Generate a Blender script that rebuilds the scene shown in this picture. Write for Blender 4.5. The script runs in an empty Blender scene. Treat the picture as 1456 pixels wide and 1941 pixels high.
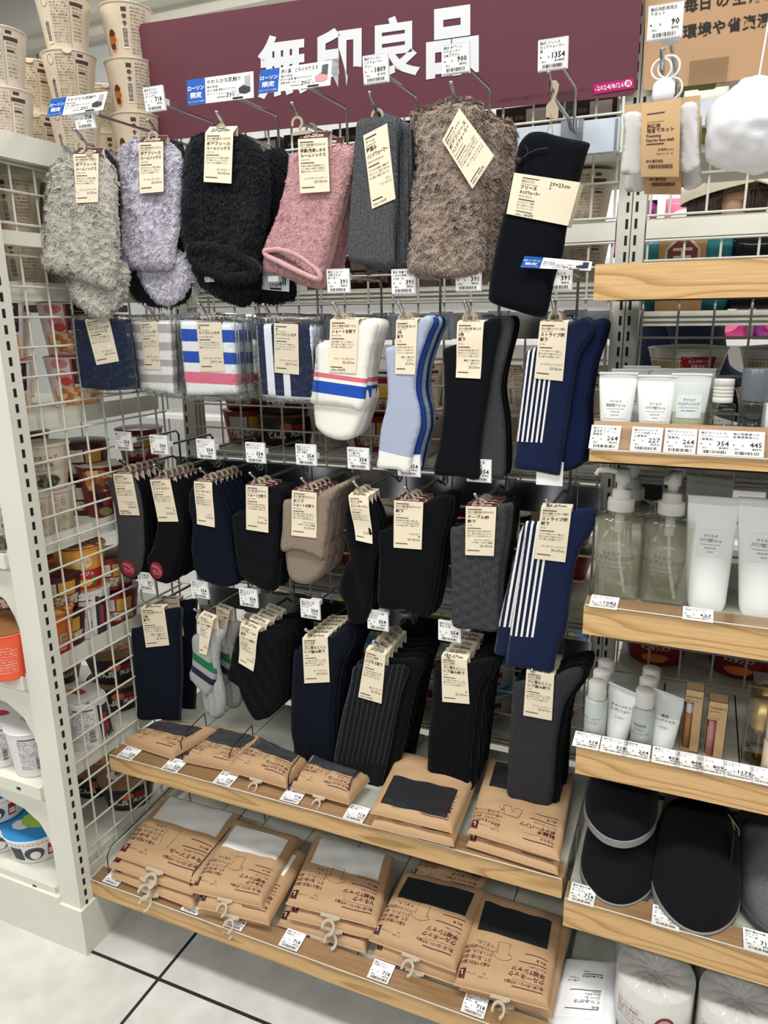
import bpy, math, random
import numpy as np
from mathutils import Vector, noise
from mathutils.geometry import delaunay_2d_cdt

random.seed(11)
SC = bpy.context.scene
COL = SC.collection

# ------------------------------------------------------------------ camera
RW = np.array([[0.92032129, 0.08894435, -0.38091683],
               [0.39094289, -0.24183484, 0.88807633],
               [-0.01312958, -0.96623228, -0.25733791]])   # columns: camera right, down, forward in world axes
CAM = np.array([1.026, -1.311, 1.22])
FPX = 1394.0
cam_d = bpy.data.cameras.new('camera')
cam_d.sensor_fit = 'HORIZONTAL'
cam_d.sensor_width = 36.0
cam_d.lens = 36.0 * FPX / 1456.0
cam_d.clip_start = 0.02
cam = bpy.data.objects.new('camera', cam_d)
COL.objects.link(cam)
from mathutils import Matrix
cam.matrix_world = Matrix(((RW[0, 0], -RW[0, 1], -RW[0, 2], CAM[0]), (RW[1, 0], -RW[1, 1], -RW[1, 2], CAM[1]),
                           (RW[2, 0], -RW[2, 1], -RW[2, 2], CAM[2]), (0, 0, 0, 1)))
SC.camera = cam
SC.view_settings.view_transform = 'Standard'
SC.view_settings.look = 'None'
SC.view_settings.gamma = 1
SC.view_settings.use_curve_mapping = False
SC.view_settings.exposure = 0.1

# ------------------------------------------------------------------ world and lamps of the shop ceiling
W = bpy.data.worlds.new('shop_world')
SC.world = W
W.use_nodes = True
W.node_tree.nodes['Background'].inputs[0].default_value = (0.93, 0.96, 1.0, 1)
W.node_tree.nodes['Background'].inputs[1].default_value = 0.21

def area(name, loc, sx, sy, power, rot=(0, 0, 0), col=(1, 0.985, 0.95)):
    l = bpy.data.lights.new(name, 'AREA')
    l.shape = 'RECTANGLE'
    l.size, l.size_y, l.energy, l.color = sx, sy, power, col
    o = bpy.data.objects.new(name, l)
    o.location, o.rotation_euler = loc, rot
    COL.objects.link(o)
    return o
CEIL = 2.9
for lx in (-1.2, 0.6, 2.4):
    area('ceiling_lamp', (lx, -1.05, CEIL - 0.03), 1.3, 0.30, 28.5)
    area('ceiling_lamp', (lx, -3.0, CEIL - 0.03), 1.3, 0.30, 28.5)
    area('ceiling_lamp', (lx, 1.25, CEIL - 0.03), 1.3, 0.30, 20)

# ------------------------------------------------------------------ projecting photo points on real planes
def ray(px, py):
    return RW @ np.array([(px - 728.0) / FPX, (py - 970.5) / FPX, 1.0])
def at(px, py, y):
    r = ray(px, py); return CAM + r * ((y - CAM[1]) / r[1])
def atx(px, py, x):
    r = ray(px, py); return CAM + r * ((x - CAM[0]) / r[0])
def atz(px, py, z):
    r = ray(px, py); return CAM + r * ((z - CAM[2]) / r[2])
YAW = [None]
def onp(px, py, y):
    """photo point on the upright plane at depth y, turned about its own hook when a yaw is set"""
    if YAW[0] is None:
        return at(px, py, y)
    x0, a = YAW[0]
    n = (-math.sin(a), math.cos(a), 0.0)
    r = ray(px, py); n = np.array(n); p0 = np.array((x0, y, 0.0))
    return CAM + r * (np.dot(p0 - CAM, n) / np.dot(r, n))
def atplane(px, py, p0, n):
    r = ray(px, py); n = np.array(n); return CAM + r * (np.dot(np.array(p0) - CAM, n) / np.dot(r, n))

# ------------------------------------------------------------------ materials
MATS = {}
def lin(h):
    if not isinstance(h, str):
        return tuple(h) + (1,)
    h = h.lstrip('#')
    c = [int(h[i:i + 2], 16) / 255 for i in (0, 2, 4)]
    return tuple((x / 12.92 if x <= 0.04045 else ((x + 0.055) / 1.055) ** 2.4) for x in c) + (1,)
def base(name, col, rough=0.6, metal=0.0, sheen=0.0, spec=0.5, trans=0.0, ior=1.45):
    m = bpy.data.materials.new(name)
    m.use_nodes = True
    nt = m.node_tree
    b = nt.nodes['Principled BSDF']
    b.inputs['Base Color'].default_value = lin(col)
    b.inputs['Roughness'].default_value = rough
    b.inputs['Metallic'].default_value = metal
    b.inputs['Specular IOR Level'].default_value = spec
    b.inputs['Sheen Weight'].default_value = sheen
    b.inputs['Transmission Weight'].default_value = trans
    b.inputs['IOR'].default_value = ior
    return m, nt, b
def N(nt, t, **kw):
    n = nt.nodes.new(t)
    for k, v in kw.items():
        if k.startswith('i_'):
            n.inputs[k[2:].replace('_', ' ')].default_value = v
        else:
            setattr(n, k, v)
    return n
def ramp(nt, stops, interp='LINEAR'):
    r = nt.nodes.new('ShaderNodeValToRGB')
    r.color_ramp.interpolation = interp
    e = r.color_ramp.elements
    while len(e) > 1:
        e.remove(e[-1])
    e[0].position, e[0].color = stops[0][0], lin(stops[0][1])
    for p, c in stops[1:]:
        q = e.new(p); q.color = lin(c)
    return r
def bump(nt, b, src, strength, dist=0.001):
    bp = N(nt, 'ShaderNodeBump', i_Strength=strength, i_Distance=dist)
    nt.links.new(src, bp.inputs['Height'])
    nt.links.new(bp.outputs[0], b.inputs['Normal'])
def coords(nt, kind='Object', scale=(1, 1, 1), loc=(0, 0, 0), rot=(0, 0, 0)):
    tc = N(nt, 'ShaderNodeTexCoord')
    mp = N(nt, 'ShaderNodeMapping')
    mp.inputs['Scale'].default_value = scale
    mp.inputs['Location'].default_value = loc
    mp.inputs['Rotation'].default_value = rot
    nt.links.new(tc.outputs[kind], mp.inputs['Vector'])
    return mp.outputs[0]

def plain(col, rough=0.55, metal=0.0, spec=0.5, sheen=0.0):
    k = ('plain', col, rough, metal, spec, sheen)
    if k not in MATS:
        MATS[k] = base('plain_' + str(col).strip('#'), col, rough, metal, sheen, spec)[0]
    return MATS[k]

def paint(col, rough=0.45):
    """painted metal or coated card with a faint uneven tone"""
    k = ('paint', col, rough)
    if k not in MATS:
        m, nt, b = base('paint_' + col.strip('#'), col, rough)
        n = N(nt, 'ShaderNodeTexNoise', i_Scale=9.0, i_Detail=3.0)
        nt.links.new(coords(nt), n.inputs['Vector'])
        mx = N(nt, 'ShaderNodeMixRGB', blend_type='MULTIPLY')
        mx.inputs[0].default_value = 0.12
        mx.inputs[1].default_value = lin(col)
        nt.links.new(n.outputs['Fac'], mx.inputs[2])
        nt.links.new(mx.outputs[0], b.inputs['Base Color'])
        MATS[k] = m
    return MATS[k]

def knit(col, col2=None, rib=0.0, scale=900.0, ribscale=420.0, fleck=0.35, strength=0.35):
    """knitted cloth: flecked yarn, fine stitches, optional vertical ribs"""
    k = ('knit', col, col2, rib, scale, ribscale, fleck)
    if k not in MATS:
        m, nt, b = base('knit_' + col.strip('#'), col, 0.92, 0, 0.04, 0.1)
        v = coords(nt)
        n = N(nt, 'ShaderNodeTexNoise', i_Scale=scale * 0.6, i_Detail=2.0)
        nt.links.new(v, n.inputs['Vector'])
        mx = N(nt, 'ShaderNodeMixRGB')
        cr = ramp(nt, [(0.42, '000000'), (0.62, 'ffffff')])
        nt.links.new(n.outputs['Fac'], cr.inputs[0])
        ml = N(nt, 'ShaderNodeMath', operation='MULTIPLY'); ml.inputs[1].default_value = fleck
        nt.links.new(cr.outputs[0], ml.inputs[0])
        nt.links.new(ml.outputs[0], mx.inputs[0])
        mx.inputs[1].default_value = lin(col)
        mx.inputs[2].default_value = lin(col2 or col)
        nt.links.new(mx.outputs[0], b.inputs['Base Color'])
        w = N(nt, 'ShaderNodeTexWave', wave_type='BANDS', bands_direction='X', i_Scale=ribscale * 0.16, i_Distortion=0.4)
        nt.links.new(v, w.inputs['Vector'])
        ad = N(nt, 'ShaderNodeMath', operation='MULTIPLY_ADD')
        ad.inputs[1].default_value = rib
        nt.links.new(w.outputs['Fac'], ad.inputs[0])
        nt.links.new(n.outputs['Fac'], ad.inputs[2])
        bump(nt, b, ad.outputs[0], strength, 0.0012)
        MATS[k] = m
    return MATS[k]

def striped(name, basecol, stops, axis='U', lim=None, edge=0.0, rough=0.92, rib=0.5, ribscale=420.0):
    """cloth with constant stripes along U or V of the part's own map; lim keeps them between two values of the other axis"""
    m, nt, b = base(name, basecol, rough, 0, 0.1, 0.15)
    tc = N(nt, 'ShaderNodeTexCoord')
    sp = N(nt, 'ShaderNodeSeparateXYZ')
    nt.links.new(tc.outputs['UV'], sp.inputs[0])
    a, o = (0, 1) if axis == 'U' else (1, 0)
    src = sp.outputs[a]
    if edge:
        n = N(nt, 'ShaderNodeTexNoise', i_Scale=420.0, i_Detail=2.0)
        nt.links.new(tc.outputs['Object'], n.inputs['Vector'])
        ma = N(nt, 'ShaderNodeMath', operation='MULTIPLY_ADD')
        ma.inputs[1].default_value = edge
        nt.links.new(n.outputs['Fac'], ma.inputs[0])
        nt.links.new(src, ma.inputs[2])
        src = ma.outputs[0]
    st = [(0.0, basecol)]
    for s, e, c in stops:
        st += [(max(s, 0.001), c), (e, basecol)]
    r = ramp(nt, st, 'CONSTANT')
    nt.links.new(src, r.inputs[0])
    out = r.outputs[0]
    if lim:
        g1 = N(nt, 'ShaderNodeMath', operation='GREATER_THAN'); g1.inputs[1].default_value = lim[0]
        g2 = N(nt, 'ShaderNodeMath', operation='LESS_THAN'); g2.inputs[1].default_value = lim[1]
        mm = N(nt, 'ShaderNodeMath', operation='MULTIPLY')
        nt.links.new(sp.outputs[o], g1.inputs[0]); nt.links.new(sp.outputs[o], g2.inputs[0])
        nt.links.new(g1.outputs[0], mm.inputs[0]); nt.links.new(g2.outputs[0], mm.inputs[1])
        mx = N(nt, 'ShaderNodeMixRGB')
        mx.inputs[1].default_value = lin(basecol)
        nt.links.new(mm.outputs[0], mx.inputs[0]); nt.links.new(out, mx.inputs[2])
        out = mx.outputs[0]
    nt.links.new(out, b.inputs['Base Color'])
    w = N(nt, 'ShaderNodeTexWave', wave_type='BANDS', bands_direction='X', i_Scale=ribscale * 0.16)
    nn = N(nt, 'ShaderNodeTexNoise', i_Scale=700.0)
    nt.links.new(tc.outputs['Object'], w.inputs['Vector']); nt.links.new(tc.outputs['Object'], nn.inputs['Vector'])
    ad = N(nt, 'ShaderNodeMath', operation='MULTIPLY_ADD'); ad.inputs[1].default_value = rib
    nt.links.new(w.outputs['Fac'], ad.inputs[0]); nt.links.new(nn.outputs['Fac'], ad.inputs[2])
    bump(nt, b, ad.outputs[0], 0.3, 0.001)
    return m

def wood(name, c1, c2, grain=1.0, ringy=9.0):
    m, nt, b = base(name, c1, 0.5)
    v = coords(nt, 'Object', (1.6, 6, 9.0))
    n = N(nt, 'ShaderNodeTexNoise', i_Scale=1.3, i_Detail=1.5)
    nt.links.new(v, n.inputs['Vector'])
    ml = N(nt, 'ShaderNodeMath', operation='MULTIPLY'); ml.inputs[1].default_value = ringy
    nt.links.new(n.outputs['Fac'], ml.inputs[0])
    fr = N(nt, 'ShaderNodeMath', operation='FRACT')
    nt.links.new(ml.outputs[0], fr.inputs[0])
    cr = ramp(nt, [(0.0, c1), (0.55, c1), (0.9, c2), (1.0, c1)])
    nt.links.new(fr.outputs[0], cr.inputs[0])
    n2 = N(nt, 'ShaderNodeTexNoise', i_Scale=60.0, i_Detail=3.0)
    nt.links.new(coords(nt, 'Object', (0.25, 3, 6)), n2.inputs['Vector'])
    mx = N(nt, 'ShaderNodeMixRGB', blend_type='MULTIPLY')
    cr2 = ramp(nt, [(0.35, 'd8cfc0'), (0.65, 'ffffff')])
    nt.links.new(n2.outputs['Fac'], cr2.inputs[0])
    mx.inputs[0].default_value = 0.55 * grain
    nt.links.new(cr.outputs[0], mx.inputs[1]); nt.links.new(cr2.outputs[0], mx.inputs[2])
    nt.links.new(mx.outputs[0], b.inputs['Base Color'])
    return m

def film(name, tint='ffffff', base_op=0.06, wr=90.0, strength=0.9, rough=0.06):
    """thin clear plastic: see-through with crinkled highlights"""
    m = bpy.data.materials.new(name)
    m.use_nodes = True
    nt = m.node_tree
    nt.nodes.clear()
    out = N(nt, 'ShaderNodeOutputMaterial')
    tr = N(nt, 'ShaderNodeBsdfTransparent'); tr.inputs[0].default_value = lin(tint)
    gl = N(nt, 'ShaderNodeBsdfGlossy'); gl.inputs['Roughness'].default_value = rough
    mx = N(nt, 'ShaderNodeMixShader')
    n = N(nt, 'ShaderNodeTexNoise', i_Scale=wr, i_Detail=3.0, i_Distortion=1.2)
    nt.links.new(coords(nt, 'Object', (1, 1, 0.6)), n.inputs['Vector'])
    bp = N(nt, 'ShaderNodeBump', i_Strength=strength, i_Distance=0.004)
    nt.links.new(n.outputs['Fac'], bp.inputs['Height'])
    nt.links.new(bp.outputs[0], gl.inputs['Normal'])
    lf = N(nt, 'ShaderNodeLayerWeight', i_Blend=0.5)
    nt.links.new(bp.outputs[0], lf.inputs['Normal'])
    lw = N(nt, 'ShaderNodeMath', operation='POWER'); lw.inputs[1].default_value = 3.5
    nt.links.new(lf.outputs['Facing'], lw.inputs[0])
    ma = N(nt, 'ShaderNodeMath', operation='MULTIPLY_ADD'); ma.inputs[1].default_value = 0.9; ma.inputs[2].default_value = base_op
    nt.links.new(lw.outputs[0], ma.inputs[0])
    nt.links.new(ma.outputs[0], mx.inputs[0])
    nt.links.new(tr.outputs[0], mx.inputs[1]); nt.links.new(gl.outputs[0], mx.inputs[2])
    nt.links.new(mx.outputs[0], out.inputs[0])
    return m

def frosted(name, col, op=0.5, rough=0.35):
    """milky translucent plastic: part see-through, part pale body"""
    m = bpy.data.materials.new(name)
    m.use_nodes = True
    nt = m.node_tree
    b = nt.nodes['Principled BSDF']
    b.inputs['Base Color'].default_value = lin(col)
    b.inputs['Roughness'].default_value = rough
    b.inputs['Alpha'].default_value = op
    return m

CREAM = 'f1e3c0'
m_card = paint('f3e6cb', 0.6)
m_maroon = plain('4a1a22', 0.6)
m_ink = plain('2b2020', 0.7)
m_black = plain('141414', 0.7)
m_white = plain('f4f5f6', 0.5)
m_paper = plain('f6f6f4', 0.55)
m_blue = plain('1658b4', 0.45)
m_hang = paint('b5a68f', 0.5)
m_chrome = base('chrome_rod', 'b9bbbe', 0.16, 1.0)[0]
m_rail_sheen = base('chrome_rail_lamp_sheen', 'd3dee8', 0.3, 0.35)[0]  # same chrome on the top rails, lamp reflection painted in as a paler colour
m_rail = base('chrome_rail', 'd4dae0', 0.2, 1.0)[0]
m_steel = paint('e4e3d6', 0.4)
m_steel_dim = paint('d6d5c9', 0.45)
m_slot = plain('161512', 0.8)
m_wood = wood('ash_front_board', 'd6b17b', 'b38c58', 1.0, 12.0)
m_wood_top = wood('ash_ledge', 'ac8a66', '987753', 1.0, 5.0)
m_wood_pine = wood('pine_front_board', 'dcb680', 'b98e58', 0.8, 15.0)
m_acryl = film('clear_acrylic', 'f4f4f2', 0.03, 3.0, 0.05, 0.03)
m_deck = paint('c9cabd', 0.4)
m_kraft = paint('bd9a74', 0.75)
m_kraft2 = paint('c8a67c', 0.7)
m_plastic_clear = film('clear_bag_film', 'fbfcfd', 0.05, 55.0, 1.0, 0.07)

# ------------------------------------------------------------------ mesh builder
LOC = {}
class MB:
    def __init__(s):
        s.v, s.f, s.mi, s.sm, s.uv, s.n = [], [], [], [], [], 0
    def add(s, v, f, mat=0, smooth=False, uv=None):
        v = np.asarray(v, float).reshape(-1, 3)
        o = s.n
        s.v.append(v); s.n += len(v)
        s.uv.append(np.zeros((len(v), 2)) if uv is None else np.asarray(uv, float))
        for q in f:
            s.f.append([i + o for i in q])
        s.mi += [mat] * len(f); s.sm += [smooth] * len(f)
    def box(s, x0, x1, y0, y1, z0, z1, mat=0):
        v = [(x, y, z) for x in (x0, x1) for y in (y0, y1) for z in (z0, z1)]
        s.add(v, [(0, 1, 3, 2), (4, 6, 7, 5), (0, 4, 5, 1), (2, 3, 7, 6), (0, 2, 6, 4), (1, 5, 7, 3)], mat)
    def tube(s, pts, r, mat=0, n=8, cap=True):
        pts = [np.array(p, float) for p in pts]
        rs = r if isinstance(r, (list, tuple)) else [r] * len(pts)
        rings, up = [], None
        for i, p in enumerate(pts):
            d = pts[min(i + 1, len(pts) - 1)] - pts[max(i - 1, 0)]
            d = d / (np.linalg.norm(d) + 1e-12)
            if up is None:
                up = np.array((0, 0, 1.0)) if abs(d[2]) < 0.9 else np.array((1.0, 0, 0))
            a = np.cross(d, up); a /= np.linalg.norm(a) + 1e-12
            b = np.cross(a, d); up = b
            rings.append([p + rs[i] * (math.cos(2 * math.pi * k / n) * a + math.sin(2 * math.pi * k / n) * b) for k in range(n)])
        v = [q for rg in rings for q in rg]
        f = [(i * n + k, i * n + (k + 1) % n, (i + 1) * n + (k + 1) % n, (i + 1) * n + k) for i in range(len(pts) - 1) for k in range(n)]
        s.add(v, f, mat, True)
        if cap:
            s.add(rings[0], [tuple(range(n))[::-1]], mat); s.add(rings[-1], [tuple(range(n))], mat)
    def lathe(s, prof, c, mat=0, n=32, ax=(0, 0, 1), smooth=True, sx=1.0, sy=1.0, rot=0.0):
        """profile of (radius, height); sx, sy squash the section"""
        ax = np.array(ax, float); ax /= np.linalg.norm(ax)
        a = np.cross(ax, (0, 1, 0)) if abs(ax[1]) < 0.9 else np.cross(ax, (1, 0, 0))
        a /= np.linalg.norm(a); b = np.cross(ax, a); c = np.array(c, float)
        a, b = a * math.cos(rot) + b * math.sin(rot), b * math.cos(rot) - a * math.sin(rot)
        v, uv = [], []
        for i, (r, h) in enumerate(prof):
            for k in range(n):
                t = 2 * math.pi * k / n
                v.append(c + ax * h + a * (r * sx * math.cos(t)) + b * (r * sy * math.sin(t)))
                uv.append((k / n, i / max(1, len(prof) - 1)))
        f = [(i * n + k, i * n + (k + 1) % n, (i + 1) * n + (k + 1) % n, (i + 1) * n + k) for i in range(len(prof) - 1) for k in range(n)]
        s.add(v, f, mat, smooth, uv)
    def prism(s, poly, mapf, h0, h1, mat=0, smooth=False):
        """2-D outline extruded between two heights of a map"""
        poly = np.asarray(poly, float); n = len(poly)
        v = np.vstack([mapf(poly[:, 0], poly[:, 1], h0), mapf(poly[:, 0], poly[:, 1], h1)])
        tri = delaunay_2d_cdt([Vector(p) for p in poly], [(i, (i + 1) % n) for i in range(n)], [], 1, 1e-9)
        idx = []
        for q in tri[0]:
            d = np.sum((poly - np.array(q)) ** 2, 1); idx.append(int(np.argmin(d)))
        f = [tuple(idx[i] + n for i in t) for t in tri[2]] + [tuple(idx[i] for i in t)[::-1] for t in tri[2]]
        s.add(v, f, mat)
        s.add(v, [(i, (i + 1) % n, n + (i + 1) % n, n + i) for i in range(n)], mat, smooth)
    def rect(s, mapf, x0, y0, x1, y1, mat=0, h=0.0, nx=1, ny=1):
        gx, gy = np.meshgrid(np.linspace(x0, x1, nx + 1), np.linspace(y0, y1, ny + 1))
        v = mapf(gx.ravel(), gy.ravel(), h)
        f = [(j * (nx + 1) + i, j * (nx + 1) + i + 1, (j + 1) * (nx + 1) + i + 1, (j + 1) * (nx + 1) + i) for j in range(ny) for i in range(nx)]
        s.add(v, f, mat, True, np.stack([gx.ravel(), gy.ravel()], 1))
    def slab(s, mapf, W, H, th, mat=0, nx=2, ny=6):
        s.rect(mapf, 0, 0, W, H, mat, 0.0, nx, ny)
        s.rect(mapf, 0, 0, W, H, mat, -th, nx, ny)
        xs, ys = np.linspace(0, W, nx + 1), np.linspace(0, H, ny + 1)
        loop = [(x, 0) for x in xs[:-1]] + [(W, y) for y in ys[:-1]] + [(x, H) for x in xs[:0:-1]] + [(0, y) for y in ys[:0:-1]]
        p = np.array(loop); n = len(p)
        v = np.vstack([mapf(p[:, 0], p[:, 1], 0.0), mapf(p[:, 0], p[:, 1], -th)])
        s.add(v, [(i, (i + 1) % n, n + (i + 1) % n, n + i) for i in range(n)], mat)
    def text(s, mapf, txt, x, y, size, mat=0, align='L', maxw=None, off=0.0, h=0.0003, res=1, sx=1.0, flip=False):
        V, F, w = glyphs(txt, off, res)
        if V is None:
            return
        k = size * sx
        if maxw and w * k > maxw:
            k = maxw / w
        x0 = x if align == 'L' else (x - w * k if align == 'R' else x - w * k / 2)
        P = mapf(x0 + V[:, 0] * k, y - V[:, 1] * size, h)
        s.add(P, F, mat)
    def build(s, name, mats, parent=None, loc=None):
        v = np.vstack(s.v) if s.v else np.zeros((0, 3))
        o0 = LOC[parent.name] if parent is not None else (np.zeros(3) if loc is None else np.array(loc, float))
        me = bpy.data.meshes.new(name)
        me.from_pydata((v - o0).tolist(), [], s.f)
        for m in (mats if isinstance(mats, (list, tuple)) else [mats]):
            me.materials.append(m)
        me.polygons.foreach_set('material_index', s.mi)
        me.polygons.foreach_set('use_smooth', s.sm)
        uvs = np.vstack(s.uv)
        if np.any(uvs):
            ul = me.uv_layers.new(name='map')
            li = np.zeros(len(me.loops), int); me.loops.foreach_get('vertex_index', li)
            ul.data.foreach_set('uv', uvs[li].ravel())
        me.update()
        o = bpy.data.objects.new(name, me)
        COL.objects.link(o)
        if parent is not None:
            o.parent = parent
        else:
            o.location = o0
        LOC[o.name] = o0
        return o

GLY = {}
def glyphs(txt, off=0.0, res=1):
    k = (txt, off, res)
    if k not in GLY:
        cu = bpy.data.curves.new('lettering', 'FONT')
        cu.body, cu.resolution_u, cu.offset = txt, res, off
        ob = bpy.data.objects.new('lettering', cu)
        me = ob.to_mesh()
        if me is None or not len(me.vertices):
            GLY[k] = (None, None, 0)
        else:
            V = np.zeros(len(me.vertices) * 3); me.vertices.foreach_get('co', V)
            V = V.reshape(-1, 3)[:, :2]
            V = V - np.array([V[:, 0].min(), 0])
            GLY[k] = (V, [tuple(p.vertices) for p in me.polygons], V[:, 0].max())
        ob.to_mesh_clear()
        bpy.data.objects.remove(ob); bpy.data.curves.remove(cu)
    return GLY[k]

class Quad:
    """maps card millimetres (x right, y down) to a four-cornered sheet in space, h lifts off its face"""
    def __init__(s, tl, tr, br, bl, W, H, bend=0.0, wave=0.0):
        s.c = [np.array(p, float) for p in (tl, tr, br, bl)]
        s.W, s.H, s.bend, s.wave = W, H, bend, wave
        n = np.cross(s.c[3] - s.c[0], s.c[1] - s.c[0]); s.n = n / np.linalg.norm(n)
    def __call__(s, x, y, h=0.0):
        u, v = np.asarray(x, float) / s.W, np.asarray(y, float) / s.H
        u, v = np.broadcast_arrays(u, v)
        u, v = u[..., None], v[..., None]
        P = s.c[0] * (1 - u) * (1 - v) + s.c[1] * u * (1 - v) + s.c[2] * u * v + s.c[3] * (1 - u) * v
        e = h + s.bend * 4 * v * (1 - v) + s.wave * np.sin(v * 6.28)
        return P + s.n * e
class Wrap:
    """maps (x, y) millimetres round an upright cup: x along the girth, y down from the rim"""
    def __init__(s, c, r0, r1, H, a0):
        s.c, s.r0, s.r1, s.H, s.a0 = np.array(c, float), r0, r1, H, a0
    def __call__(s, x, y, h=0.0):
        x, y = np.broadcast_arrays(np.asarray(x, float), np.asarray(y, float))
        t = y / s.H
        r = s.r0 + (s.r1 - s.r0) * t + h
        a = s.a0 + x / s.r0
        return np.stack([s.c[0] + r * np.cos(a), s.c[1] + r * np.sin(a), s.c[2] + s.H - y], -1)

def flat(o, ux, vy):
    o, ux, vy = np.array(o, float), np.array(ux, float), np.array(vy, float)
    n = np.cross(vy, ux); n /= np.linalg.norm(n)
    def f(x, y, h=0.0):
        x, y = np.broadcast_arrays(np.asarray(x, float), np.asarray(y, float))
        return o + x[..., None] * ux + y[..., None] * vy + n * h
    return f

def tag(o, label=None, cat=None, group=None, kind=None):
    if label: o['label'] = label
    if cat: o['category'] = cat
    if group: o['group'] = group
    if kind: o['kind'] = kind
    return o
def thing(name, label, cat, loc, group=None):
    o = bpy.data.objects.new(name, None)
    o.empty_display_size = 0.02
    COL.objects.link(o)
    o.location = loc
    LOC[o.name] = np.array(loc, float)
    return tag(o, label, cat, group)
def children(o):
    return [c for c in KIDS.get(o.name, [])]
def copy_tree(o, parent=None):
    c = o.copy(); COL.objects.link(c)
    LOC[c.name] = LOC[o.name]
    if parent is not None:
        c.parent = parent
    for k in [q for q in o.children]:
        copy_tree(k, c)
    return c

ORD = ['first', 'second', 'third', 'fourth', 'fifth', 'sixth', 'seventh', 'eighth', 'ninth', 'tenth']

def catmull(p, n=4, closed=True):
    p = np.asarray(p, float); out = []
    m = len(p)
    for i in range(m):
        p0, p1, p2, p3 = p[(i - 1) % m], p[i], p[(i + 1) % m], p[(i + 2) % m]
        for k in range(n):
            t = k / n
            out.append(0.5 * ((2 * p1) + (-p0 + p2) * t + (2 * p0 - 5 * p1 + 4 * p2 - p3) * t * t + (-p0 + 3 * p1 - 3 * p2 + p3) * t ** 3))
    return np.array(out)
def seg_dist(P, A):
    B = np.roll(A, -1, 0); d = np.full(len(P), 1e9)
    for a, b in zip(A, B):
        ab = b - a; t = np.clip(((P - a) @ ab) / (ab @ ab + 1e-15), 0, 1)
        d = np.minimum(d, np.hypot(*(P - a - t[:, None] * ab).T))
    return d
def inside(P, A):
    B = np.roll(A, -1, 0); c = np.zeros(len(P), bool)
    for a, b in zip(A, B):
        m = (a[1] > P[:, 1]) != (b[1] > P[:, 1])
        with np.errstate(divide='ignore', invalid='ignore'):
            xi = (b[0] - a[0]) * (P[:, 1] - a[1]) / (b[1] - a[1]) + a[0]
        c ^= m & (P[:, 0] < xi)
    return c
def resample(A, step):
    out = []
    B = np.roll(A, -1, 0)
    for a, b in zip(A, B):
        n = max(1, int(round(np.hypot(*(b - a)) / step)))
        out += [a + (b - a) * k / n for k in range(n)]
    out = np.array(out)
    keep = [0]
    for i in range(1, len(out)):
        if np.hypot(*(out[i] - out[keep[-1]])) > step * 0.3:
            keep.append(i)
    return out[keep]

def cushion(poly2, T, Tb, r, step, disp=None):
    """soft solid over a 2-D outline: returns verts as (a, b, height) plus faces; height positive = front"""
    A = resample(poly2, step)
    lo, hi = A.min(0), A.max(0)
    gx, gy = np.meshgrid(np.arange(lo[0], hi[0], step), np.arange(lo[1], hi[1], step * 0.9))
    G = np.stack([gx.ravel(), gy.ravel()], 1); G[:, 0] += (np.round((G[:, 1] - lo[1]) / (step * 0.9)) % 2) * step * 0.5
    G = G[inside(G, A)]
    G = G[seg_dist(G, A) > step * 0.55] if len(G) else G
    nb = len(A)
    pts = [Vector(p) for p in np.vstack([A, G])]
    V, E, F, ov, oe, of = delaunay_2d_cdt(pts, [(i, (i + 1) % nb) for i in range(nb)], [], 1, 1e-7)
    P = np.array([(q[0], q[1]) for q in V])
    d = seg_dist(P, A)
    onb = d < 1e-6
    g = np.sqrt(np.clip(1 - (1 - np.minimum(d / r, 1)) ** 2, 0, 1))
    hf = T * g
    if disp is not None:
        hf = hf + disp(P[:, 0], P[:, 1], d) * g
    n = len(P)
    back = np.arange(n) + n
    bi = np.where(onb, np.arange(n), back)
    verts = np.vstack([np.column_stack([P, hf]), np.column_stack([P, -Tb * g])])
    faces = [tuple(t) for t in F] + [tuple(int(bi[i]) for i in t[::-1]) for t in F]
    return verts, faces, n

def hang_shape(mb, poly_px, y, T, Tb=None, r=None, step=0.005, mat=0, smoothn=3, disp=None, uvf=None, pivot=None, lean=0.0):
    """soft hanging cloth whose outline is measured on the upright plane at depth y"""
    pp = np.array(poly_px, float)
    if smoothn:
        pp = catmull(pp, smoothn)
    Q = np.array([onp(a, b, y) for a, b in pp])
    Tb = T if Tb is None else Tb
    x0, an = YAW[0] or (0.0, 0.0)
    ca, sa = math.cos(an), math.sin(an)
    S = (Q[:, 0] - x0) * ca + (Q[:, 1] - y) * sa
    V, F, n = cushion(np.column_stack([S, Q[:, 2]]), T, Tb, r or T * 1.3, step, disp)
    P = np.column_stack([x0 + V[:, 0] * ca + V[:, 2] * sa, y + V[:, 0] * sa - V[:, 2] * ca, V[:, 1]])
    uv = None
    if uvf is not None:
        uv = uvf(P)
    else:
        uv = np.column_stack([P[:, 0], P[:, 2]])
    mb.add(P, F, mat, True, uv)
    return P, F, n

def px_uv(o, ue, ve, y):
    """affine map: photo points o, ue, ve on depth y become (0,0), (1,0), (0,1)"""
    a, b, c = [at(*q, y)[[0, 2]] for q in (o, ue, ve)]
    M = np.linalg.inv(np.stack([b - a, c - a], 1))
    return lambda P: (M @ (P[:, [0, 2]] - a).T).T

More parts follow.
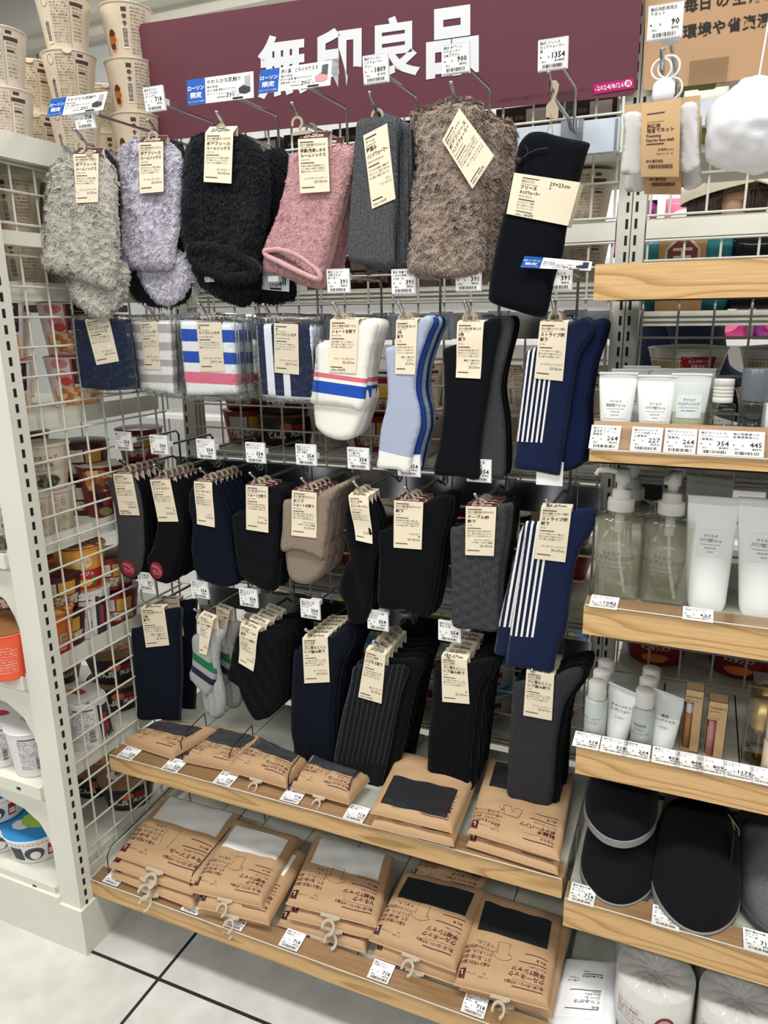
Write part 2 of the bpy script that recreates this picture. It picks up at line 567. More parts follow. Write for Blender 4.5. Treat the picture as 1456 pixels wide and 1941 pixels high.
def fur(mb, P, F, n_front, count, length, width, mat, seed=0, down=0.7, out=0.45, front_only=True):
    rng = np.random.default_rng(seed)
    tri = np.array([f for f in F if len(f) == 3])
    if front_only:
        tri = tri[np.all(tri < n_front, 1)]
    a, b, c = P[tri[:, 0]], P[tri[:, 1]], P[tri[:, 2]]
    nn = np.cross(b - a, c - a); ar = np.linalg.norm(nn, axis=1) + 1e-15
    flip = np.sign(-(nn[:, 1])) if front_only else np.ones(len(nn))
    flip[flip == 0] = 1
    nn = nn / ar[:, None] * flip[:, None]
    pick = rng.choice(len(tri), count, p=ar / ar.sum())
    w1, w2 = rng.random(count), rng.random(count)
    m = w1 + w2 > 1; w1[m], w2[m] = 1 - w1[m], 1 - w2[m]
    R = a[pick] * (1 - w1 - w2)[:, None] + b[pick] * w1[:, None] + c[pick] * w2[:, None]
    nr = nn[pick]
    sw = np.array([noise.noise_vector(Vector(p) * 130.0 + Vector((seed, 0, 0))) for p in R])
    sw2 = np.array([noise.noise_vector(Vector(p) * 26.0 + Vector((0, seed, 9))) for p in R])
    d = nr * out + np.array((0, 0, -down)) + sw * 0.85 + sw2 * 0.35 + rng.normal(0, 0.14, (count, 3))
    d -= nr * np.minimum(np.sum(d * nr, 1) - 0.25, 0)[:, None]
    d /= np.linalg.norm(d, axis=1)[:, None]
    s = np.cross(d, nr); s /= np.linalg.norm(s, axis=1)[:, None] + 1e-9
    L = length * rng.uniform(0.6, 1.25, count)[:, None]
    wd = width * rng.uniform(0.7, 1.3, count)[:, None]
    mid = R + d * L * 0.55 + nr * L * 0.10
    tip = R + d * L - nr * L * 0.06
    V = np.stack([R - s * wd * .5, R + s * wd * .5, mid + s * wd * .45, mid - s * wd * .45, tip], 1).reshape(-1, 3)
    F2 = []
    for i in range(count):
        k = i * 5
        F2 += [(k, k + 1, k + 2, k + 3), (k + 3, k + 2, k + 4)]
    mb.add(V, F2, mat, True)
# ------------------------------------------------------------------ the shop around the racks
def floor_mat():
    m, nt, b = base('floor_tile', 'cfcdc6', 0.35)
    v = coords(nt, 'Object', (1, 1, 1), (-0.172, 0.446, 0))
    br = N(nt, 'ShaderNodeTexBrick', offset=0.0, squash=1.0, i_Scale=1.0)
    br.inputs['Brick Width'].default_value = 0.6
    br.inputs['Row Height'].default_value = 0.6
    br.inputs['Mortar Size'].default_value = 0.0034
    br.inputs['Mortar Smooth'].default_value = 0.0
    br.inputs['Mortar'].default_value = lin('2c2c2e')
    nt.links.new(v, br.inputs['Vector'])
    n = N(nt, 'ShaderNodeTexNoise', i_Scale=14.0, i_Detail=6.0)
    nt.links.new(v, n.inputs['Vector'])
    cr = ramp(nt, [(0.3, 'c3c1ba'), (0.7, 'd9d7d1')])
    nt.links.new(n.outputs['Fac'], cr.inputs[0])
    nt.links.new(cr.outputs[0], br.inputs['Color1']); nt.links.new(cr.outputs[0], br.inputs['Color2'])
    nt.links.new(br.outputs['Color'], b.inputs['Base Color'])
    return m
mb = MB(); mb.box(-4, 4.2, -4.5, 2.3, -0.05, 0)
tag(mb.build('floor', floor_mat(), loc=(0, 0, 0)), kind='structure')
mb = MB(); mb.box(-4, 4.2, -4.5, 2.3, CEIL, CEIL + 0.05)
tag(mb.build('ceiling', paint('b9bdc4', 0.7), loc=(0, 0, CEIL)), kind='structure')
mb = MB(); mb.box(-4, 4.2, 2.2, 2.3, 0, CEIL)
for wx in (-2.55, -1.86, -1.1, -0.35, 0.4, 1.2, 2.0):
    mb.box(wx - 0.004, wx + 0.004, 2.196, 2.2, 0, 2.72, 1)
tag(mb.build('wall_back', [paint('dcddd8', 0.5), plain('77766f')], loc=(0, 2.2, 0)), kind='structure')
mb = MB(); mb.box(-4, 4.2, 2.02, 2.2, 2.72, CEIL); mb.box(-4, 4.2, 2.12, 2.2, 2.66, 2.72)
tag(mb.build('trim_1', paint('e6e2d4', 0.5), loc=(0, 2.1, 2.7)), kind='structure')

# ------------------------------------------------------------------ wire grids and uprights
def wire_grid(mb, x0, x1, z0, z1, y, px, pz, ox, oz, r=0.0021, mat=0, plane='y'):
    def P(a, z): return (a, y, z) if plane == 'y' else (y, a, z)
    xs = [x0 + 0.004, x1 - 0.004] + [ox + px * k for k in range(-60, 60) if x0 + 0.012 < ox + px * k < x1 - 0.012]
    zs = [z0, z1] + [oz + pz * k for k in range(-60, 80) if z0 + 0.012 < oz + pz * k < z1 - 0.012]
    e = 0.004
    def Q(a, z): return (a, y - e, z) if plane == 'y' else (y + e, a, z)
    for a in xs:
        mb.tube([P(a, z0), P(a, z1)], r, mat, 6)
    for z in zs:
        mb.tube([Q(x0, z), Q(x1, z)], r, mat, 6)
def slotted(mb, x0, x1, y0, y1, z0, z1, sx, face='y', pitch=0.025, sh=0.015, sw=0.0042):
    mb.box(x0, x1, y0, y1, z0, z1, 0)
    z = z0 + 0.05
    while z < z1 - 0.03:
        if face == 'y':
            mb.box(sx - sw / 2, sx + sw / 2, y0 - 0.0004, y0 + 0.002, z, z + sh, 1)
        else:
            mb.box(x1 - 0.002, x1 + 0.0004, sx - sw / 2, sx + sw / 2, z, z + sh, 1)
        z += pitch

rack = thing('display_rack', 'cream steel display rack with wire grid back carrying socks and cosmetics', 'display rack', (0.9, 0.03, 0))
mb = MB(); slotted(mb, -0.012, 0.020, 0.0, 0.035, 0, 1.5, -0.004); mb.build('upright', [m_steel_dim, m_slot], rack)
mb = MB(); slotted(mb, 0.879, 0.900, 0.0, 0.035, 0, 1.74, 0.894); mb.build('upright', [m_steel_dim, m_slot], rack)
mb = MB(); slotted(mb, 0.9015, 0.922, 0.0, 0.035, 0, 1.74, 0.908); mb.build('upright', [m_steel_dim, m_slot], rack)
mb = MB(); slotted(mb, 1.78, 1.805, 0.0, 0.035, 0, 1.74, 1.79); mb.build('upright', [m_steel_dim, m_slot], rack)
mb = MB(); wire_grid(mb, 0.022, 0.877, 0.14, 1.33, 0.004, 0.05, 0.05, 0.036, 0.043); mb.build('wire_grid', m_steel_dim, rack)
mb = MB(); wire_grid(mb, 0.022, 0.877, 1.368, 1.60, 0.004, 0.05, 0.05, 0.036, 0.071); mb.build('wire_grid', m_steel_dim, rack)
mb = MB(); wire_grid(mb, 0.924, 1.778, 0.14, 1.33, 0.004, 0.053, 0.06, 0.983, 0.10); mb.build('wire_grid', m_steel_dim, rack)
mb = MB(); wire_grid(mb, 0.924, 1.778, 1.368, 1.60, 0.004, 0.053, 0.075, 0.957, 0.075); mb.build('wire_grid', m_steel_dim, rack)
for xa, xb in ((0.022, 0.877), (0.924, 1.778)):
    for z0, z1 in ((1.334, 1.364), (0.10, 0.135)):
        mb = MB(); mb.box(xa, xb, 0.002, 0.03, z0, z1); mb.build('crossbar', m_steel, rack)
    mb = MB(); mb.box(xa, xb, 0.02, 0.42, 0.0, 0.10); mb.build('base_plinth', m_steel_dim, rack)

# rear shelves behind the grid
BACKZ = (1.272, 0.946, 0.655, 0.372)
for xa, xb, side in ((0.02, 0.88, 'behind the socks'), (0.925, 1.78, 'behind the cosmetics')):
    for z, nm in zip(BACKZ if xa < .5 else (1.222, .952, .56, .27), ('top', 'second', 'third', 'lowest')):
        mb = MB(); mb.box(xa, xb, 0.04, 0.40, z - 0.022, z)
        for k in range(3):
            mb.box(xa, xb, 0.034, 0.04, z - 0.024 + 0.008 * k, z - 0.020 + 0.008 * k, 1)
        o = mb.build('steel_shelf', [m_steel_dim, m_steel], loc=((xa + xb) / 2, 0.2, z))
        tag(o, '%s white steel shelf of the rear side of the rack, %s' % (nm, side), 'shelf', 'rear steel shelves')

# ------------------------------------------------------------------ rack on the left, seen end-on
lrack = thing('noodle_rack', 'cream steel rack on the left with slotted post and wire grid, full of cup noodles', 'display rack', (-0.2, -0.2, 0))
mb = MB(); slotted(mb, -0.052, 0.0, -0.452, -0.418, 0.0, 1.505, -0.436, 'x', 0.025, 0.014, 0.006)
mb.build('upright', [m_steel, m_slot], lrack)
mb = MB(); wire_grid(mb, -0.418, -0.02, 0.135, 1.468, -0.045, 0.05, 0.05, -0.349, 0.026, 0.0022, 0, 'x'); mb.build('wire_grid', m_steel, lrack)
mb = MB(); mb.box(-0.05, -0.022, -0.418, -0.012, 1.472, 1.512); mb.build('crossbar', m_steel, lrack)
mb = MB(); mb.box(-0.05, -0.022, -0.418, -0.012, 1.340, 1.362); mb.build('crossbar', m_steel, lrack)
mb = MB(); mb.box(-0.46, 0.006, -0.458, -0.012, 0.0, 0.105); mb.box(-0.47, -0.052, -0.458, -0.02, 0.105, 0.118); mb.build('base_plinth', m_steel, lrack)
LZ = (1.512, 1.277, 1.055, 0.825, 0.589, 0.357, 0.13)
for i, z in enumerate(LZ):
    nm = ORD[i]
    t = thing('noodle_shelf', '%s white steel shelf from the top in the left noodle rack' % nm, 'shelf', (-0.2, -0.25, z), 'white steel shelves of the left rack')
    mb = MB(); mb.box(-0.46, -0.064, -0.448, -0.02 if z < 1.5 else 0.15, z - 0.022, z); mb.box(-0.46, -0.064, -0.452, -0.448, z - 0.024, z + 0.003)
    mb.box(-0.064, -0.06, -0.445, -0.02, z - 0.024, z + (0.008 if z < 1.5 else 0))
    mb.box(-0.125, -0.115, -0.4528, -0.452, z - 0.014, z - 0.009, 1)
    mb.build('shelf_board', [m_steel, m_slot], t)
    if z > 0.2:
        arc = [(-0.052, z - 0.026), (-0.40, z - 0.026), (-0.40, z - 0.045), (-0.20, z - 0.055), (-0.13, z - 0.068), (-0.092, z - 0.09), (-0.075, z - 0.118), (-0.068, z - 0.14), (-0.052, z - 0.14)]
        mb = MB(); mb.prism(arc, lambda x, y, h: np.stack([x, 0 * x - 0.437 + h, y], -1), -0.003, 0.003); mb.build('bracket', m_steel, t)

# ------------------------------------------------------------------ price tags
PW, PH = 38.0, 36.0
def tag_print(mb, mp, price, tax, lines, W=PW, H=PH, tilt=False):
    for i, l in enumerate(lines[:3]):
        mb.text(mp, l, 2.6, 6.3 + 4.6 * i, 4.3, 1, 'L', W - 6, 0.008)
    mb.rect(mp, 3, H * .55, 4.8, H * .60, 1, 0.0003)
    mb.text(mp, '¥', W - 22.5, H * .62, 4.2, 1, 'R')
    mb.text(mp, price, W - 2.2, H * .63, 9.4, 1, 'R', 22, 0.022)
    mb.text(mp, '(税込', 4.5, H * .76, 3.0, 1, 'L')
    mb.text(mp, '¥' + tax + ')', W - 2.6, H * .76, 4.6, 1, 'R', 17, 0.012)
    x = 6.0; k = 0
    rr = random.Random(int(price) + len(lines[0]))
    while x < W - 5:
        w = rr.choice((0.5, 0.5, 0.9, 1.4))
        mb.rect(mp, x, H * .82, x + w, H * .94, 1, 0.0003); x += w + rr.choice((0.5, 0.8, 1.1))
def price_tag(center, price, tax, lines, label, group, ux=(1, 0, 0), vy=(0, 0, -1), holder=True):
    c = np.array(center, float); ux = np.array(ux, float); vy = np.array(vy, float)
    ux /= np.linalg.norm(ux); vy /= np.linalg.norm(vy)
    o = c - ux * PW / 2000 - vy * PH / 2000
    mp = flat(o, ux * 0.001, vy * 0.001)
    mb = MB(); mb.slab(mp, PW, PH, 0.0007, 0, 1, 1)
    if holder:
        mb.rect(mp, 0.6, 0.6, PW - .6, 1.0, 2, 0.0004); mb.rect(mp, 0.6, PH - 1, PW - .6, PH - .6, 2, 0.0004)
    tag_print(mb, mp, price, tax, lines)
    t = mb.build('price_tag', [m_paper, m_ink, plain('9aa0c0')], loc=c)
    if holder:
        mb = MB(); mp2 = flat(o - np.cross(vy, ux) * 0.001, ux * 0.001, vy * 0.001)
        mb.slab(flat(o - np.cross(vy, ux) * 0.0009, ux * 0.001, vy * 0.001), PW + 1.5, PH + 1, 0.0035, 0, 1, 1)
        mb.build('tag_holder', plain('eceef0', 0.3), t)
    return tag(t, label, 'price tag', group)

# ------------------------------------------------------------------ wooden shelves
def wood_shelf(label, x0, x1, yf, zb, zt, ly, lz, deck_z, mw, seams=9, lip=True):
    t = thing('wooden_shelf', label, 'shelf', ((x0 + x1) / 2, yf, zb), 'shelves with wooden front boards')
    mb = MB(); mb.box(x0, x1, yf, yf + 0.012, zb, zt)
    o = mb.build('front_board', mw, t)
    mb = MB(); P = [(x0, yf + 0.0005, zt), (x1, yf + 0.0005, zt), (x1, yf + ly, zt + lz), (x0, yf + ly, zt + lz),
                    (x0, yf + 0.012, zb + .004), (x1, yf + 0.012, zb + .004), (x1, yf + ly, zb + .004), (x0, yf + ly, zb + .004)]
    mb.add(P, [(0, 1, 2, 3), (7, 6, 5, 4), (0, 3, 7, 4), (1, 5, 6, 2), (3, 2, 6, 7)], 0)
    mb.build('ledge', m_wood_top, t)
    if lip:
        mb = MB(); e = 0.0022
        P = [(x0 + .002, yf - 0.002, zt - .004), (x1 - .002, yf - 0.002, zt - .004), (x1 - .002, yf - 0.002, zt + e + .001), (x0 + .002, yf - 0.002, zt + e + .001),
             (x1 - .002, yf + ly + .004, zt + lz + e), (x0 + .002, yf + ly + .004, zt + lz + e)]
        mb.add(P, [(0, 1, 2, 3), (3, 2, 4, 5)], 0)
        mb.build('ticket_cover', m_acryl, t)
        mb = MB(); mb.tube([(x0 + .002, yf - .0015, zt + .003), (x1 - .002, yf - .0015, zt + .003)], 0.0009, 0, 5)
        mb.build('cover_edge', plain('dfd9cf', 0.15), t)
    mb = MB(); n = seams; w = (x1 - x0) / n
    for k in range(n):
        mb.box(x0 + k * w + 0.0012, x0 + (k + 1) * w - 0.0012, yf + ly + 0.001, -0.02, deck_z - 0.02, deck_z)
    mb.box(x0 + .004, x1 - .004, yf + ly + 0.004, -0.022, deck_z - 0.024, deck_z - 0.006, 1)
    mb.build('deck', [m_deck, m_slot], t)
    return t
wood_shelf('upper of the two wooden-fronted shelves under the socks', 0.0, 0.898, -0.335, 0.343, 0.377, 0.036, 0.004, 0.370, m_wood, 8)
wood_shelf('lowest wooden-fronted shelf near the floor, stacked with shirt packs', 0.0, 0.898, -0.42, 0.114, 0.148, 0.036, 0.004, 0.140, m_wood, 8)
wood_shelf('highest wooden board on the right, its shelf top out of sight', 0.889, 1.80, -0.300, 1.236, 1.280, 0.030, 0.0, 1.262, m_wood_pine, 6, False)
wood_shelf('wooden shelf on the right holding small tubes and travel bottles', 0.898, 1.80, -0.318, 1.030, 1.043, 0.030, 0.037, 1.045, m_wood_pine, 6)
wood_shelf('wooden shelf on the right holding pump bottles and large tubes', 0.903, 1.80, -0.318, 0.782, 0.824, 0.034, 0.004, 0.815, m_wood_pine, 6)
wood_shelf('wooden shelf on the right holding shampoo bottles and boxed cosmetics', 0.903, 1.80, -0.305, 0.548, 0.594, 0.034, 0.004, 0.585, m_wood_pine, 8)
wood_shelf('wooden shelf on the right holding cloth slippers', 0.903, 1.80, -0.340, 0.299, 0.349, 0.036, 0.004, 0.340, m_wood_pine, 8)
wood_shelf('bottom wooden shelf on the right under the toilet rolls', 0.903, 1.80, -0.420, 0.080, 0.114, 0.036, 0.004, 0.106, m_wood_pine, 8)

# price tags lying on the ledges: (photo x, photo y, price, with tax, name lines, what stands behind it)
PT = 'price tags on the shelf ledges'
LEDGE = {'m': (-0.335, 0.379, 0.036, 0.004), 'b': (-0.42, 0.150, 0.036, 0.004), 's1': (-0.318, 1.045, 0.030, 0.037),
         's2': (-0.318, 0.826, 0.034, 0.004), 's3': (-0.305, 0.596, 0.034, 0.004), 's4': (-0.340, 0.351, 0.036, 0.004)}
for k, px, py, pr, tx, ln, wh in (
    ('m', 244, 1429, '536', '589', ['無印 ショーツ', '紳士 黒'], 'at the left end of the upper shelf'),
    ('m', 330, 1451, '536', '589', ['無印 ショーツ', '婦人 黒 L'], 'second from the left on the upper shelf'),
    ('m', 428, 1477, '718', '790', ['無印 キャミソール', '婦人 黒'], 'below the pack with a camisole drawing on the upper shelf'),
    ('m', 556, 1508, '718', '790', ['無印 キャミソール', '婦人 黒 L'], 'fourth from the left on the upper shelf'),
    ('m', 676, 1542, '718', '790', ['無印 ボクサー', '紳士 黒'], 'left of the boxer pack with its window to the front'),
    ('m', 838, 1585, '718', '790', ['無印 ボクサー', '前開き 黒'], 'under the right corner of the front-facing boxer window pack'),
    ('b', 221, 1661, '718', '790', ['無印 キャミソール', '婦人 白 L'], 'in front of the white camisole stack on the lowest shelf'),
    ('b', 370, 1713, '718', '790', ['無印 Vネック', '半袖Tシャツ'], 'under the left corner of the narrow V neck shirt pack'),
    ('b', 453, 1741, '718', '790', ['無印 Vネック', '半袖 白'], 'under the hanger of the narrow V neck shirt pack'),
    ('b', 556, 1779, '718', '790', ['無印 Vネック', '半袖 白 L'], 'in front of the wide V neck shirt stack'),
    ('b', 725, 1836, '718', '790', ['無印 クルー', '半袖Tシャツ'], 'in front of the left stack of black crew neck shirts'),
    ('b', 905, 1890, '718', '790', ['無印 クルーネック', '半袖Tシャツ', '紳士L・黒'], 'in front of the rightmost black crew neck shirt pack'),
    ('s1', 1146, 835, '264', '290', ['無印マイルド保', '湿洗顔フォーム', '携帯用)'], 'under the leftmost small face soap tube'),
    ('s1', 1225, 838, '227', '250', ['無印マイルドス', 'クラブ洗顔フォー', 'ム携帯用'], 'reading 227 under the small scrub tube'),
    ('s1', 1289, 842, '264', '290', ['無印マイルドジ', 'ェルクレンジング', '(携帯用)'], 'under the small green gel tube'),
    ('s1', 1354, 843, '354', '389', ['無印マイルドオ', 'イルクレンジング', '(携帯用)'], 'under the clear flip-cap bottle'),
    ('s1', 1416, 850, '445', '490', ['無印発酵導入化', '粧液携帯用50m', 'l'], 'reading 445 under the bottle with grey clear cap'),
    ('s2', 1145, 1143, '1082', '1190', ['マイルドオイル', 'クレンジング'], 'under the leftmost pump bottle'),
    ('s2', 1323, 1165, '627', '690', ['マイルドスクラブ', '洗顔フォーム'], 'reading 627 under the large white tube'),
    ('s3', 1112, 1405, '318', '350', ['無印ダメージケア', 'シャンプー'], 'under the leftmost shampoo bottles'),
    ('s3', 1163, 1421, '318', '350', ['無印ダメージケア', 'コンディショナー'], 'under the small conditioner tube'),
    ('s3', 1206, 1428, '264', '290', ['敏感肌用', 'ボディソープ'], 'under the body soap bottles'),
    ('s3', 1262, 1442, '409', '450', ['薬用ハンド', 'ジェル'], 'reading 409 under the half-clear small tube'),
    ('s3', 1306, 1450, '809', '890', ['ネイルケア', 'オイル'], 'under the nail oil box'),
    ('s3', 1347, 1462, '809', '890', ['リップ', 'エッセンス'], 'under the pink lip essence box'),
    ('s3', 1399, 1471, '1173', '1290', ['エッセンス', 'オイル'], 'reading 1173 under the boxed gold bottle'),
    ('s3', 1452, 1482, '900', '990', ['クリーム', 'ミニ'], 'at the right edge of the photo beside the boxed gold bottle'),
    ('s4', 1104, 1696, '718', '790', ['無印 撥水大麻', 'スリッパ', 'ダークグレーM'], 'under the two stacked black slippers'),
    ('s4', 1262, 1740, '718', '790', ['無印 撥水大麻', 'スリッパ', 'ダークグレーL'], 'under the large black slipper'),
    ('s4', 1437, 1785, '718', '790', ['無印 撥水大麻', 'スリッパ', 'グレーM'], 'under the grey slipper'),
):
    yf, zt, ly, lz = LEDGE[k]
    n = np.cross((1, 0, 0), (0, ly, lz)); n = n / np.linalg.norm(n)
    c = atplane(px, py, (0, yf, zt), n)
    t = min(max((c[1] - yf) / ly, 0.42), 0.58)
    c = np.array((c[0], yf + ly * t, zt + lz * t)) + n * 0.0008
    price_tag(c, pr, tx, ln, 'white paper price tag %s' % wh, PT, (1, 0, 0), (0, -ly, -lz), False)
# ------------------------------------------------------------------ chrome rails and hooks
YR = -0.045
RAILS = {}
for nm, z0, z1, xa, xb, lab in (('r1', 1.459, 1.506, 0.02, 0.878, 'topmost chrome rail below the maroon sign'), ('r2', 1.180, 1.224, 0.02, 0.882, 'second chrome rail, carrying handkerchiefs and long socks'),
                                ('r3', 0.880, 0.932, 0.02, 0.886, 'third chrome rail, carrying dark short socks'), ('r4', 0.598, 0.646, 0.02, 0.886, 'lowest chrome rail, carrying long black socks'),
                                ('rr', 1.482, 1.514, 0.93, 1.78, 'chrome rail over the cosmetics carrying the foaming nets')):
    t = thing('hook_rail', lab, 'rail', ((xa + xb) / 2, YR, (z0 + z1) / 2), 'chrome rails for hooks')
    mb = MB(); mb.box(xa, xb, YR + 0.002, YR + 0.018, z0, z1); mb.build('bar', m_rail_sheen if z0 > 1.4 else m_rail, t)
    for q in (xa + 0.002, xb - 0.006):
        mb = MB(); mb.box(q, q + 0.004, YR, 0.0, z0 + .002, z1 - .002); mb.build('end_bracket', m_rail, t)
    RAILS[nm] = (z0, z1)

def hook(px, py, rail, arm_dz, label, ytip=-0.235, ytag=-0.205):
    tip = at(px, py, ytip); x = tip[0]; zr = tip[2] - 0.020; z0, z1 = RAILS[rail]
    zb = z1 - 0.012
    t = thing('display_hook', label, 'hook', (x, YR, zb), 'chrome display hooks')
    mb = MB()
    mb.tube([(x, YR + .001, zb), (x, YR - 0.01, zb + (zr - zb) * .3), (x, YR - .03, zr), (x, ytip + 0.032, zr), (x, ytip + 0.022, zr + 0.002), (x, ytip + .006, tip[2] - .004), (x, ytip, tip[2])], 0.0029, 0, 10)
    mb.lathe([(0.0, -0.0028), (0.0028, -0.0015), (0.0033, 0.0), (0.0028, 0.0016), (0.0, 0.003)], tip, 0, 10)
    mb.build('rod', m_chrome, t)
    za = zr + arm_dz
    mb = MB()
    mb.tube([(x + .006, YR + .001, zb - .004), (x + .006, YR - .012, zb), (x + .006, YR - .012, za - .008), (x + .006, YR - .02, za), (x + .004, ytag + .004, za)], 0.0024, 0, 8)
    mb.build('arm', m_chrome, t)
    mb = MB(); mb.box(x - .016, x + .018, YR - .0016, YR + .0215, z0 - .002, z1 + .002); mb.build('saddle', m_rail, t)
    mb = MB(); mb.box(x - .006, x + .014, ytag - .001, ytag + .012, za - .003, za + .006); mb.build('tag_clip', plain('e6e8ea', 0.3), t)
    return x, zr, za

def promo(pts, y, head, name, price, label, art=None, small=True):
    q = [at(a, b, y) for a, b in pts]
    Wd, Hd = 110.0, 42.0
    mp = Quad(*q, Wd, Hd)
    mb = MB(); mb.slab(mp, Wd, Hd, 0.0007, 0, 2, 1)
    mb.rect(mp, 0, 0, 31, Hd, 1, 0.0003)
    mb.text(mp, 'ローソン', 15.5, 18, 8.2, 0, 'C', 28, 0.03, 0.0006)
    mb.text(mp, '限定', 15.5, 30.5, 10, 0, 'C', 20, 0.03, 0.0006)
    mb.text(mp, '※ローソンストア100除く', 15.5, 38.5, 3.4, 0, 'C', 28, 0, 0.0006)
    mb.text(mp, head, 34, 11, 8.2, 2, 'L', 56, 0.008)
    for i, l in enumerate(name):
        mb.text(mp, l, 34, 18 + 6 * i, 4.6, 2, 'L', 48, 0.006)
    mb.text(mp, '標準価格 税込', 50, 36, 3.4, 2, 'L'); mb.text(mp, price, 66, 36, 9.5, 2, 'L', 16, 0.006); mb.text(mp, '円', 83, 36, 4, 2, 'L')
    mb.rect(mp, 76, 37.5, 93, 41, 2, 0.0003)
    if art:
        c1, c2 = art
        leg = [(96, 6), (105, 5), (105, 22), (104, 27), (96, 27), (88, 27), (89, 22), (96, 18)]
        mb.prism(leg, mp, 0.0001, 0.0005, 3)
        mb.prism([(86, 24), (94, 20), (105, 24), (105, 31), (97, 34), (87, 32)], mp, 0.0001, 0.0006, 4)
    o = mb.build('promotion_card', [m_paper, m_blue, m_ink] + ([plain(art[0]), plain(art[1])] if art else []), loc=np.mean(q, 0))
    return tag(o, label, 'promotion card', 'blue and white promotion cards')

# ------------------------------------------------------------------ header card
def card(parent, quad, y, spec, fold='cream', bend=0.0, wave=0.0, lean=0.0, size=None, foldd=0.014, name='header_card'):
    q = [onp(quad[0][0], quad[0][1], y), onp(quad[1][0], quad[1][1], y), onp(quad[2][0], quad[2][1], y - lean), onp(quad[3][0], quad[3][1], y - lean)]
    Wd = 40.0
    Hd = Wd * (np.linalg.norm(q[3] - q[0]) + np.linalg.norm(q[2] - q[1])) / (np.linalg.norm(q[1] - q[0]) + np.linalg.norm(q[2] - q[3]))
    mp = Quad(*q, Wd, Hd, bend, wave)
    mb = MB(); mb.slab(mp, Wd, Hd, 0.0006, 0, 3, 10)
    if foldd:
        dz = 0.012 if q[0][2] > 1.3 else 0.003
        up = np.array((0, foldd, dz))
        f = [q[0] + up, q[1] + up, q[1], q[0]]
        fm = Quad(*f, Wd, 12.0)
        mb.slab(fm, Wd, 12, 0.0005, 2 if fold == 'maroon' else 0, 3, 1)
        if spec.get('size'):
            mb.text(fm, spec['size'], Wd / 2, 10.2, 8.5, 3 if fold == 'maroon' else 1, 'C', 26, 0.02, 0.0005)
        b = [q[1] + up, q[0] + up, q[0] + up - np.array((0, 0, 0.04)), q[1] + up - np.array((0, 0, 0.04))]
        mb.slab(Quad(*b, Wd, 40.0), Wd, 40, 0.0005, 0, 1, 2)
    h = Hd / 77.0
    mb.rect(mp, 2.8, 4.2 * h, 21, 5.4 * h, 2, 0.0004, 4, 1)
    mb.text(mp, spec.get('top', '足なり直角 履き口やわらか'), 2.8, 10.4 * h, 4.0 * h, 1, 'L', 34, 0.006)
    mb.rect(mp, 2.8, 12.2 * h, 20, 12.6 * h, 2, 0.0004, 4, 1)
    yy = 18.8
    for l in spec['title']:
        mb.text(mp, l, 2.8, yy * h, 5.7 * h, 2, 'L', 34, 0.022, 0.0003, 1, 1 / h); yy += 6.8
    mb.text(mp, spec.get('en', 'Socks'), 2.8, (yy - 1.9) * h, 3.3 * h, 1, 'L', 30)
    yy += 1.2
    mb.rect(mp, 2.8, yy * h, 21, (yy + 1.1) * h, 2, 0.0004, 4, 1)
    for i, l in enumerate(spec.get('body', ())):
        mb.text(mp, l, 2.8, (yy + 6.0 + 3.9 * i) * h, 3.0 * h, 1, 'L', 33, 0.0, 0.0003, 1, 1 / h)
    e = list(spec.get('colour', ()))
    zz = 61.5 - 3.9 * len(e)
    for i, l in enumerate(e):
        mb.text(mp, l, Wd - 2.6, (zz + 3.9 * i) * h, 3.2 * h, 1, 'R', 30, 0.004, 0.0003, 1, 1 / h)
    if spec.get('size'):
        mb.text(mp, spec['size'], Wd - 2.6, 63.2 * h, 5.0 * h, 1, 'R', 22, 0.006, 0.0003, 1, 1 / h)
    mb.rect(mp, 2.8, 68.6 * h, 20, 69.8 * h, 2, 0.0004, 4, 1)
    if spec.get('price'):
        mb.text(mp, '消費税込', 2.8, 74.6 * h, 2.6, 1); mb.text(mp, spec['price'] + '円', 14, 74.8 * h, 4.2, 1, 'L', 14, 0.008)
    return mb.build(name, [m_card, m_ink, m_maroon, plain('f0dfd0')], parent)

def hanger(parent, x, zr, y, ctop, stem_to, yaw=0.0):
    """beige plastic hook: ring over the rod at x, foot bar on the card top"""
    cz = zr - 0.0042
    mb = MB()
    mp = lambda a, b, h: np.stack([x + a + 0 * b, 0 * a + y + h, cz + b], -1)
    a0, a1 = math.radians(-62), math.radians(205)
    ro, ri = 0.0102, 0.0064
    T = np.linspace(a0, a1, 18)
    po = [(ro * math.cos(t), ro * math.sin(t)) for t in T]
    pi_ = [(ri * math.cos(t), ri * math.sin(t)) for t in T[::-1]]
    bz = ctop[2] - cz + 0.0005
    bx = max(-0.007, min(0.007, ctop[0] - x))
    bz = min(bz, -0.0125)
    stem = [(bx - 0.003, bz + .0035), (bx - 0.0165, bz + .0035), (bx - 0.0165, bz - 0.001), (bx + 0.0165, bz - 0.001), (bx + 0.0165, bz + .0035), (bx + .006, bz + .0035)]
    poly = po + pi_ + [(0.002, -0.0085)] + stem
    # outline order: outer arc from lower right over the top to the left tip, back along the inner arc, down the stem and round the foot bar
    mb.prism(poly, mp, -0.001, 0.001, 0)
    return mb.build('plastic_hook', m_hang, parent)

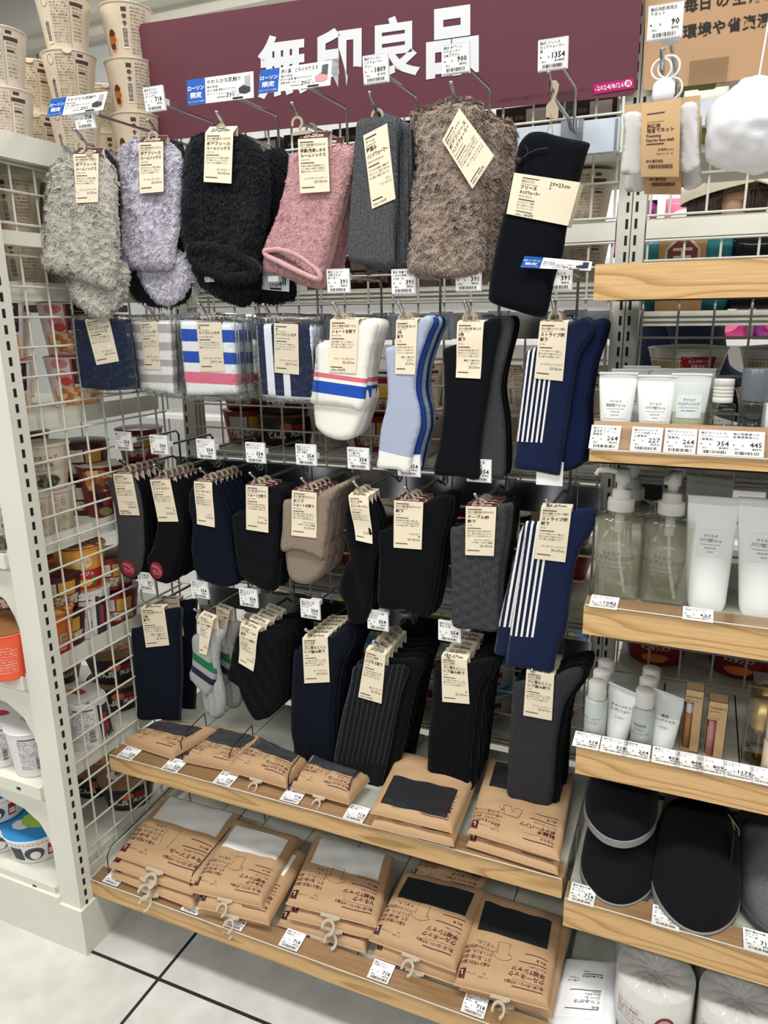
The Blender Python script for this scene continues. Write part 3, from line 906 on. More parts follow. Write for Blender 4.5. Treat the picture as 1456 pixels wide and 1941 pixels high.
def product(key, name, cat, label, group, tip, rail, arm_dz, quad, spec, layers, fold='cream', n=1, dy=0.0165, y=-0.213, bend=0.0, wave=0.0, lean=0.0,
            hooklabel=None, backlabel=None, extra=None, backmat=None, no_hook=False, ytip=-0.235, carddy=None, spread=0.002, foldd=0.014, yaw=None):
    """one hanging pack built from its soft layers, header card and plastic hook, then copied back along its rod"""
    if no_hook:
        x, zr = at(tip[0], tip[1], ytip)[0], at(tip[0], tip[1], ytip)[2] - 0.02
    else:
        x, zr, za = hook(tip[0], tip[1], rail, arm_dz, hooklabel or 'chrome hook carrying the ' + ' '.join(label.split(' on the')[0].split()[:12]), ytip, ytip + 0.03)
    root = thing(name, label, cat, (x, y, zr), group)
    YAW[0] = None if yaw is None else (x, yaw)
    front = 0
    for L in layers:
        mb = MB()
        ly = y + L.get('dy', 0)
        T = L.get('T', 0.005)
        P, F, nf = hang_shape(mb, L['poly'], ly, T, L.get('Tb'), L.get('r'), L.get('step', 0.005), 0, L.get('sm', 3), L.get('disp'),
                              px_uv(*L['uv'], ly) if 'uv' in L else None)
        mats = [L['mat']]
        if 'fur' in L:
            cnt, ln, wd = L['fur']
            fur(mb, P, F, nf, cnt, ln, wd, 0, seed=len(key) + int(tip[0]))
        mb.build(L.get('name', 'sock'), mats, root)
        if L.get('dy', 0) <= 0.0001:
            front = max(front, T + (L['fur'][1] * 0.75 + .003 if 'fur' in L else 0) + L.get('bulge', 0))
    cy = y - front - 0.0016 if carddy is None else y + carddy
    if quad is not None:
        cobj = card(root, quad, cy, spec, fold, bend, wave, lean, foldd=foldd)
        tl, tr = onp(*quad[0], cy), onp(*quad[1], cy)
        ctop = (tl + tr) / 2 + np.array((0, 0, 0.009 if tl[2] > 1.3 and foldd else 0.002))
        hanger(cobj, x, zr, cy + foldd * 0.5 if foldd else y + .004, ctop if foldd else ctop - (0, 0, .03), None)
    if extra:
        extra(root, cy)
    YAW[0] = None
    rr = random.Random(int(tip[0]))
    for k in range(1, n):
        c = copy_tree(root)
        c.location = (x + rr.uniform(-spread, spread) * 0.4, y + dy * k + rr.uniform(-.001, .001), zr)
        c.rotation_euler = (0, rr.uniform(-0.02, 0.02), rr.uniform(-0.05, 0.03))
        c['label'] = '%s pair behind the %s' % (ORD[k], ' '.join(label.split(' on the')[0].split()[:12]))
        if backmat and k in backmat:
            for ch in c.children:
                if ch.name.startswith(backmat[k][0]):
                    ch.material_slots[0].link = 'OBJECT'; ch.material_slots[0].material = backmat[k][1]
    return root, x, zr

NAVY, BLK, CHAR = 'x', 'x', 'x'
m_navy = knit('080e1a', '101a2c', 0.3)
m_navy2 = knit('090f1b', '121c30', 0.3)
m_blackk = knit('090a0d', '101217', 0.25)
m_black2 = knit('0d0e13', '14161c', 0.25)
m_blackrib = knit('080a0f', '11141b', 1.4, 900, 520, 0.4, 0.7)
m_charrib = knit('2f3033', '44464b', 1.4, 900, 520, 0.5, 0.6)
m_navyrib = knit('080e1a', '121b30', 1.2, 900, 600, 0.4, 0.6)
m_char = knit('3a3b3e', '4b4d52', 0.3)
m_cable = knit('38393b', '505256', 1.2, 700, 300, 0.5, 0.7)
m_taupe = knit('8b7b6d', '9d8f82', 1.0, 800, 300, 0.5, 0.6)
m_ltblue = knit('a9b9d8', 'c3d0e8', 0.3, 800, 420, 0.6)
m_royal = knit('1e3a7e', '2a4a96', 0.3)
m_bluegrey = knit('8f99a8', 'a7b1c0', 0.3)
m_ivory = knit('e9e6da', 'f4f2ea', 0.9, 900, 400, 0.4)
m_whitek = knit('efece3', 'f7f5ee', 0.5, 900, 400, 0.4)
m_greymel = knit('9c9d9b', 'b7b8b6', 0.4, 700, 420, 0.6)
m_stripenavy = knit('131e3e', '1a2749', 0.3)
m_wool = knit('494c4f', '66696c', 1.8, 500, 330, 0.6, 0.9)
m_pink = knit('c39698', 'd2aaab', 0.0, 420, 420, 0.7, 0.8)
m_mauve = knit('6e5560', '85707a', 0.0, 420)
m_fleece = knit('0a0c11', '11141a', 0.0, 500, 420, 0.4)
m_boagrey = plain('c6c2b8', 0.95, 0, 0.1, 0.2)
m_lav = plain('d5d1de', 0.95, 0, 0.1, 0.2)
m_boablack = plain('12151b', 0.95, 0, 0.1, 0.25)
m_boadark = plain('2b2d30', 0.95, 0, 0.1, 0.2)
m_boabrown = plain('a39285', 0.95, 0, 0.1, 0.2)

def tagpt(px, py, y, *a):
    return price_tag(at(px, py, y), *a)
HT = 'price tags on the hook arms'

# ================================================================== ROW 1
bodyf = ('足を冷やさないよう両面と裏面を', 'ボア仕様にしました。あたたかく、', 'やわらかな肌触りです。')
G1 = 'fluffy socks and warmers on the top row'
def seam_disp(a, b, d):
    return np.array([0.005 * noise.noise(Vector((x_ * 16, z_ * 12, 3.1))) + 0.002 * noise.noise(Vector((x_ * 45, z_ * 45, 8.0))) for x_, z_ in zip(a, b)])
product('greyboa', 'fluffy_socks', 'socks', 'light grey fluffy boa fleece room socks hanging at the far left of the top row', G1, (142, 246), 'r1', 0.052,
        [(139, 292), (187, 291), (186, 383), (144.5, 385)],
        dict(top='足なり直角 再生ポリエステル', title=('ボアフリース', 'ルームソックス'), en='Cozy Socks', body=bodyf, colour=('グレイッシュブラウン×ブラウン',), size='23-25cm'),
        [dict(poly=[(138, 291), (115, 297), (97, 317), (89, 346), (86, 400), (85, 459), (81, 490), (85, 509), (122, 519), (165, 532), (201, 545), (221, 541), (227, 494), (227, 440), (224, 396), (222, 330), (211, 310), (194, 292), (165, 287)],
              T=0.014, r=0.02, mat=m_boagrey, fur=(34000, 0.0062, 0.0010), name='sock', disp=seam_disp),
         dict(poly=[(122, 505), (128, 530), (138, 557), (150, 577), (165, 590), (185, 599), (202, 598), (214, 592), (228, 577), (237, 560), (244, 527), (240, 501), (200, 480), (150, 480)],
              T=0.011, r=0.018, dy=0.016, mat=m_boagrey, fur=(11000, 0.0075, 0.0011), name='sock')],
        'maroon', 1, y=-0.275, yaw=0.55, ytip=-0.30)
product('greyboab', 'fluffy_socks', 'socks', 'dark charcoal fluffy socks hanging behind the light grey pair on the first hook', G1, (150, 246), 'r1', 0.052, None, {},
        [dict(poly=[(150, 283), (195, 283), (215, 300), (226, 326), (229, 400), (228, 480), (226, 530), (200, 540), (150, 520), (110, 480), (105, 340)], T=0.010, r=0.015, mat=m_boadark, fur=(9000, 0.0075, 0.0011))],
        n=1, y=-0.235, no_hook=True, yaw=0.55, ytip=-0.30)
product('lav', 'fluffy_socks', 'socks', 'pale lavender fluffy boa fleece room socks on the second hook of the top row', G1, (280.5, 227.6), 'r1', 0.052,
        [(263, 270), (309, 268), (310, 363), (265, 367)],
        dict(top='足なり直角 再生ポリエステル', title=('ボアフリース', 'ルームソックス'), en='Cozy Socks', body=bodyf, colour=('ラベンダー×ダークグレー',), size='23-25cm'),
        [dict(poly=[(250.6, 270), (234, 279), (227.5, 287), (223, 316), (227.5, 379), (227.5, 429), (216, 475), (221, 494.6), (237, 506), (265, 508), (297, 509), (326, 504), (333, 468), (343, 412), (348, 346), (344.6, 297), (330, 275), (310, 264), (280, 262)],
              T=0.014, r=0.02, mat=m_lav, fur=(34000, 0.0058, 0.0010), disp=seam_disp),
         dict(poly=[(262, 490), (267, 520), (277, 544), (291, 562), (307, 574), (326, 574), (349.5, 557), (366, 518), (359, 488), (320, 470)], T=0.011, r=0.018, dy=0.016, mat=m_lav, fur=(10000, 0.007, 0.0011))],
        'maroon', 1, y=-0.21)
product('lavb', 'fluffy_socks', 'socks', 'dark grey fluffy socks hanging behind the lavender pair', G1, (290, 227), 'r1', 0.052, None, {},
        [dict(poly=[(262, 275), (335, 268), (352, 300), (352, 420), (350, 500), (364, 540), (350, 575), (300, 583), (262, 570), (240, 520), (240, 320)], T=0.010, r=0.015, mat=m_boadark, fur=(8000, 0.007, 0.0011))],
        n=1, y=-0.176, no_hook=True)
def cuff(poly, c_in, mat_in, T=0.006, dyf=-0.004, furry=0):
    """open sock mouth: rolled rim and the hollow seen inside it"""
    def f(root, cy):
        y0 = LOC[root.name][1] + dyf
        ring = [at(a, b, y0) for a, b in catmull(poly, 5)]
        ring.append(ring[0])
        top = np.mean([p for p in ring], 0)
        mb = MB(); mb.tube(ring + [ring[1]], T, 0, 8, False)
        if furry:
            rg = np.random.default_rng(4); V_ = []
            for q in range(furry):
                k = rg.integers(0, len(ring) - 1); f_ = rg.random(); c_ = ring[k] * (1 - f_) + ring[k + 1] * f_; a = rg.uniform(-2.4, 1.2)
                o_ = np.array((0, -math.cos(a), math.sin(a))); p_ = c_ + o_ * T * .9; d_ = o_ * .6 + np.array((0, 0, -.6)) + rg.normal(0, .25, 3); s_ = rg.normal(0, 1, 3) * .0006
                V_ += [p_ - s_, p_ + s_, p_ + d_ * .007]
            mb.add(V_, [(3 * q, 3 * q + 1, 3 * q + 2) for q in range(furry)], 0, True)
        mb.build('cuff_rim', c_in, root)
        n = len(ring) - 1
        v = ring[:n] + [p * 0.6 + top * 0.4 + np.array((0, 0.006, 0.012)) for p in ring[:n]] + [top + np.array((0, 0.010, 0.022))]
        F = [(i, (i + 1) % n, n + (i + 1) % n, n + i) for i in range(n)] + [(n + i, n + (i + 1) % n, 2 * n) for i in range(n)]
        mb = MB(); mb.add(v, F, 0, True); mb.build('lining', mat_in, root)
    return f
product('blackboa', 'fluffy_socks', 'socks', 'black fluffy boa fleece room socks with an open dark mouth on the third hook', G1, (410.5, 212.7), 'r1', 0.052,
        [(389, 252), (442, 251), (438.5, 348), (386, 344.5)],
        dict(top='足なり直角 再生ポリエステル', title=('ボアフリース', 'ルームソックス'), en='Cozy Socks', body=bodyf, colour=('ダークグレー',), size='23-25cm'),
        [dict(poly=[(389, 252), (366, 264), (354, 290), (349.5, 330), (348, 400), (348, 445), (353, 468), (363, 498), (400, 522), (440, 532), (489, 514), (493, 475), (509, 412), (511, 330), (499, 287), (479.6, 264), (453, 253), (420, 249)],
              T=0.013, r=0.02, mat=m_boablack, fur=(22000, 0.0065, 0.0010), disp=seam_disp),
         dict(poly=[(368, 500), (376, 525), (389, 547), (425, 567), (453, 577), (473, 574), (493, 554), (497, 514), (495, 480), (430, 480)], T=0.011, r=0.018, dy=0.018, mat=m_boablack, fur=(9000, 0.0065, 0.0010))],
        'cream', 1, y=-0.21,
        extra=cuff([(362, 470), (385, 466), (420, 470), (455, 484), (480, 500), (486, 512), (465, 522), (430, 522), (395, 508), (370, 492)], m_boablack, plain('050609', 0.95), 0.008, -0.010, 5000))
product('blackboab', 'fluffy_socks', 'socks', 'black fluffy socks hanging behind the black pair on the third hook', G1, (425, 212), 'r1', 0.052, None, {},
        [dict(poly=[(490, 300), (505, 287), (525, 280), (545, 290), (549, 330), (545, 420), (548, 500), (562, 545), (555, 568), (520, 574), (480, 570), (470, 520), (480, 400)], T=0.012, r=0.016, mat=m_boablack, fur=(9000, 0.0065, 0.0010))],
        n=1, y=-0.168, no_hook=True)
pk = [(549, 300), (570, 285), (621, 279), (644, 273), (667.5, 277), (675.7, 290), (671, 313), (657.6, 356), (641, 415), (624.6, 471.5), (613, 515), (604, 528), (590, 524), (560, 500), (520, 480), (499, 477), (506, 455), (525.7, 409), (545.5, 330)]
pk2 = [(560, 300), (660, 285), (668, 320), (640, 420), (616, 520), (612, 545), (598, 545), (539, 524), (502.6, 514), (499, 490), (530, 410)]
pk3 = [(575, 300), (668, 290), (674, 330), (648, 430), (622, 530), (612, 548), (590, 545), (560, 535), (540, 500)]
product('pink', 'room_socks', 'socks', 'dusty pink pile room socks tilted to the left on the fourth hook', G1, (553.7, 196), 'r1', 0.052,
        [(564.6, 264), (621, 260.5), (625, 362.7), (569, 366.6)],
        dict(top='足なり直角 履き口やわらか', title=('表裏2色楽しめる', 'ルームソックス'), en='Cozy Socks', body=('外面も内面も綿混素材です。', 'パイル編みの生地を二枚重ねた', '構造のため、あたたかです。'), colour=('ピンク×チャコールグレー',), size='23-25cm'),
        [dict(poly=pk, T=0.010, r=0.014, mat=m_pink, fur=(9000, 0.0026, 0.0011)),
         dict(poly=pk2, T=0.006, r=0.010, dy=0.012, mat=m_pink, fur=(5000, 0.0026, 0.0011)),
         dict(poly=pk3, T=0.006, r=0.010, dy=0.020, mat=m_pink)],
        'maroon', 2, y=-0.212, dy=0.045, spread=0.02,
        extra=cuff([(503, 476), (530, 473), (560, 482), (588, 500), (604, 516), (606, 528), (592, 526), (560, 512), (528, 496), (508, 486)], m_pink, m_mauve, 0.0045, -0.008))
product('wool', 'hand_warmers', 'hand warmers', 'dark grey ribbed wool hand warmers with a tilted cream tag', G1, (700.8, 175.8), 'r1', 0.055,
        [(688.4, 257), (733.8, 233.5), (749.6, 376.7), (705, 396)],
        dict(top='ウール', title=('畦編み', 'ハンドウォーマー'), en='Hand warmers', body=('ウール100%使用。畦編みで', '手にフィット。着けたままでも', 'PCや細かい作業がし易いです。'), colour=('グレー', 'フリーサイズ'), price='1990'),
        [dict(poly=[(677, 231.5), (693.6, 224), (720, 221), (757.5, 223), (759.5, 236.6), (756, 286), (755, 330), (752, 389), (750, 461.6), (746.6, 506), (700, 503), (667.5, 498), (659, 478), (662.6, 412), (667.5, 330), (672, 280)],
              T=0.007, r=0.009, mat=m_wool, name='warmer'),
         dict(poly=[(700, 232), (770, 231), (789.5, 257), (784, 340), (778, 420), (773, 508), (720, 512), (690, 500)], T=0.007, r=0.009, dy=0.018, mat=m_wool, name='warmer'),
         dict(poly=[(720, 240), (785, 245), (793, 262), (790, 380), (782, 512), (740, 514), (720, 490)], T=0.006, r=0.009, dy=0.034, mat=m_wool, name='warmer')],
        n=1, y=-0.212, foldd=0)
product('boa', 'hand_warmers', 'hand warmers', 'brown fluffy boa hand warmers with a cream tag turned to a diamond', G1, (855, 157), 'r1', 0.055,
        [(838, 266.5), (870.8, 204.7), (936.7, 295), (895.5, 358)],
        dict(top='再生ポリエステル', title=('ボアフリース', 'ハンドウォーマー'), en='Hand warmers', body=('柔らかなボアで仕上げました。指先が', '出るのでスマホや本が持て、', 'PCや細かい作業がし易いです。'), colour=('ダークモカブラウン', 'フリーサイズ'), price='990'),
        [dict(poly=[(780, 220), (788, 212), (825, 201.6), (846, 192), (866.7, 188), (897.6, 191), (916, 203.6), (920, 224), (916, 300), (918, 400), (917, 480), (915, 508), (880, 520), (852, 522), (789.5, 517), (775, 504), (781, 470), (782, 430), (784, 368.5), (793.5, 317), (792.5, 276), (784, 235)],
              T=0.015, r=0.02, mat=m_boabrown, fur=(42000, 0.0068, 0.0012), name='warmer', disp=seam_disp)],
        n=1, y=-0.21, foldd=0)
for kk, (poly, yy, lb) in enumerate((([(890, 232), (915, 224), (945, 228), (952, 250), (950, 350), (945, 450), (938, 520), (905, 522), (890, 480), (885, 300)], -0.176, 'brown fluffy hand warmer behind the front one with the diamond tag'),
                                     ([(925, 240), (950, 228), (975, 236), (980, 262), (975, 350), (962, 450), (955, 520), (930, 524), (918, 470)], -0.142, 'brown fluffy hand warmer hanging furthest back beside the black neck warmer'))):
    product('boab%d' % kk, 'hand_warmers', 'hand warmers', lb, G1, (858, 157), 'r1', 0.05, None, {}, [dict(poly=poly, T=0.015, r=0.018, mat=m_boabrown, fur=(14000, 0.0068, 0.0012), name='warmer')], n=1, y=yy, no_hook=True)

def neck_extra(root, cy):
    y0 = LOC[root.name][1]
    # paper sleeve round the folded fleece
    q = [at(*p, y0 - 0.0135) for p in ((973.8, 327), (1098.8, 345.6), (1075.8, 428), (959, 405))]
    Wd, Hd = 100.0, 66.0
    mp = Quad(*q, Wd, Hd)
    mb = MB(); mb.slab(mp, Wd, Hd, 0.0007, 0, 6, 3)
    bk = [p + np.array((0, 0.028, 0)) for p in q]
    mb.slab(Quad(bk[1], bk[0], bk[3], bk[2], Wd, Hd), Wd, Hd, 0.0007, 0, 2, 2)
    for i, j in ((0, 3), (2, 1)):
        mb.slab(Quad(bk[i], q[i], q[j], bk[j], 28, Hd) if i == 0 else Quad(bk[1], q[1], q[2], bk[2], 28, Hd), 28, Hd, 0.0007, 0, 1, 2)
    mb.rect(mp, 15, 5, 41, 6.2, 2, .0004, 3, 1); mb.text(mp, '再生ポリエステル', 15, 12, 4.4, 1, 'L', 20, 0.01); mb.rect(mp, 15, 14.5, 41, 15, 2, .0004, 3, 1)
    mb.text(mp, 'フリース', 15, 22, 6.6, 1, 'L', None, 0.03); mb.text(mp, 'ネックウォーマー', 15, 30, 6.6, 1, 'L', 32, 0.03); mb.text(mp, 'Neck warmer', 15, 35, 3.8, 1)
    mb.rect(mp, 15, 38.5, 41, 39.8, 2, .0004, 3, 1)
    for i, l in enumerate(('やわらかなフリース使用。', '軽くて肌あたりの良い', 'ネックウォーマーです。')):
        mb.text(mp, l, 15, 45 + 4.6 * i, 3.7, 1, 'L', 27)
    mb.rect(mp, 15, 57.5, 41, 58.6, 2, .0004, 3, 1); mb.text(mp, '消費税込', 15, 64.4, 2.8, 1); mb.text(mp, '1490円', 28, 64.6, 5.6, 1, 'L', 16, 0.01)
    mb.text(mp, '29×23cm', 58, 11.5, 8.2, 1, 'L', 34, 0.01); mb.text(mp, '黒', 58, 17, 4, 1)
    mb.build('paper_sleeve', [m_card, m_ink, m_maroon], root)
    # flat beige hook tab and string
    pl = [(1035, 222), (1058, 226), (1059, 205), (1052, 190), (1058, 172), (1060, 160), (1054, 152), (1046, 153), (1044, 160), (1046, 170), (1051, 168), (1051, 176), (1045, 190), (1036, 200)]
    P2 = np.array([at(a, b, y0 + 0.001)[[0, 2]] for a, b in pl])
    mb = MB(); mb.prism(P2, lambda a, b, h: np.stack([a, 0 * a + y0 + 0.001 + h, b], -1), -0.001, 0.001); mb.build('plastic_hook', m_hang, root)
    mb = MB()
    for p in ((1036, 256), (1048, 256)):
        mb.tube([at(1044, 214, y0), at(1042 if p[0] < 1040 else 1046, 236, y0 - .001), at(*p, y0)], 0.0006, 0, 5)
    mb.build('string', plain('a78f7c', 0.8), root)
    mb = MB()
    mb.tube([at(*p, y0 - .0145) for p in ((995, 275), (1001, 285), (999, 294), (985, 303), (982, 306), (1000, 292), (1018, 283), (1038, 281))], 0.0009, 0, 6)
    c = at(983, 304, y0 - .016); mb.lathe([(0, -.004), (.0042, -.003), (.005, 0), (.0042, .003), (0, .004)], c, 0, 12)
    mb.build('drawcord', plain('23242a', 0.6), root)
product('neck', 'neck_warmer', 'neck warmer', 'black fleece neck warmer in a wide cream paper sleeve reading 29x23cm', None, (1040, 137.5), 'r1', 0.045, None, {},
        [dict(poly=[(985, 272), (1003.6, 252), (1030, 250), (1051, 256), (1085, 264), (1117, 271), (1115, 285), (1110.8, 299), (1098, 346.7), (1087, 390), (1075.8, 427), (1066.5, 484.7), (1050, 538), (1038, 593), (1022, 601), (980, 590), (931.4, 573.6), (926.7, 554), (931, 515), (939, 474.7), (951, 419), (965, 370), (975, 328), (979, 295)],
              T=0.011, r=0.014, mat=m_fleece, name='fleece')], n=1, y=-0.215, extra=neck_extra)

promo([(97, 188), (204, 173), (195, 208), (89, 222)], -0.275, 'やわらかな肌触り', ('無印良品', '足なり直角 再生ポリエステル', 'ボアフリース ルームソックス'), '790', 'blue and white promotion card tilted over the light grey fluffy socks', ('b9aab4', '3c3f44'))
promo([(354, 152), (480, 135), (481, 185), (356, 200)], -0.215, 'やわらかな肌触り', ('無印良品', '足なり直角 再生ポリエステル', 'ボアフリース ルームソックス'), '790', 'blue and white promotion card over the black fluffy socks', ('b3a5b3', '34373c'))
promo([(493, 133.5), (629.6, 114), (626, 161.6), (489.5, 178)], -0.215, '表と裏、どちらも使える', ('無印良品', '足なり直角 履き口やわらか', '表裏2色楽しめる ルームソックス'), '790', 'blue and white promotion card with a pink sock picture over the pink socks', ('55585c', 'd99aa0'))
promo([(995, 485), (1123, 496), (1120, 513), (986, 507)], -0.235, '', ('無印良品', '足なり直角 ジャカード編み', 'ストライプ柄 靴下'), '430', 'blue and white promotion card lying almost flat below the neck warmer', ('30395c', '30395c'))
for px, py, pr, tx, ln, lb, y in (
    (291, 187, '718', '790', ['無印 ボアルー', 'ムソックス23-', '25 レッグG'], 'white price tag reading 718 above the lavender socks', -0.212),
    (158, 221, '718', '790', ['無印 ボアルー', 'ムソックス23-'], 'grey-lit price tag half hidden below the tilted promotion card at the far left', -0.270),
    (711, 130, '1809', '1990', ['無印 ウールハ', 'ンドウォーマー', 'グレー'], 'white price tag reading 1809 above the grey wool hand warmers', -0.212),
    (863, 110, '900', '990', ['無印 ボアハン', 'ドウォーマー', 'DMブラウン'], 'white price tag reading 900 above the brown hand warmers', -0.212),
    (1047, 102, '1354', '1489', ['無印 フリース', 'ネックウォーマー', '黒'], 'white price tag reading 1354 in front of the maroon sign', -0.212)):
    v = np.array((0, 0.10, -1.0))
    price_tag(at(px, py, y), pr, tx, ln, lb, HT, (1, 0, 0), v)

# ================================================================== ROW 2
G2 = 'packed handkerchiefs on the second row'
def bag(poly, dy=-0.004, T=0.006):
    def f(root, cy):
        y0 = LOC[root.name][1] + dy
        mb = MB(); hang_shape(mb, poly, y0, T, 0.006, 0.01, 0.006, 0, 1, lambda a, b, d: 0.0012 * np.sin(a * 520 + b * 300) + 0.0012 * np.sin(b * 420 - a * 210))
        mb.build('clear_bag', m_plastic_clear, root)
    return f
hk = dict(title=('ハーフハンカチ',), en='Towel handkerchief', body=('ポケットに入れても嵩張らない、', 'ハーフサイズのハンカチです。', '端はオーガニックコットン。'), size='23×11cm')
product('hk1', 'towel_handkerchief', 'handkerchief', 'dark navy towel handkerchief in a clear bag at the left end of the second row', G2, (168, 588), 'r2', 0.06,
        [(160.6, 607), (205.5, 600), (225.5, 684.7), (183, 692)], dict(hk, top='綿 ガーゼ', colour=('ダークネイビー',)),
        [dict(poly=[(140, 606), (190, 602), (240, 606), (250, 670), (258, 738), (205, 741), (155, 736), (146, 670)], T=0.005, sm=1, mat=knit('141f38', '1d2c4a', 0.2), name='cloth')], 'maroon', 2, y=-0.262, dy=0.012, yaw=0.3, ytip=-0.275,
        extra=bag([(132, 596), (190, 594), (244, 597), (254, 670), (262, 745), (210, 748), (152, 745), (140, 670)], -0.0085), carddy=-0.0062)
m_hgrey = striped('towel_grey_stripe', 'ecebe8', [(.05, .18, 'b5b0ab'), (.31, .43, 'b5b0ab'), (.56, .66, 'b5b0ab'), (.78, .90, 'b5b0ab')], 'V', None, 0.02)
product('hk2', 'towel_handkerchief', 'handkerchief', 'beige and white striped towel handkerchief in a clear bag', G2, (275, 577.5), 'r2', 0.06,
        [(266, 610.5), (297, 608), (305, 701), (274, 700)], dict(hk, top='綿 やわらか', colour=('ライトグレーボーダー',)),
        [dict(poly=[(245, 608), (285, 607), (326.5, 607), (330, 680), (333, 748), (297, 742), (261.6, 735), (252, 670)], T=0.005, sm=1, mat=m_hgrey, name='cloth', uv=((245, 608), (326.5, 608), (262, 737)))], 'maroon', 3, y=-0.215, dy=0.012,
        extra=bag([(240, 597), (285, 596), (338, 597), (344, 680), (347, 757), (300, 752), (258, 745), (246, 670)], -0.0085), carddy=-0.0062)
m_hblue = striped('towel_blue_pink', 'eef0f0', [(.12, .28, '2350b4'), (.41, .56, '2350b4'), (.68, .83, 'e2748c')], 'V', (0.02, 0.98), 0.02)
product('hk3', 'towel_handkerchief', 'handkerchief', 'white towel handkerchief with blue and pink stripes in a clear bag', G2, (377, 576.5), 'r2', 0.06,
        [(372, 610.5), (419, 610.5), (425.4, 704), (380, 704)], dict(hk, top='綿', colour=('ライトブルーボーダー',)),
        [dict(poly=[(341, 607), (395, 608), (446.7, 610.7), (451, 680), (455, 747.5), (405, 749), (354.4, 749), (346, 680)], T=0.005, sm=1, mat=m_hblue, name='cloth', uv=((341, 607), (447, 609), (354, 749)))], 'maroon', 5, y=-0.218, dy=0.013,
        extra=bag([(336, 594), (395, 592), (462, 597), (466, 680), (470, 757), (405, 762), (348, 758), (340, 680)], -0.0085), carddy=-0.0062)
m_hnavy = striped('towel_navy_bars', 'e8ebf2', [(.02, .16, '1b2340'), (.29, .45, '1b2340'), (.57, .95, '1b2340')], 'U', (0.0, 0.965), 0.015)
product('hk4', 'towel_handkerchief', 'handkerchief', 'navy towel handkerchief with white upright bars in a crinkled clear bag', G2, (499, 577.5), 'r2', 0.06,
        [(519.3, 612.5), (565, 614.6), (566.7, 710.4), (520.4, 706)], dict(hk, top='綿', colour=('ネイビーストライプ',)),
        [dict(poly=[(486, 613), (540, 613), (595, 615.6), (594, 690), (593, 759), (545, 757), (497, 751), (490, 690)], T=0.005, sm=1, mat=m_hnavy, name='cloth', uv=((486, 613), (595, 615), (496, 752)))], 'maroon', 3, y=-0.216, dy=0.013,
        extra=bag([(480, 594), (540, 593), (604, 597), (602, 690), (601, 768), (545, 765), (490, 760), (484, 690)], -0.0085), carddy=-0.0062)
G2s = 'socks on the second row'
m_wstripe = striped('sock_white_pink_blue', 'ecebe2', [(.06, .22, 'd9707f'), (.34, .76, '2450b2')], 'V', None, 0, 0.92, 1.2, 360)
product('wshort', 'short_socks', 'socks', 'white short socks with a pink and a blue stripe and cuff folded down', G2s, (632, 575.5), 'r2', 0.06,
        [(626, 606), (680, 606), (674.5, 708), (623, 705)],
        dict(top='足なり直角 足底パイル', title=('ショート丈靴下',), en='Short Socks', body=('足底は肌触りの良いパイル編みにし、', '動きに合わせて編みたてました。', '汗の臭いを抑制します。'), colour=('ブルー・ピンクボーダー',), size='25-27cm', price='430'),
        [dict(poly=[(599, 657), (612, 648), (640, 640), (681.7, 612), (698, 604), (714.7, 607), (717.7, 622), (711, 645), (704, 669), (699, 700), (696, 731), (688, 777), (660, 772), (620, 768), (589, 763), (592, 735), (595, 704), (598, 680)],
              T=0.006, mat=m_wstripe, uv=((595, 700), (697, 714), (591, 754)), name='sock'),
         dict(poly=[(598, 750), (597, 797), (603, 813), (618, 826), (642.5, 834), (663, 832), (677.6, 818), (690, 785), (698, 740), (640, 730)], T=0.007, r=0.012, dy=0.009, mat=m_whitek, name='sock')],
        'cream', 4, y=-0.215, dy=0.015)
m_lbstripe = striped('sock_pale_blue', 'a8b2c8', [(0.0, 0.825, 'a8b2c8'), (0.825, 1.0, 'f1efe6')], 'V')
lb = [(731, 661), (740, 657), (765, 645), (791.7, 611), (807, 599), (819.5, 599), (821.6, 612), (813, 630), (807, 646.5), (797, 675), (790.7, 704), (788.6, 735), (792, 757), (796.8, 776), (798, 807), (792, 830), (786.5, 848.5), (781, 875), (774, 898), (751.5, 890), (716.5, 886.6), (717, 868), (718.5, 848.5), (722.7, 811), (733, 770), (735, 735), (732, 684)]
lbr = [(a + 11, b + 3) for a, b in lb]
product('ltblue', 'long_socks', 'socks', 'pale blue two-tone long socks with white cuffs pointing down', G2s, (755.6, 574), 'r2', 0.06,
        [(751, 607.4), (791.7, 606), (786.5, 710), (749, 708.8)],
        dict(top='足なり直角 表裏で楽しめる', title=('2色', '靴下'), en='Socks', body=('表と裏で色が違う靴下です。', '気分やシーンに合わせて、', 'コーディネートを楽しめます。'), colour=('裏返して履けます', '白×ブルー'), size='25-27cm'),
        [dict(poly=lb, T=0.004, mat=m_lbstripe, uv=((718.5, 600), (790, 612), (716, 902)), name='sock'),
         dict(poly=lbr, T=0.003, dy=0.008, mat=m_royal, name='sock')],
        'cream', 4, y=-0.215, dy=0.015, backmat={1: ('sock', m_bluegrey), 2: ('sock', m_royal), 3: ('sock', m_bluegrey)})
bk2 = [(840, 664), (852, 657), (880, 645), (918.4, 611), (937, 601), (949, 601), (951, 622), (943, 655), (937, 684), (929, 735), (923, 770), (918.4, 797), (913, 835), (910, 869), (908, 908), (865, 902), (823.6, 898), (829, 860), (834, 828), (839, 790), (842, 745.5), (841, 694)]
bk3 = [(918, 620), (955, 600), (972, 602), (974, 625), (960, 680), (950, 735), (958, 800), (960, 868), (955, 905), (930, 905), (905, 900), (908, 800)]
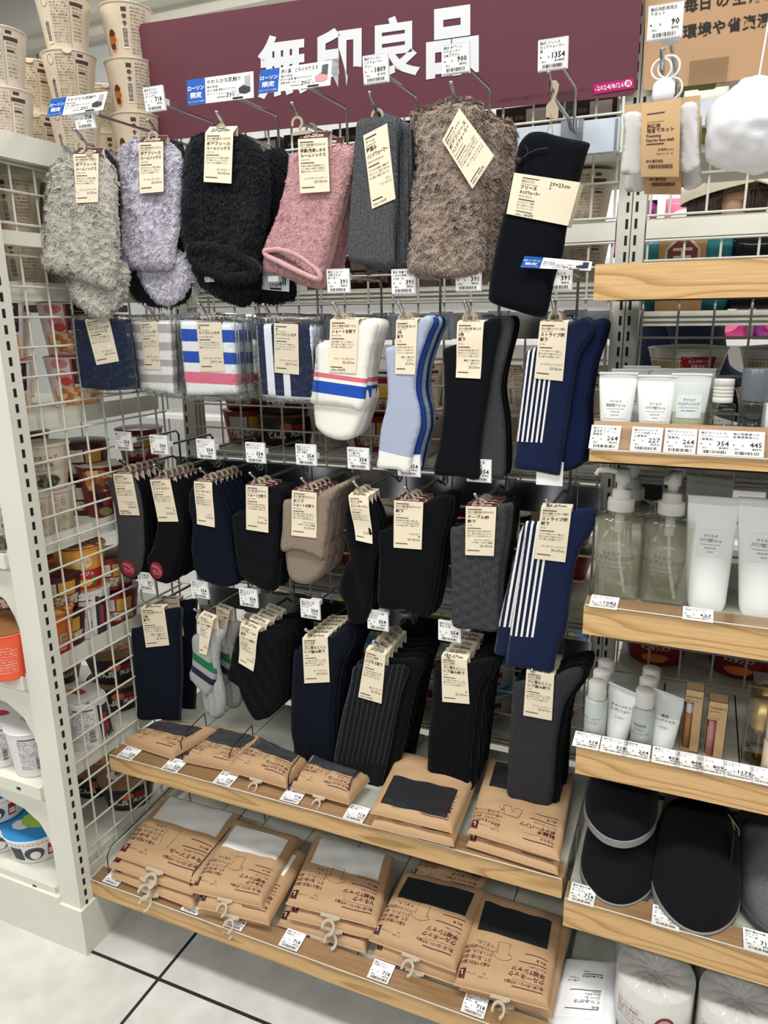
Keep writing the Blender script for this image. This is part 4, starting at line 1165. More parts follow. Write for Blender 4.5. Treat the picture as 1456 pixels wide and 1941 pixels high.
product('black2', 'long_socks', 'socks', 'black two-tone long socks with dark grey lining on the second row', G2s, (881, 572), 'r2', 0.06,
        [(867, 610.5), (917.4, 610.5), (910.6, 718), (864, 715.6)],
        dict(top='足なり直角 表裏で楽しめる', title=('2色', '靴下'), en='Socks', body=('表と裏で色が違う靴下です。', '気分やシーンに合わせて、', 'コーディネートを楽しめます。'), colour=('裏返して履けます', '黒×グレー'), size='25-27cm'),
        [dict(poly=bk2, T=0.004, mat=m_black2, name='sock'), dict(poly=bk3, T=0.004, dy=0.010, mat=m_char, name='sock')],
        'cream', 3, y=-0.215, dy=0.017, bend=0.0, wave=0.0012, backmat={1: ('sock', m_blackk), 2: ('sock', m_blackk)})
m_ns = striped('sock_navy_upright_stripes', '131e3e', [(.02, .10, 'f0eee8'), (.20, .28, 'f0eee8'), (.38, .46, 'f0eee8'), (.56, .64, 'f0eee8'), (.74, .82, 'f0eee8'), (.92, .99, 'f0eee8')], 'U', (-0.2, 1.0))
s1 = [(997, 670), (1008, 662), (1040, 645), (1078, 615), (1105.5, 602), (1121, 609), (1124, 635), (1110, 655), (1098, 678), (1086, 741.5), (1080, 780), (1074, 816.7), (1067, 860), (1062, 896), (1056, 901), (1015, 893), (975, 886), (976, 860), (981, 810), (987, 757), (992, 710)]
s1b = [(1060, 640), (1120, 610), (1140, 605), (1153, 613), (1148, 640), (1130, 690), (1118, 760), (1116, 813), (1108, 860), (1103, 882), (1060, 888), (1050, 800)]
product('stripe23', 'long_socks', 'socks', 'navy socks with white upright stripes, size 23-25cm, on the second row', G2s, (1048, 569), 'r2', 0.06,
        [(1024, 610), (1077, 611), (1066.7, 722.5), (1012.5, 717)],
        dict(top='足なり直角 ジャカード編み', title=('ストライプ柄', '靴下'), en='Socks', body=('ストライプ柄をジャカード編みにし、', '動きに合わせて編みたてました。', '汗の臭いを抑制します。'), colour=('ダークネイビーストライプ',), size='23-25cm'),
        [dict(poly=s1, T=0.004, mat=m_ns, uv=((1000, 668), (1052, 668), (979, 836)), name='sock'), dict(poly=s1b, T=0.004, dy=0.010, mat=m_stripenavy, name='sock')],
        'cream', 3, y=-0.215, dy=0.016)
for px, py, pr, tx, ln, lb_, y in (
    (640, 532, '391', '430', ['無印 ショート', '丈靴下25-27', 'ボーダー'], 'white price tag with a bright glare patch above the white short socks', -0.212),
    (764, 533, '391', '430', ['無印 表裏で楽', 'しめる2色靴下2', '3-25B・N'], 'white price tag reading 391 above the pale blue socks', -0.212),
    (887, 527, '391', '430', ['無印 2色靴下', '25-27黒・G'], 'white price tag reading 391 above the black two-tone socks', -0.212),
    (1057, 525, '391', '430', ['', '', 'DNストライプ'], 'white price tag reading 391 below the flat promotion card', -0.216),
    (286, 541, '290', '319', ['ハーフハンカチ'], 'white price tag peeking out between the grey and lavender fluffy socks', -0.16),
    (387, 541, '290', '319', ['ハーフハンカチ'], 'white price tag peeking out beside the foot of the lavender fluffy socks', -0.16)):
    price_tag(at(px, py, y), pr, tx, ln, lb_, HT, (1, 0, 0), (0, .05, -1))
q = [at(a, b, -0.185) for a, b in ((492, 510), (549, 512), (548, 553), (488, 548))]
mp = Quad(*q, 55, 38); mb = MB(); mb.slab(mp, 55, 38, .0007, 0, 1, 1)
mb.text(mp, 'ハーフハンカチ', 3, 9, 6, 1, 'L', 34, .01); mb.text(mp, 'ネイビーストライプ', 3, 14, 3.4, 1, 'L', 28)
mb.text(mp, '290円', 20, 31, 9, 1, 'L', 22, .01); mb.rect(mp, 22, 33, 42, 36.5, 1, .0003)
for k in range(3): mb.rect(mp, 39 + 4 * k, 4, 41.4 + 4 * k, 27, 2, .0003)
tag(mb.build('promotion_card', [plain('e6eef2'), m_ink, plain('2a3358')], loc=np.mean(q, 0)), 'white card reading 290 half hidden below the black fluffy socks', 'promotion card', 'blue and white promotion cards')
# ================================================================== ROW 3
G3 = 'dark short socks on the third row'
bd3 = ('綿を表裏に肌に触れる内側に使い、', 'ストレッチ糸を間に挟んだ仕様。', 'つま先と踵は糸を増やして補強しました。')
def sticker(px, py, w, h):
    def f(root, cy):
        y0 = LOC[root.name][1]
        c = at(px, py, y0 - 0.0062)
        k = np.linalg.norm(at(px + w / 2, py, y0) - at(px, py, y0)); k2 = np.linalg.norm(at(px, py + h / 2, y0) - at(px, py, y0))
        T = np.linspace(0, 2 * math.pi, 28, endpoint=False)
        mp = lambda a, b, hh: np.stack([c[0] + a, 0 * a + c[1] - hh, c[2] + b], -1)
        mb = MB(); mb.prism(np.stack([k * np.cos(T), k2 * np.sin(T)], 1), mp, 0, 0.0006, 0)
        def line(pts):
            mb.tube([mp(np.float64(a * k), np.float64(b * k2), 0.0008) for a, b in pts], 0.00045, 1, 5)
        line([(-.7, .45), (-.2, .35), (.4, .1), (.8, 0)]); line([(-.55, .62), (0, .5), (.5, .3)])
        line([(-.45, .0), (-.5, -.3), (-.2, -.45), (.3, -.4), (.7, -.5), (.75, -.25), (.4, -.1), (0, -.2), (-.4, 0)])
        mb.build('round_sticker', [plain('8e2430', 0.5), plain('d9a9a6')], root)
    return f
fc1 = [(208.5, 906), (204, 915), (210.6, 939), (219, 963.6), (223, 1000), (225, 1025), (221, 1052), (229, 1083), (237.4, 1093), (250, 1096.5), (260, 1091), (270, 1077), (274, 1050), (274.5, 1025), (272, 974), (266, 933), (252, 903), (230, 899)]
product('foot1', 'foot_cover_socks', 'socks', 'charcoal grey foot cover socks with a round red sticker at the toe', G3, (223, 872), 'r3', 0.052,
        [(213.7, 898), (250, 898), (264.6, 977), (227, 976)],
        dict(top='脱げにくい 両足', title=('フットカバー',), en='No-show Socks', body=('履き口に滑り止めを付け、', '脱げにくく仕上げました。', '汗の臭いを抑制します。'), colour=('チャコールグレー', 'つま先ワイド'), size='23-25cm', price='390'),
        [dict(poly=fc1, T=0.005, mat=m_char, name='sock'), dict(poly=[(a + 7, b + 2) for a, b in fc1], T=0.004, dy=0.008, mat=m_blackk, name='sock')],
        'maroon', 6, extra=sticker(243, 1077, 25, 29), backmat={k: ('sock', m_blackk) for k in range(1, 6)})
fc2 = [(285, 909), (287, 933), (299, 984), (290, 1036), (279, 1058), (282.7, 1083), (291, 1096), (305.4, 1104), (318, 1101), (328, 1088), (338, 1060), (346.6, 1025), (349, 974), (340, 933), (325, 908), (300, 905)]
product('foot2', 'foot_cover_socks', 'socks', 'black foot cover socks with a round red sticker at the toe', G3, (292, 881), 'r3', 0.052,
        [(283.8, 909), (322, 908), (338, 988.8), (300, 988.8)],
        dict(top='脱げにくい 両足', title=('フットカバー',), en='No-show Socks', body=('履き口に滑り止めを付け、', '脱げにくく仕上げました。', '汗の臭いを抑制します。'), colour=('つま先ワイド', '黒'), size='23-25cm'),
        [dict(poly=fc2, T=0.005, mat=m_blackk, name='sock'), dict(poly=[(a + 7, b + 2) for a, b in fc2], T=0.004, dy=0.008, mat=m_blackk, name='sock')],
        'maroon', 6, extra=sticker(297, 1081, 23, 31))
sn = [(362, 928), (358, 963.6), (366, 994.5), (363, 1036), (366, 1060), (369, 1077), (379.6, 1095.5), (412.5, 1110), (437, 1112), (450, 1103), (449, 1080), (446, 1060), (437, 1005), (426, 963.6), (414, 930), (402, 914), (380, 911)]
product('sneak1', 'sneaker_socks', 'socks', 'navy sneaker-cut socks on the third hook of the third row', G3, (379.6, 888), 'r3', 0.052,
        [(367.6, 912), (402, 914), (406.8, 999.7), (373.4, 993.5)],
        dict(top='足なり直角', title=('スニーカーイン',), en='Sneaker Socks', body=('綿を内側に使い、さらりと', '履き口を伸びやすくし、', '締め付けを軽減しました。'), colour=('ネイビー',), size='23-25cm'),
        [dict(poly=sn, T=0.006, mat=m_navy, name='sock'), dict(poly=[(a + 8, b - 3) for a, b in sn], T=0.004, dy=0.009, mat=m_navy, name='sock')], 'maroon', 6, wave=0.001)
sh = [(441, 978), (452, 972), (466, 969), (490, 950), (509, 924), (529, 921), (543, 925), (541, 943), (534, 965), (529, 984), (530, 1010), (529, 1036), (524.8, 1077), (520.7, 1101), (512, 1112), (492, 1110), (467, 1098), (454.7, 1087), (448.5, 1056), (444.4, 1015)]
product('short1', 'short_socks', 'socks', 'black short socks on the fourth hook of the third row', G3, (474, 896.7), 'r3', 0.052,
        [(466, 918.7), (508, 922.4), (508.7, 1010), (466.7, 1003.8)],
        dict(title=('ショート丈靴下',), en='Short socks', body=bd3, colour=('口ゴムなし', '黒'), size='23-25cm'),
        [dict(poly=sh, T=0.006, mat=m_black2, name='sock', disp=lambda a, b, d: 0.002 * np.sin(b * 160 + a * 60), bulge=0.002), dict(poly=[(a + 9, b + 8) for a, b in sh], T=0.005, dy=0.010, mat=m_black2, name='sock')], 'maroon', 3)
tp = [(537, 952), (545, 946), (575, 945), (601, 938), (620, 928), (636, 920), (650, 916), (655, 922), (642, 932), (634, 945), (626, 963.6), (622, 1005), (617, 1040), (613, 1063), (595, 1053), (574, 1046), (555, 1043), (539, 1046), (532, 1040), (533, 1020), (535, 1005), (536, 975)]
product('taupe', 'short_socks', 'socks', 'taupe brown chunky-rib short socks with the toe below the cuff', G3, (572, 907), 'r3', 0.052,
        [(553.6, 929), (600.6, 934), (599.4, 1020), (552, 1014.7)],
        dict(title=('太リブ', 'ショート丈靴下'), en='Short Socks', body=('履き口部分の締め付け感を減らす', 'ため、素材や仕様を工夫しました。', '綿はアフリカの自然が育てました。'), colour=('モカブラウン', 'つま先・かかと補強'), size='23-25cm'),
        [dict(poly=tp, T=0.006, mat=m_taupe, name='sock'),
         dict(poly=[(543, 1035), (546.4, 1087), (557.8, 1101.7), (574, 1107), (590.7, 1105), (609, 1091), (617.5, 1077), (622, 1050), (620, 1030), (575, 1025)], T=0.008, r=0.013, dy=0.010, mat=m_taupe, name='sock')],
        'maroon', 5, wave=0.0008)
s6 = [(660, 945), (655, 975), (656.5, 1025), (662.7, 1056), (653, 1075), (643, 1110), (642, 1122), (656.5, 1150), (662.7, 1179), (691, 1181), (700, 1165), (706, 1148), (708, 1097), (714, 1060), (718, 1035), (720, 994), (710, 963), (699, 945), (680, 938)]
product('sneak2', 'sneaker_socks', 'socks', 'black sneaker-cut socks with a twisted header card on the third row', G3, (671, 913.6), 'r3', 0.052,
        [(660.6, 939), (698.7, 941), (706, 1031), (674.6, 1024)],
        dict(top='足なり直角', title=('スニーカーイン',), en='Sneaker Socks', body=('綿を内側に使い、さらりと', '履き口を伸びやすくし、', '締め付けを軽減しました。'), colour=('黒',), size='25-27cm'),
        [dict(poly=s6, T=0.007, r=0.011, mat=m_blackk, name='sock', disp=lambda a, b, d: 0.003 * np.sin(a * 150 + b * 40), bulge=0.003)], 'cream', 3, wave=0.002)
bs = [(718, 1010), (730, 1004), (747, 997), (775, 975), (803, 954), (825, 943), (846, 937), (855, 942), (854, 963), (847, 990), (840, 1014.5), (835, 1040), (831.6, 1066), (825.5, 1107), (820, 1135), (813, 1159), (803, 1169), (790, 1166), (763.6, 1155), (720, 1150), (717, 1107), (719, 1056)]
product('bsocks', 'crew_socks', 'socks', 'plain black crew socks with a wide flat front on the third row', G3, (767.8, 924), 'r3', 0.052,
        [(747, 948), (802.4, 951.7), (799, 1041.7), (746, 1038)],
        dict(title=('靴下',), en='Socks', body=bd3, colour=('口ゴムなし', '黒'), size='23-25cm'),
        [dict(poly=bs, T=0.006, mat=m_blackk, name='sock'), dict(poly=[(a + 8, b + 1) for a, b in bs], T=0.005, dy=0.010, mat=m_blackk, name='sock')], 'maroon', 3)
def cable(a, b, d):
    return 0.0016 * np.abs(np.sin((a - 0.002 * np.sin(b * 160)) * 190)) + 0.001 * np.sin(b * 320) * np.sin(a * 190)
cb = [(854, 1004), (866, 998), (883, 992), (912, 978), (942, 961), (955, 954), (965, 957), (963, 985), (961.8, 1003), (955.6, 1045), (947, 1106), (945, 1168), (941, 1197), (900, 1193), (859.5, 1187), (857, 1150), (856, 1128), (855, 1060)]
product('cable', 'crew_socks', 'socks', 'charcoal grey cable-knit socks on the third row', G3, (900.7, 937), 'r3', 0.052,
        [(883, 959), (941, 961), (936, 1054), (882, 1052)],
        dict(title=('ケーブル柄', '靴下'), en='Socks', body=('履き口部分の締め付け感を減らす', 'ため、素材や仕様を工夫しました。', '綿はアフリカの自然が育てました。'), colour=('チャコールグレー', 'つま先・かかと補強'), size='23-25cm'),
        [dict(poly=cb, T=0.006, step=0.0032, mat=m_cable, name='sock', disp=cable, bulge=0.003), dict(poly=[(a + 9, b - 1) for a, b in cb], T=0.005, dy=0.010, mat=m_cable, name='sock')], 'maroon', 4, backmat={1: ('sock', m_blackk), 2: ('sock', m_blackk), 3: ('sock', m_blackk)})
m_ns2 = striped('sock_navy_long_stripes', '131f40', [(.02, .11, 'f0eee8'), (.24, .33, 'f0eee8'), (.46, .55, 'f0eee8'), (.68, .77, 'f0eee8'), (.89, .98, 'f0eee8')], 'U', (-0.3, 1.0))
ss = [(994.8, 992), (1006, 987), (1019.5, 988), (1050, 980), (1084.4, 969), (1106, 962.4), (1128.7, 964), (1136, 970), (1133, 989), (1124, 1005), (1114, 1020), (1105, 1032), (1100, 1042), (1091.6, 1068), (1086, 1105), (1081, 1138), (1073, 1195), (1060.7, 1220), (1053, 1250), (1046, 1274), (1005, 1268), (962, 1261), (960, 1250), (968, 1189), (977, 1135), (986.5, 1086), (992.7, 1030)]
ss2 = [(991, 997), (975, 1060), (960, 1120), (945, 1183), (940, 1215), (938, 1238), (960, 1244), (1000, 1250), (1040, 1200), (1050, 1050), (1030, 995)]
m_ns3 = striped('sock_navy_side_stripes', '131f40', [(.0, .18, 'f0eee8'), (.42, .6, 'f0eee8'), (.8, .98, 'f0eee8')], 'U', (-0.3, 1.0))
product('stripe25', 'long_socks', 'socks', 'navy socks with white upright stripes, size 25-27cm, largest at the right of the third row', G3, (1036, 948), 'r3', 0.052,
        [(1026, 961), (1084, 963.5), (1071.4, 1066), (1013, 1059)],
        dict(top='足なり直角 ジャカード編み', title=('ストライプ柄', '靴下'), en='Socks', body=('ストライプ柄をジャカード編みにし、', '動きに合わせて編みたてました。', '汗の臭いを抑制します。'), colour=('ダークネイビーストライプ',), size='25-27cm'),
        [dict(poly=ss, T=0.005, mat=m_ns2, uv=((996, 992), (1046, 992), (966, 1203)), name='sock'),
         dict(poly=ss2, T=0.004, dy=0.010, mat=m_ns3, uv=((975, 1000), (1003, 1000), (944, 1186)), name='sock')], 'cream', 1, y=-0.222)
T3 = -0.212
for px, py, lb_, ln in ((232, 836, 'white price tag above the charcoal foot covers', ['無印フットカバ', 'ー23-25', 'ChGY']), (300, 843, 'white price tag above the black foot covers', ['無印フットカバー', '23-25', '黒']),
                    (389, 851, 'white price tag above the navy sneaker-cut socks', ['無印 スニーカ', 'ーイン23-25', 'ネイビー']), (483, 858, 'blue-lit white price tag above the black short socks', ['無印 スニーカー', 'インソックス', '']),
                    (579, 862, 'white price tag with a red mark above the taupe short socks', ['無印 ショート', '丈靴下23-25', '太リブMB']), (678, 869, 'white price tag above the twisted sneaker sock card', ['無印スニーカー', 'イン靴下25', '-27ブラック']),
                    (774, 882, 'white price tag peeking out below the white cuffs of the pale blue socks', ['無印 靴下']), (907, 892, 'white price tag above the charcoal cable socks', ['無印 足なり直', '角靴下23-25', 'ケーブルCG'])):
    price_tag(at(px, py, T3), '354', '389', ln, lb_, HT, (1, 0, 0), (0, .03, -1))
mb = MB(); c = at(1042, 898, T3); mp = flat(c - np.array((.02, 0, -.019)), (.001, 0, 0), (0, 0, -.001)); mb.slab(mp, 40, 37, .001, 0, 1, 1)
tag(mb.build('price_tag', m_paper, loc=c), 'blank white price tag below the striped socks of the second row', 'price tag', HT)

# ================================================================== ROW 4
G4 = 'socks on the lowest row'
l1 = [(249, 1194), (258, 1190), (267, 1187), (290, 1175), (312, 1156), (328, 1152), (341, 1151), (343, 1162), (341, 1190), (341, 1213), (343, 1275), (341, 1320), (339, 1357), (336, 1365), (302, 1363), (263, 1363), (260, 1330), (257.5, 1295.5), (255, 1260), (252, 1233)]
product('l1', 'crew_socks', 'socks', 'black two-tone crew socks at the left end of the lowest row', G4, (267.8, 1140), 'r4', 0.06,
        [(266, 1153), (311, 1152), (320.8, 1223), (276.7, 1227.5)],
        dict(top='足なり直角 表裏で楽しめる', title=('2色', '靴下'), en='Socks', body=('表と裏で色が違う靴下です。', '気分やシーンに合わせて、', 'コーディネートを楽しめます。'), colour=('裏返して履けます', '黒×グレー'), size='25-27cm'),
        [dict(poly=l1, T=0.006, mat=m_navy2, name='sock'), dict(poly=[(a + 5, b) for a, b in l1], T=0.004, dy=0.010, mat=m_char, name='sock')], 'cream', 2, dy=0.05)
m_sport = striped('sock_grey_green_navy', '9fa09e', [(.22, .42, '1d6a43'), (.58, .76, '1b2238')], 'V', None, 0, 0.92, 1.0, 360)
product('sport', 'sport_socks', 'socks', 'grey sport socks with a green and a navy stripe, seen from the side', G4, (368.8, 1155), 'r4', 0.06,
        [(379, 1164.6), (405, 1175), (391.5, 1242), (377, 1237.8)],
        dict(top='足なり直角 足底パイル', title=('ショート丈靴下',), en='Short Socks', body=('足底は肌触りの良い', 'パイル編みにし、', '汗の臭いを抑制します。'), colour=('グリーン',), size='25-27cm'),
        [dict(poly=[(364, 1213), (368, 1203), (378, 1201), (390, 1204), (400, 1225), (404, 1262), (411, 1270), (410, 1292), (403, 1310), (392.5, 1320), (380, 1308), (359.5, 1283), (364, 1262), (365, 1235)], T=0.007, r=0.011, mat=m_sport, uv=((364, 1212), (400, 1238), (362, 1283)), name='sock'),
         dict(poly=[(382, 1300), (388, 1335), (392.5, 1349), (404.8, 1360), (417, 1361), (427.5, 1347), (429.6, 1316), (420, 1275), (417, 1245), (424, 1215), (427.5, 1203), (421, 1192), (399, 1189), (388, 1200), (396, 1230), (404, 1260), (404, 1290)], T=0.009, r=0.014, dy=0.008, mat=m_greymel, name='sock', disp=lambda a, b, d: 0.002 * np.sin(a * 420))],
        'cream', 2, dy=0.045, y=-0.218, spread=0.02)
bsh = [(446, 1215), (452, 1205), (490, 1198), (524, 1196), (541, 1213), (540, 1260), (537, 1316), (528.5, 1337), (508, 1357), (491, 1365.5), (477, 1353), (462.5, 1326), (452, 1300), (431.6, 1285), (434, 1270), (440, 1240)]
product('bshort', 'short_socks', 'socks', 'black thick short socks beside the grey sport socks', G4, (461.5, 1170.8), 'r4', 0.06,
        [(456, 1182), (490, 1195.5), (480, 1272.8), (452, 1256)],
        dict(top='足なり直角 パイル編み', title=('厚手', 'ショート丈靴下'), en='Short Socks', body=('足底は肌触りの良い', 'パイル編みにし、', '汗の臭いを抑制します。'), colour=('黒',), size='25-27cm'),
        [dict(poly=bsh, T=0.010, r=0.015, mat=m_blackk, name='sock', disp=lambda a, b, d: 0.002 * np.sin(a * 190 + b * 120), bulge=0.002), dict(poly=[(a + 10, b - 3) for a, b in bsh], T=0.006, dy=0.012, mat=m_blackk, name='sock')], 'cream', 4, dy=0.03, y=-0.22, wave=0.0015)
nr = [(557.7, 1235), (565, 1231), (573, 1229), (600, 1218), (623, 1208), (640, 1196), (661.5, 1188.5), (665, 1200), (665, 1215), (655, 1235), (646, 1254), (639, 1290), (634.6, 1331), (633, 1380), (632.7, 1427), (627, 1448), (595, 1444), (561.5, 1440), (557, 1412), (552, 1384.6), (552, 1340), (553.8, 1292)]
bl4 = ('レッグ部分がずれ落ちにくい仕様。', '編み方を工夫し、足なりに', 'フィットする仕様です。')
product('nrib', 'dress_socks', 'socks', 'dark navy ribbed long socks hanging over the camisole packs', G4, (579.4, 1193.4), 'r4', 0.06,
        [(573, 1209.6), (621, 1207.7), (625, 1293), (577, 1295.4)],
        dict(top='足なり直角', title=('ズレ落ちにくい', 'リブ編み靴下'), en='Socks', body=bl4, colour=('ダークネイビー',), size='25-27cm'),
        [dict(poly=nr, T=0.006, mat=m_navyrib, name='sock'), dict(poly=[(a + 9, b - 2) for a, b in nr], T=0.005, dy=0.010, mat=m_navyrib, name='sock')], 'cream', 6, dy=0.018)
m_pin = striped('sock_black_pinstripe', '0c0e13', [(.04 + .1 * k, .052 + .1 * k, '3c4048') for k in range(10)], 'U', (-0.2, 0.95), 0, 0.92, 0.8)
pn = [(669, 1266), (678, 1261), (688.5, 1258), (733, 1261), (755, 1259), (769, 1261), (777, 1269), (770, 1290), (761.5, 1315), (755, 1345), (750, 1369), (743, 1410), (734.6, 1446), (728, 1478), (719, 1500), (695, 1494), (669, 1488.5), (631, 1477), (633, 1450), (634.6, 1427), (642, 1390), (650, 1350), (658, 1320), (665, 1292)]
product('pin', 'dress_socks', 'socks', 'black pinstripe business long socks with a tilted card on the lowest row', G4, (708, 1216.5), 'r4', 0.06,
        [(694, 1231), (731, 1242), (723, 1334), (679, 1321)],
        dict(top='足なり直角', title=('ビジネス靴下',), en='Socks', body=('つま先の嫌い目を抑えた仕様。', '汗の臭いを抑制します。', '編み方を工夫しました。'), colour=('黒×ストライプ',), size='25-27cm', price='390'),
        [dict(poly=pn, T=0.006, mat=m_pin, uv=((669, 1262), (772, 1262), (634, 1450)), name='sock'), dict(poly=[(a + 28, b - 14) for a, b in pn], T=0.005, dy=0.012, mat=m_blackrib, name='sock')], 'cream', 5, dy=0.022)
br_ = [(823, 1266), (830, 1263), (836.5, 1261), (865, 1259), (886.5, 1257.7), (905, 1250), (927, 1248), (934.6, 1258), (925, 1280), (911.5, 1304), (905, 1345), (900, 1388), (895, 1440), (890, 1484), (882, 1498), (873, 1504), (860, 1499), (846, 1492), (813.5, 1477), (811, 1440), (811.5, 1407), (815, 1370), (819, 1331)]
product('brib', 'dress_socks', 'socks', 'black ribbed long socks, second from the right on the lowest row', G4, (846, 1241), 'r4', 0.06,
        [(836.5, 1244), (885, 1252), (890, 1334.6), (838.5, 1330)],
        dict(top='足なり直角', title=('ズレ落ちにくい', 'リブ編み靴下'), en='Socks', body=bl4, colour=('黒',), size='25-27cm'),
        [dict(poly=br_, T=0.006, mat=m_blackrib, name='sock'), dict(poly=[(a + 14, b - 3) for a, b in br_], T=0.005, dy=0.010, mat=m_blackrib, name='sock')], 'cream', 6, dy=0.019)
cr_ = [(973, 1297), (984, 1291), (996, 1288), (1025, 1284), (1052, 1280), (1075, 1268), (1096, 1264), (1105.8, 1269), (1104, 1285), (1088, 1308), (1073, 1331), (1064, 1365), (1057.7, 1400), (1054, 1450), (1050, 1504), (1043, 1528), (1034.6, 1542), (1021, 1537), (1007.7, 1531), (963.5, 1509.6), (963, 1460), (965, 1407), (970, 1370), (973, 1331)]
product('crib', 'dress_socks', 'socks', 'charcoal grey ribbed long socks at the right end of the lowest row', G4, (1008.5, 1270.5), 'r4', 0.06,
        [(998, 1271), (1050.8, 1280.8), (1046, 1366), (992, 1355.8)],
        dict(top='足なり直角', title=('ズレ落ちにくい', 'リブ編み靴下'), en='Socks', body=bl4, colour=('チャコールグレー',), size='25-27cm'),
        [dict(poly=cr_, T=0.006, mat=m_charrib, name='sock'), dict(poly=[(a + 12, b - 3) for a, b in cr_], T=0.005, dy=0.010, mat=m_blackrib, name='sock')], 'cream', 4, dy=0.019, y=-0.22, backmat={1: ('sock', m_blackrib), 2: ('sock', m_blackrib), 3: ('sock', m_blackrib)})
for px, py, pr, tx, lb_, ln in ((276, 1102, '391', '430', 'white price tag reading 391 between the foot cover toes', ['無印 表裏で楽', 'しめる2色靴下', '黒・グレー']), (378, 1117, '354', '389', 'white price tag above the grey sport socks', ['無印 ショート', '丈靴下25-27', 'ボーダー']),
                                (470, 1133, '354', '389', 'white price tag above the black thick short socks', ['無印 ショート丈', '靴下25-27ブ', 'ラック']), (587, 1155, '354', '389', 'white price tag above the navy ribbed socks', ['無印 足なり直', '角靴下25-27', 'ネイビー']),
                                (715, 1176, '354', '389', 'white price tag above the pinstripe business socks', ['無印ビジネス靴', '下25-27ス', 'トライプ']), (851, 1197, '354', '389', 'white price tag above the black ribbed socks', ['無印 足なり直', '角25-27 黒'])):
    price_tag(at(px, py, T3), pr, tx, ln, lb_, HT, (1, 0, 0), (0, .02, -1))
# ------------------------------------------------------------------ flat kraft garment packs, top edge to the front
class PackMap(Quad):
    def __init__(s, fr, fl, bl, br, W, H, T, seed):
        super().__init__(fr, fl, bl, br, W, H)
        s.T, s.seed = T, seed
        if s.n[2] < 0: s.n = -s.n
    def prof(s, x, y):
        d = np.minimum(np.minimum(x, s.W - x), np.minimum(y, s.H - y))
        g = np.sqrt(np.clip(1 - (1 - np.clip(d / 30.0, 0, 1)) ** 2, 0, 1))
        w = 0.0011 * np.sin(x * .11 + s.seed) * np.sin(y * .07 + s.seed * 2) + 0.0007 * np.sin(x * .05 + y * .16 + s.seed)
        return s.T * g + w * g
    def __call__(s, x, y, h=0.0):
        x, y = np.broadcast_arrays(np.asarray(x, float), np.asarray(y, float))
        return Quad.__call__(s, x, y, 0.0) + s.n * (s.prof(x, y) + h)[..., None] if not np.isscalar(h) else Quad.__call__(s, x, y, 0.0) + s.n * (s.prof(x, y) + h)[..., None]

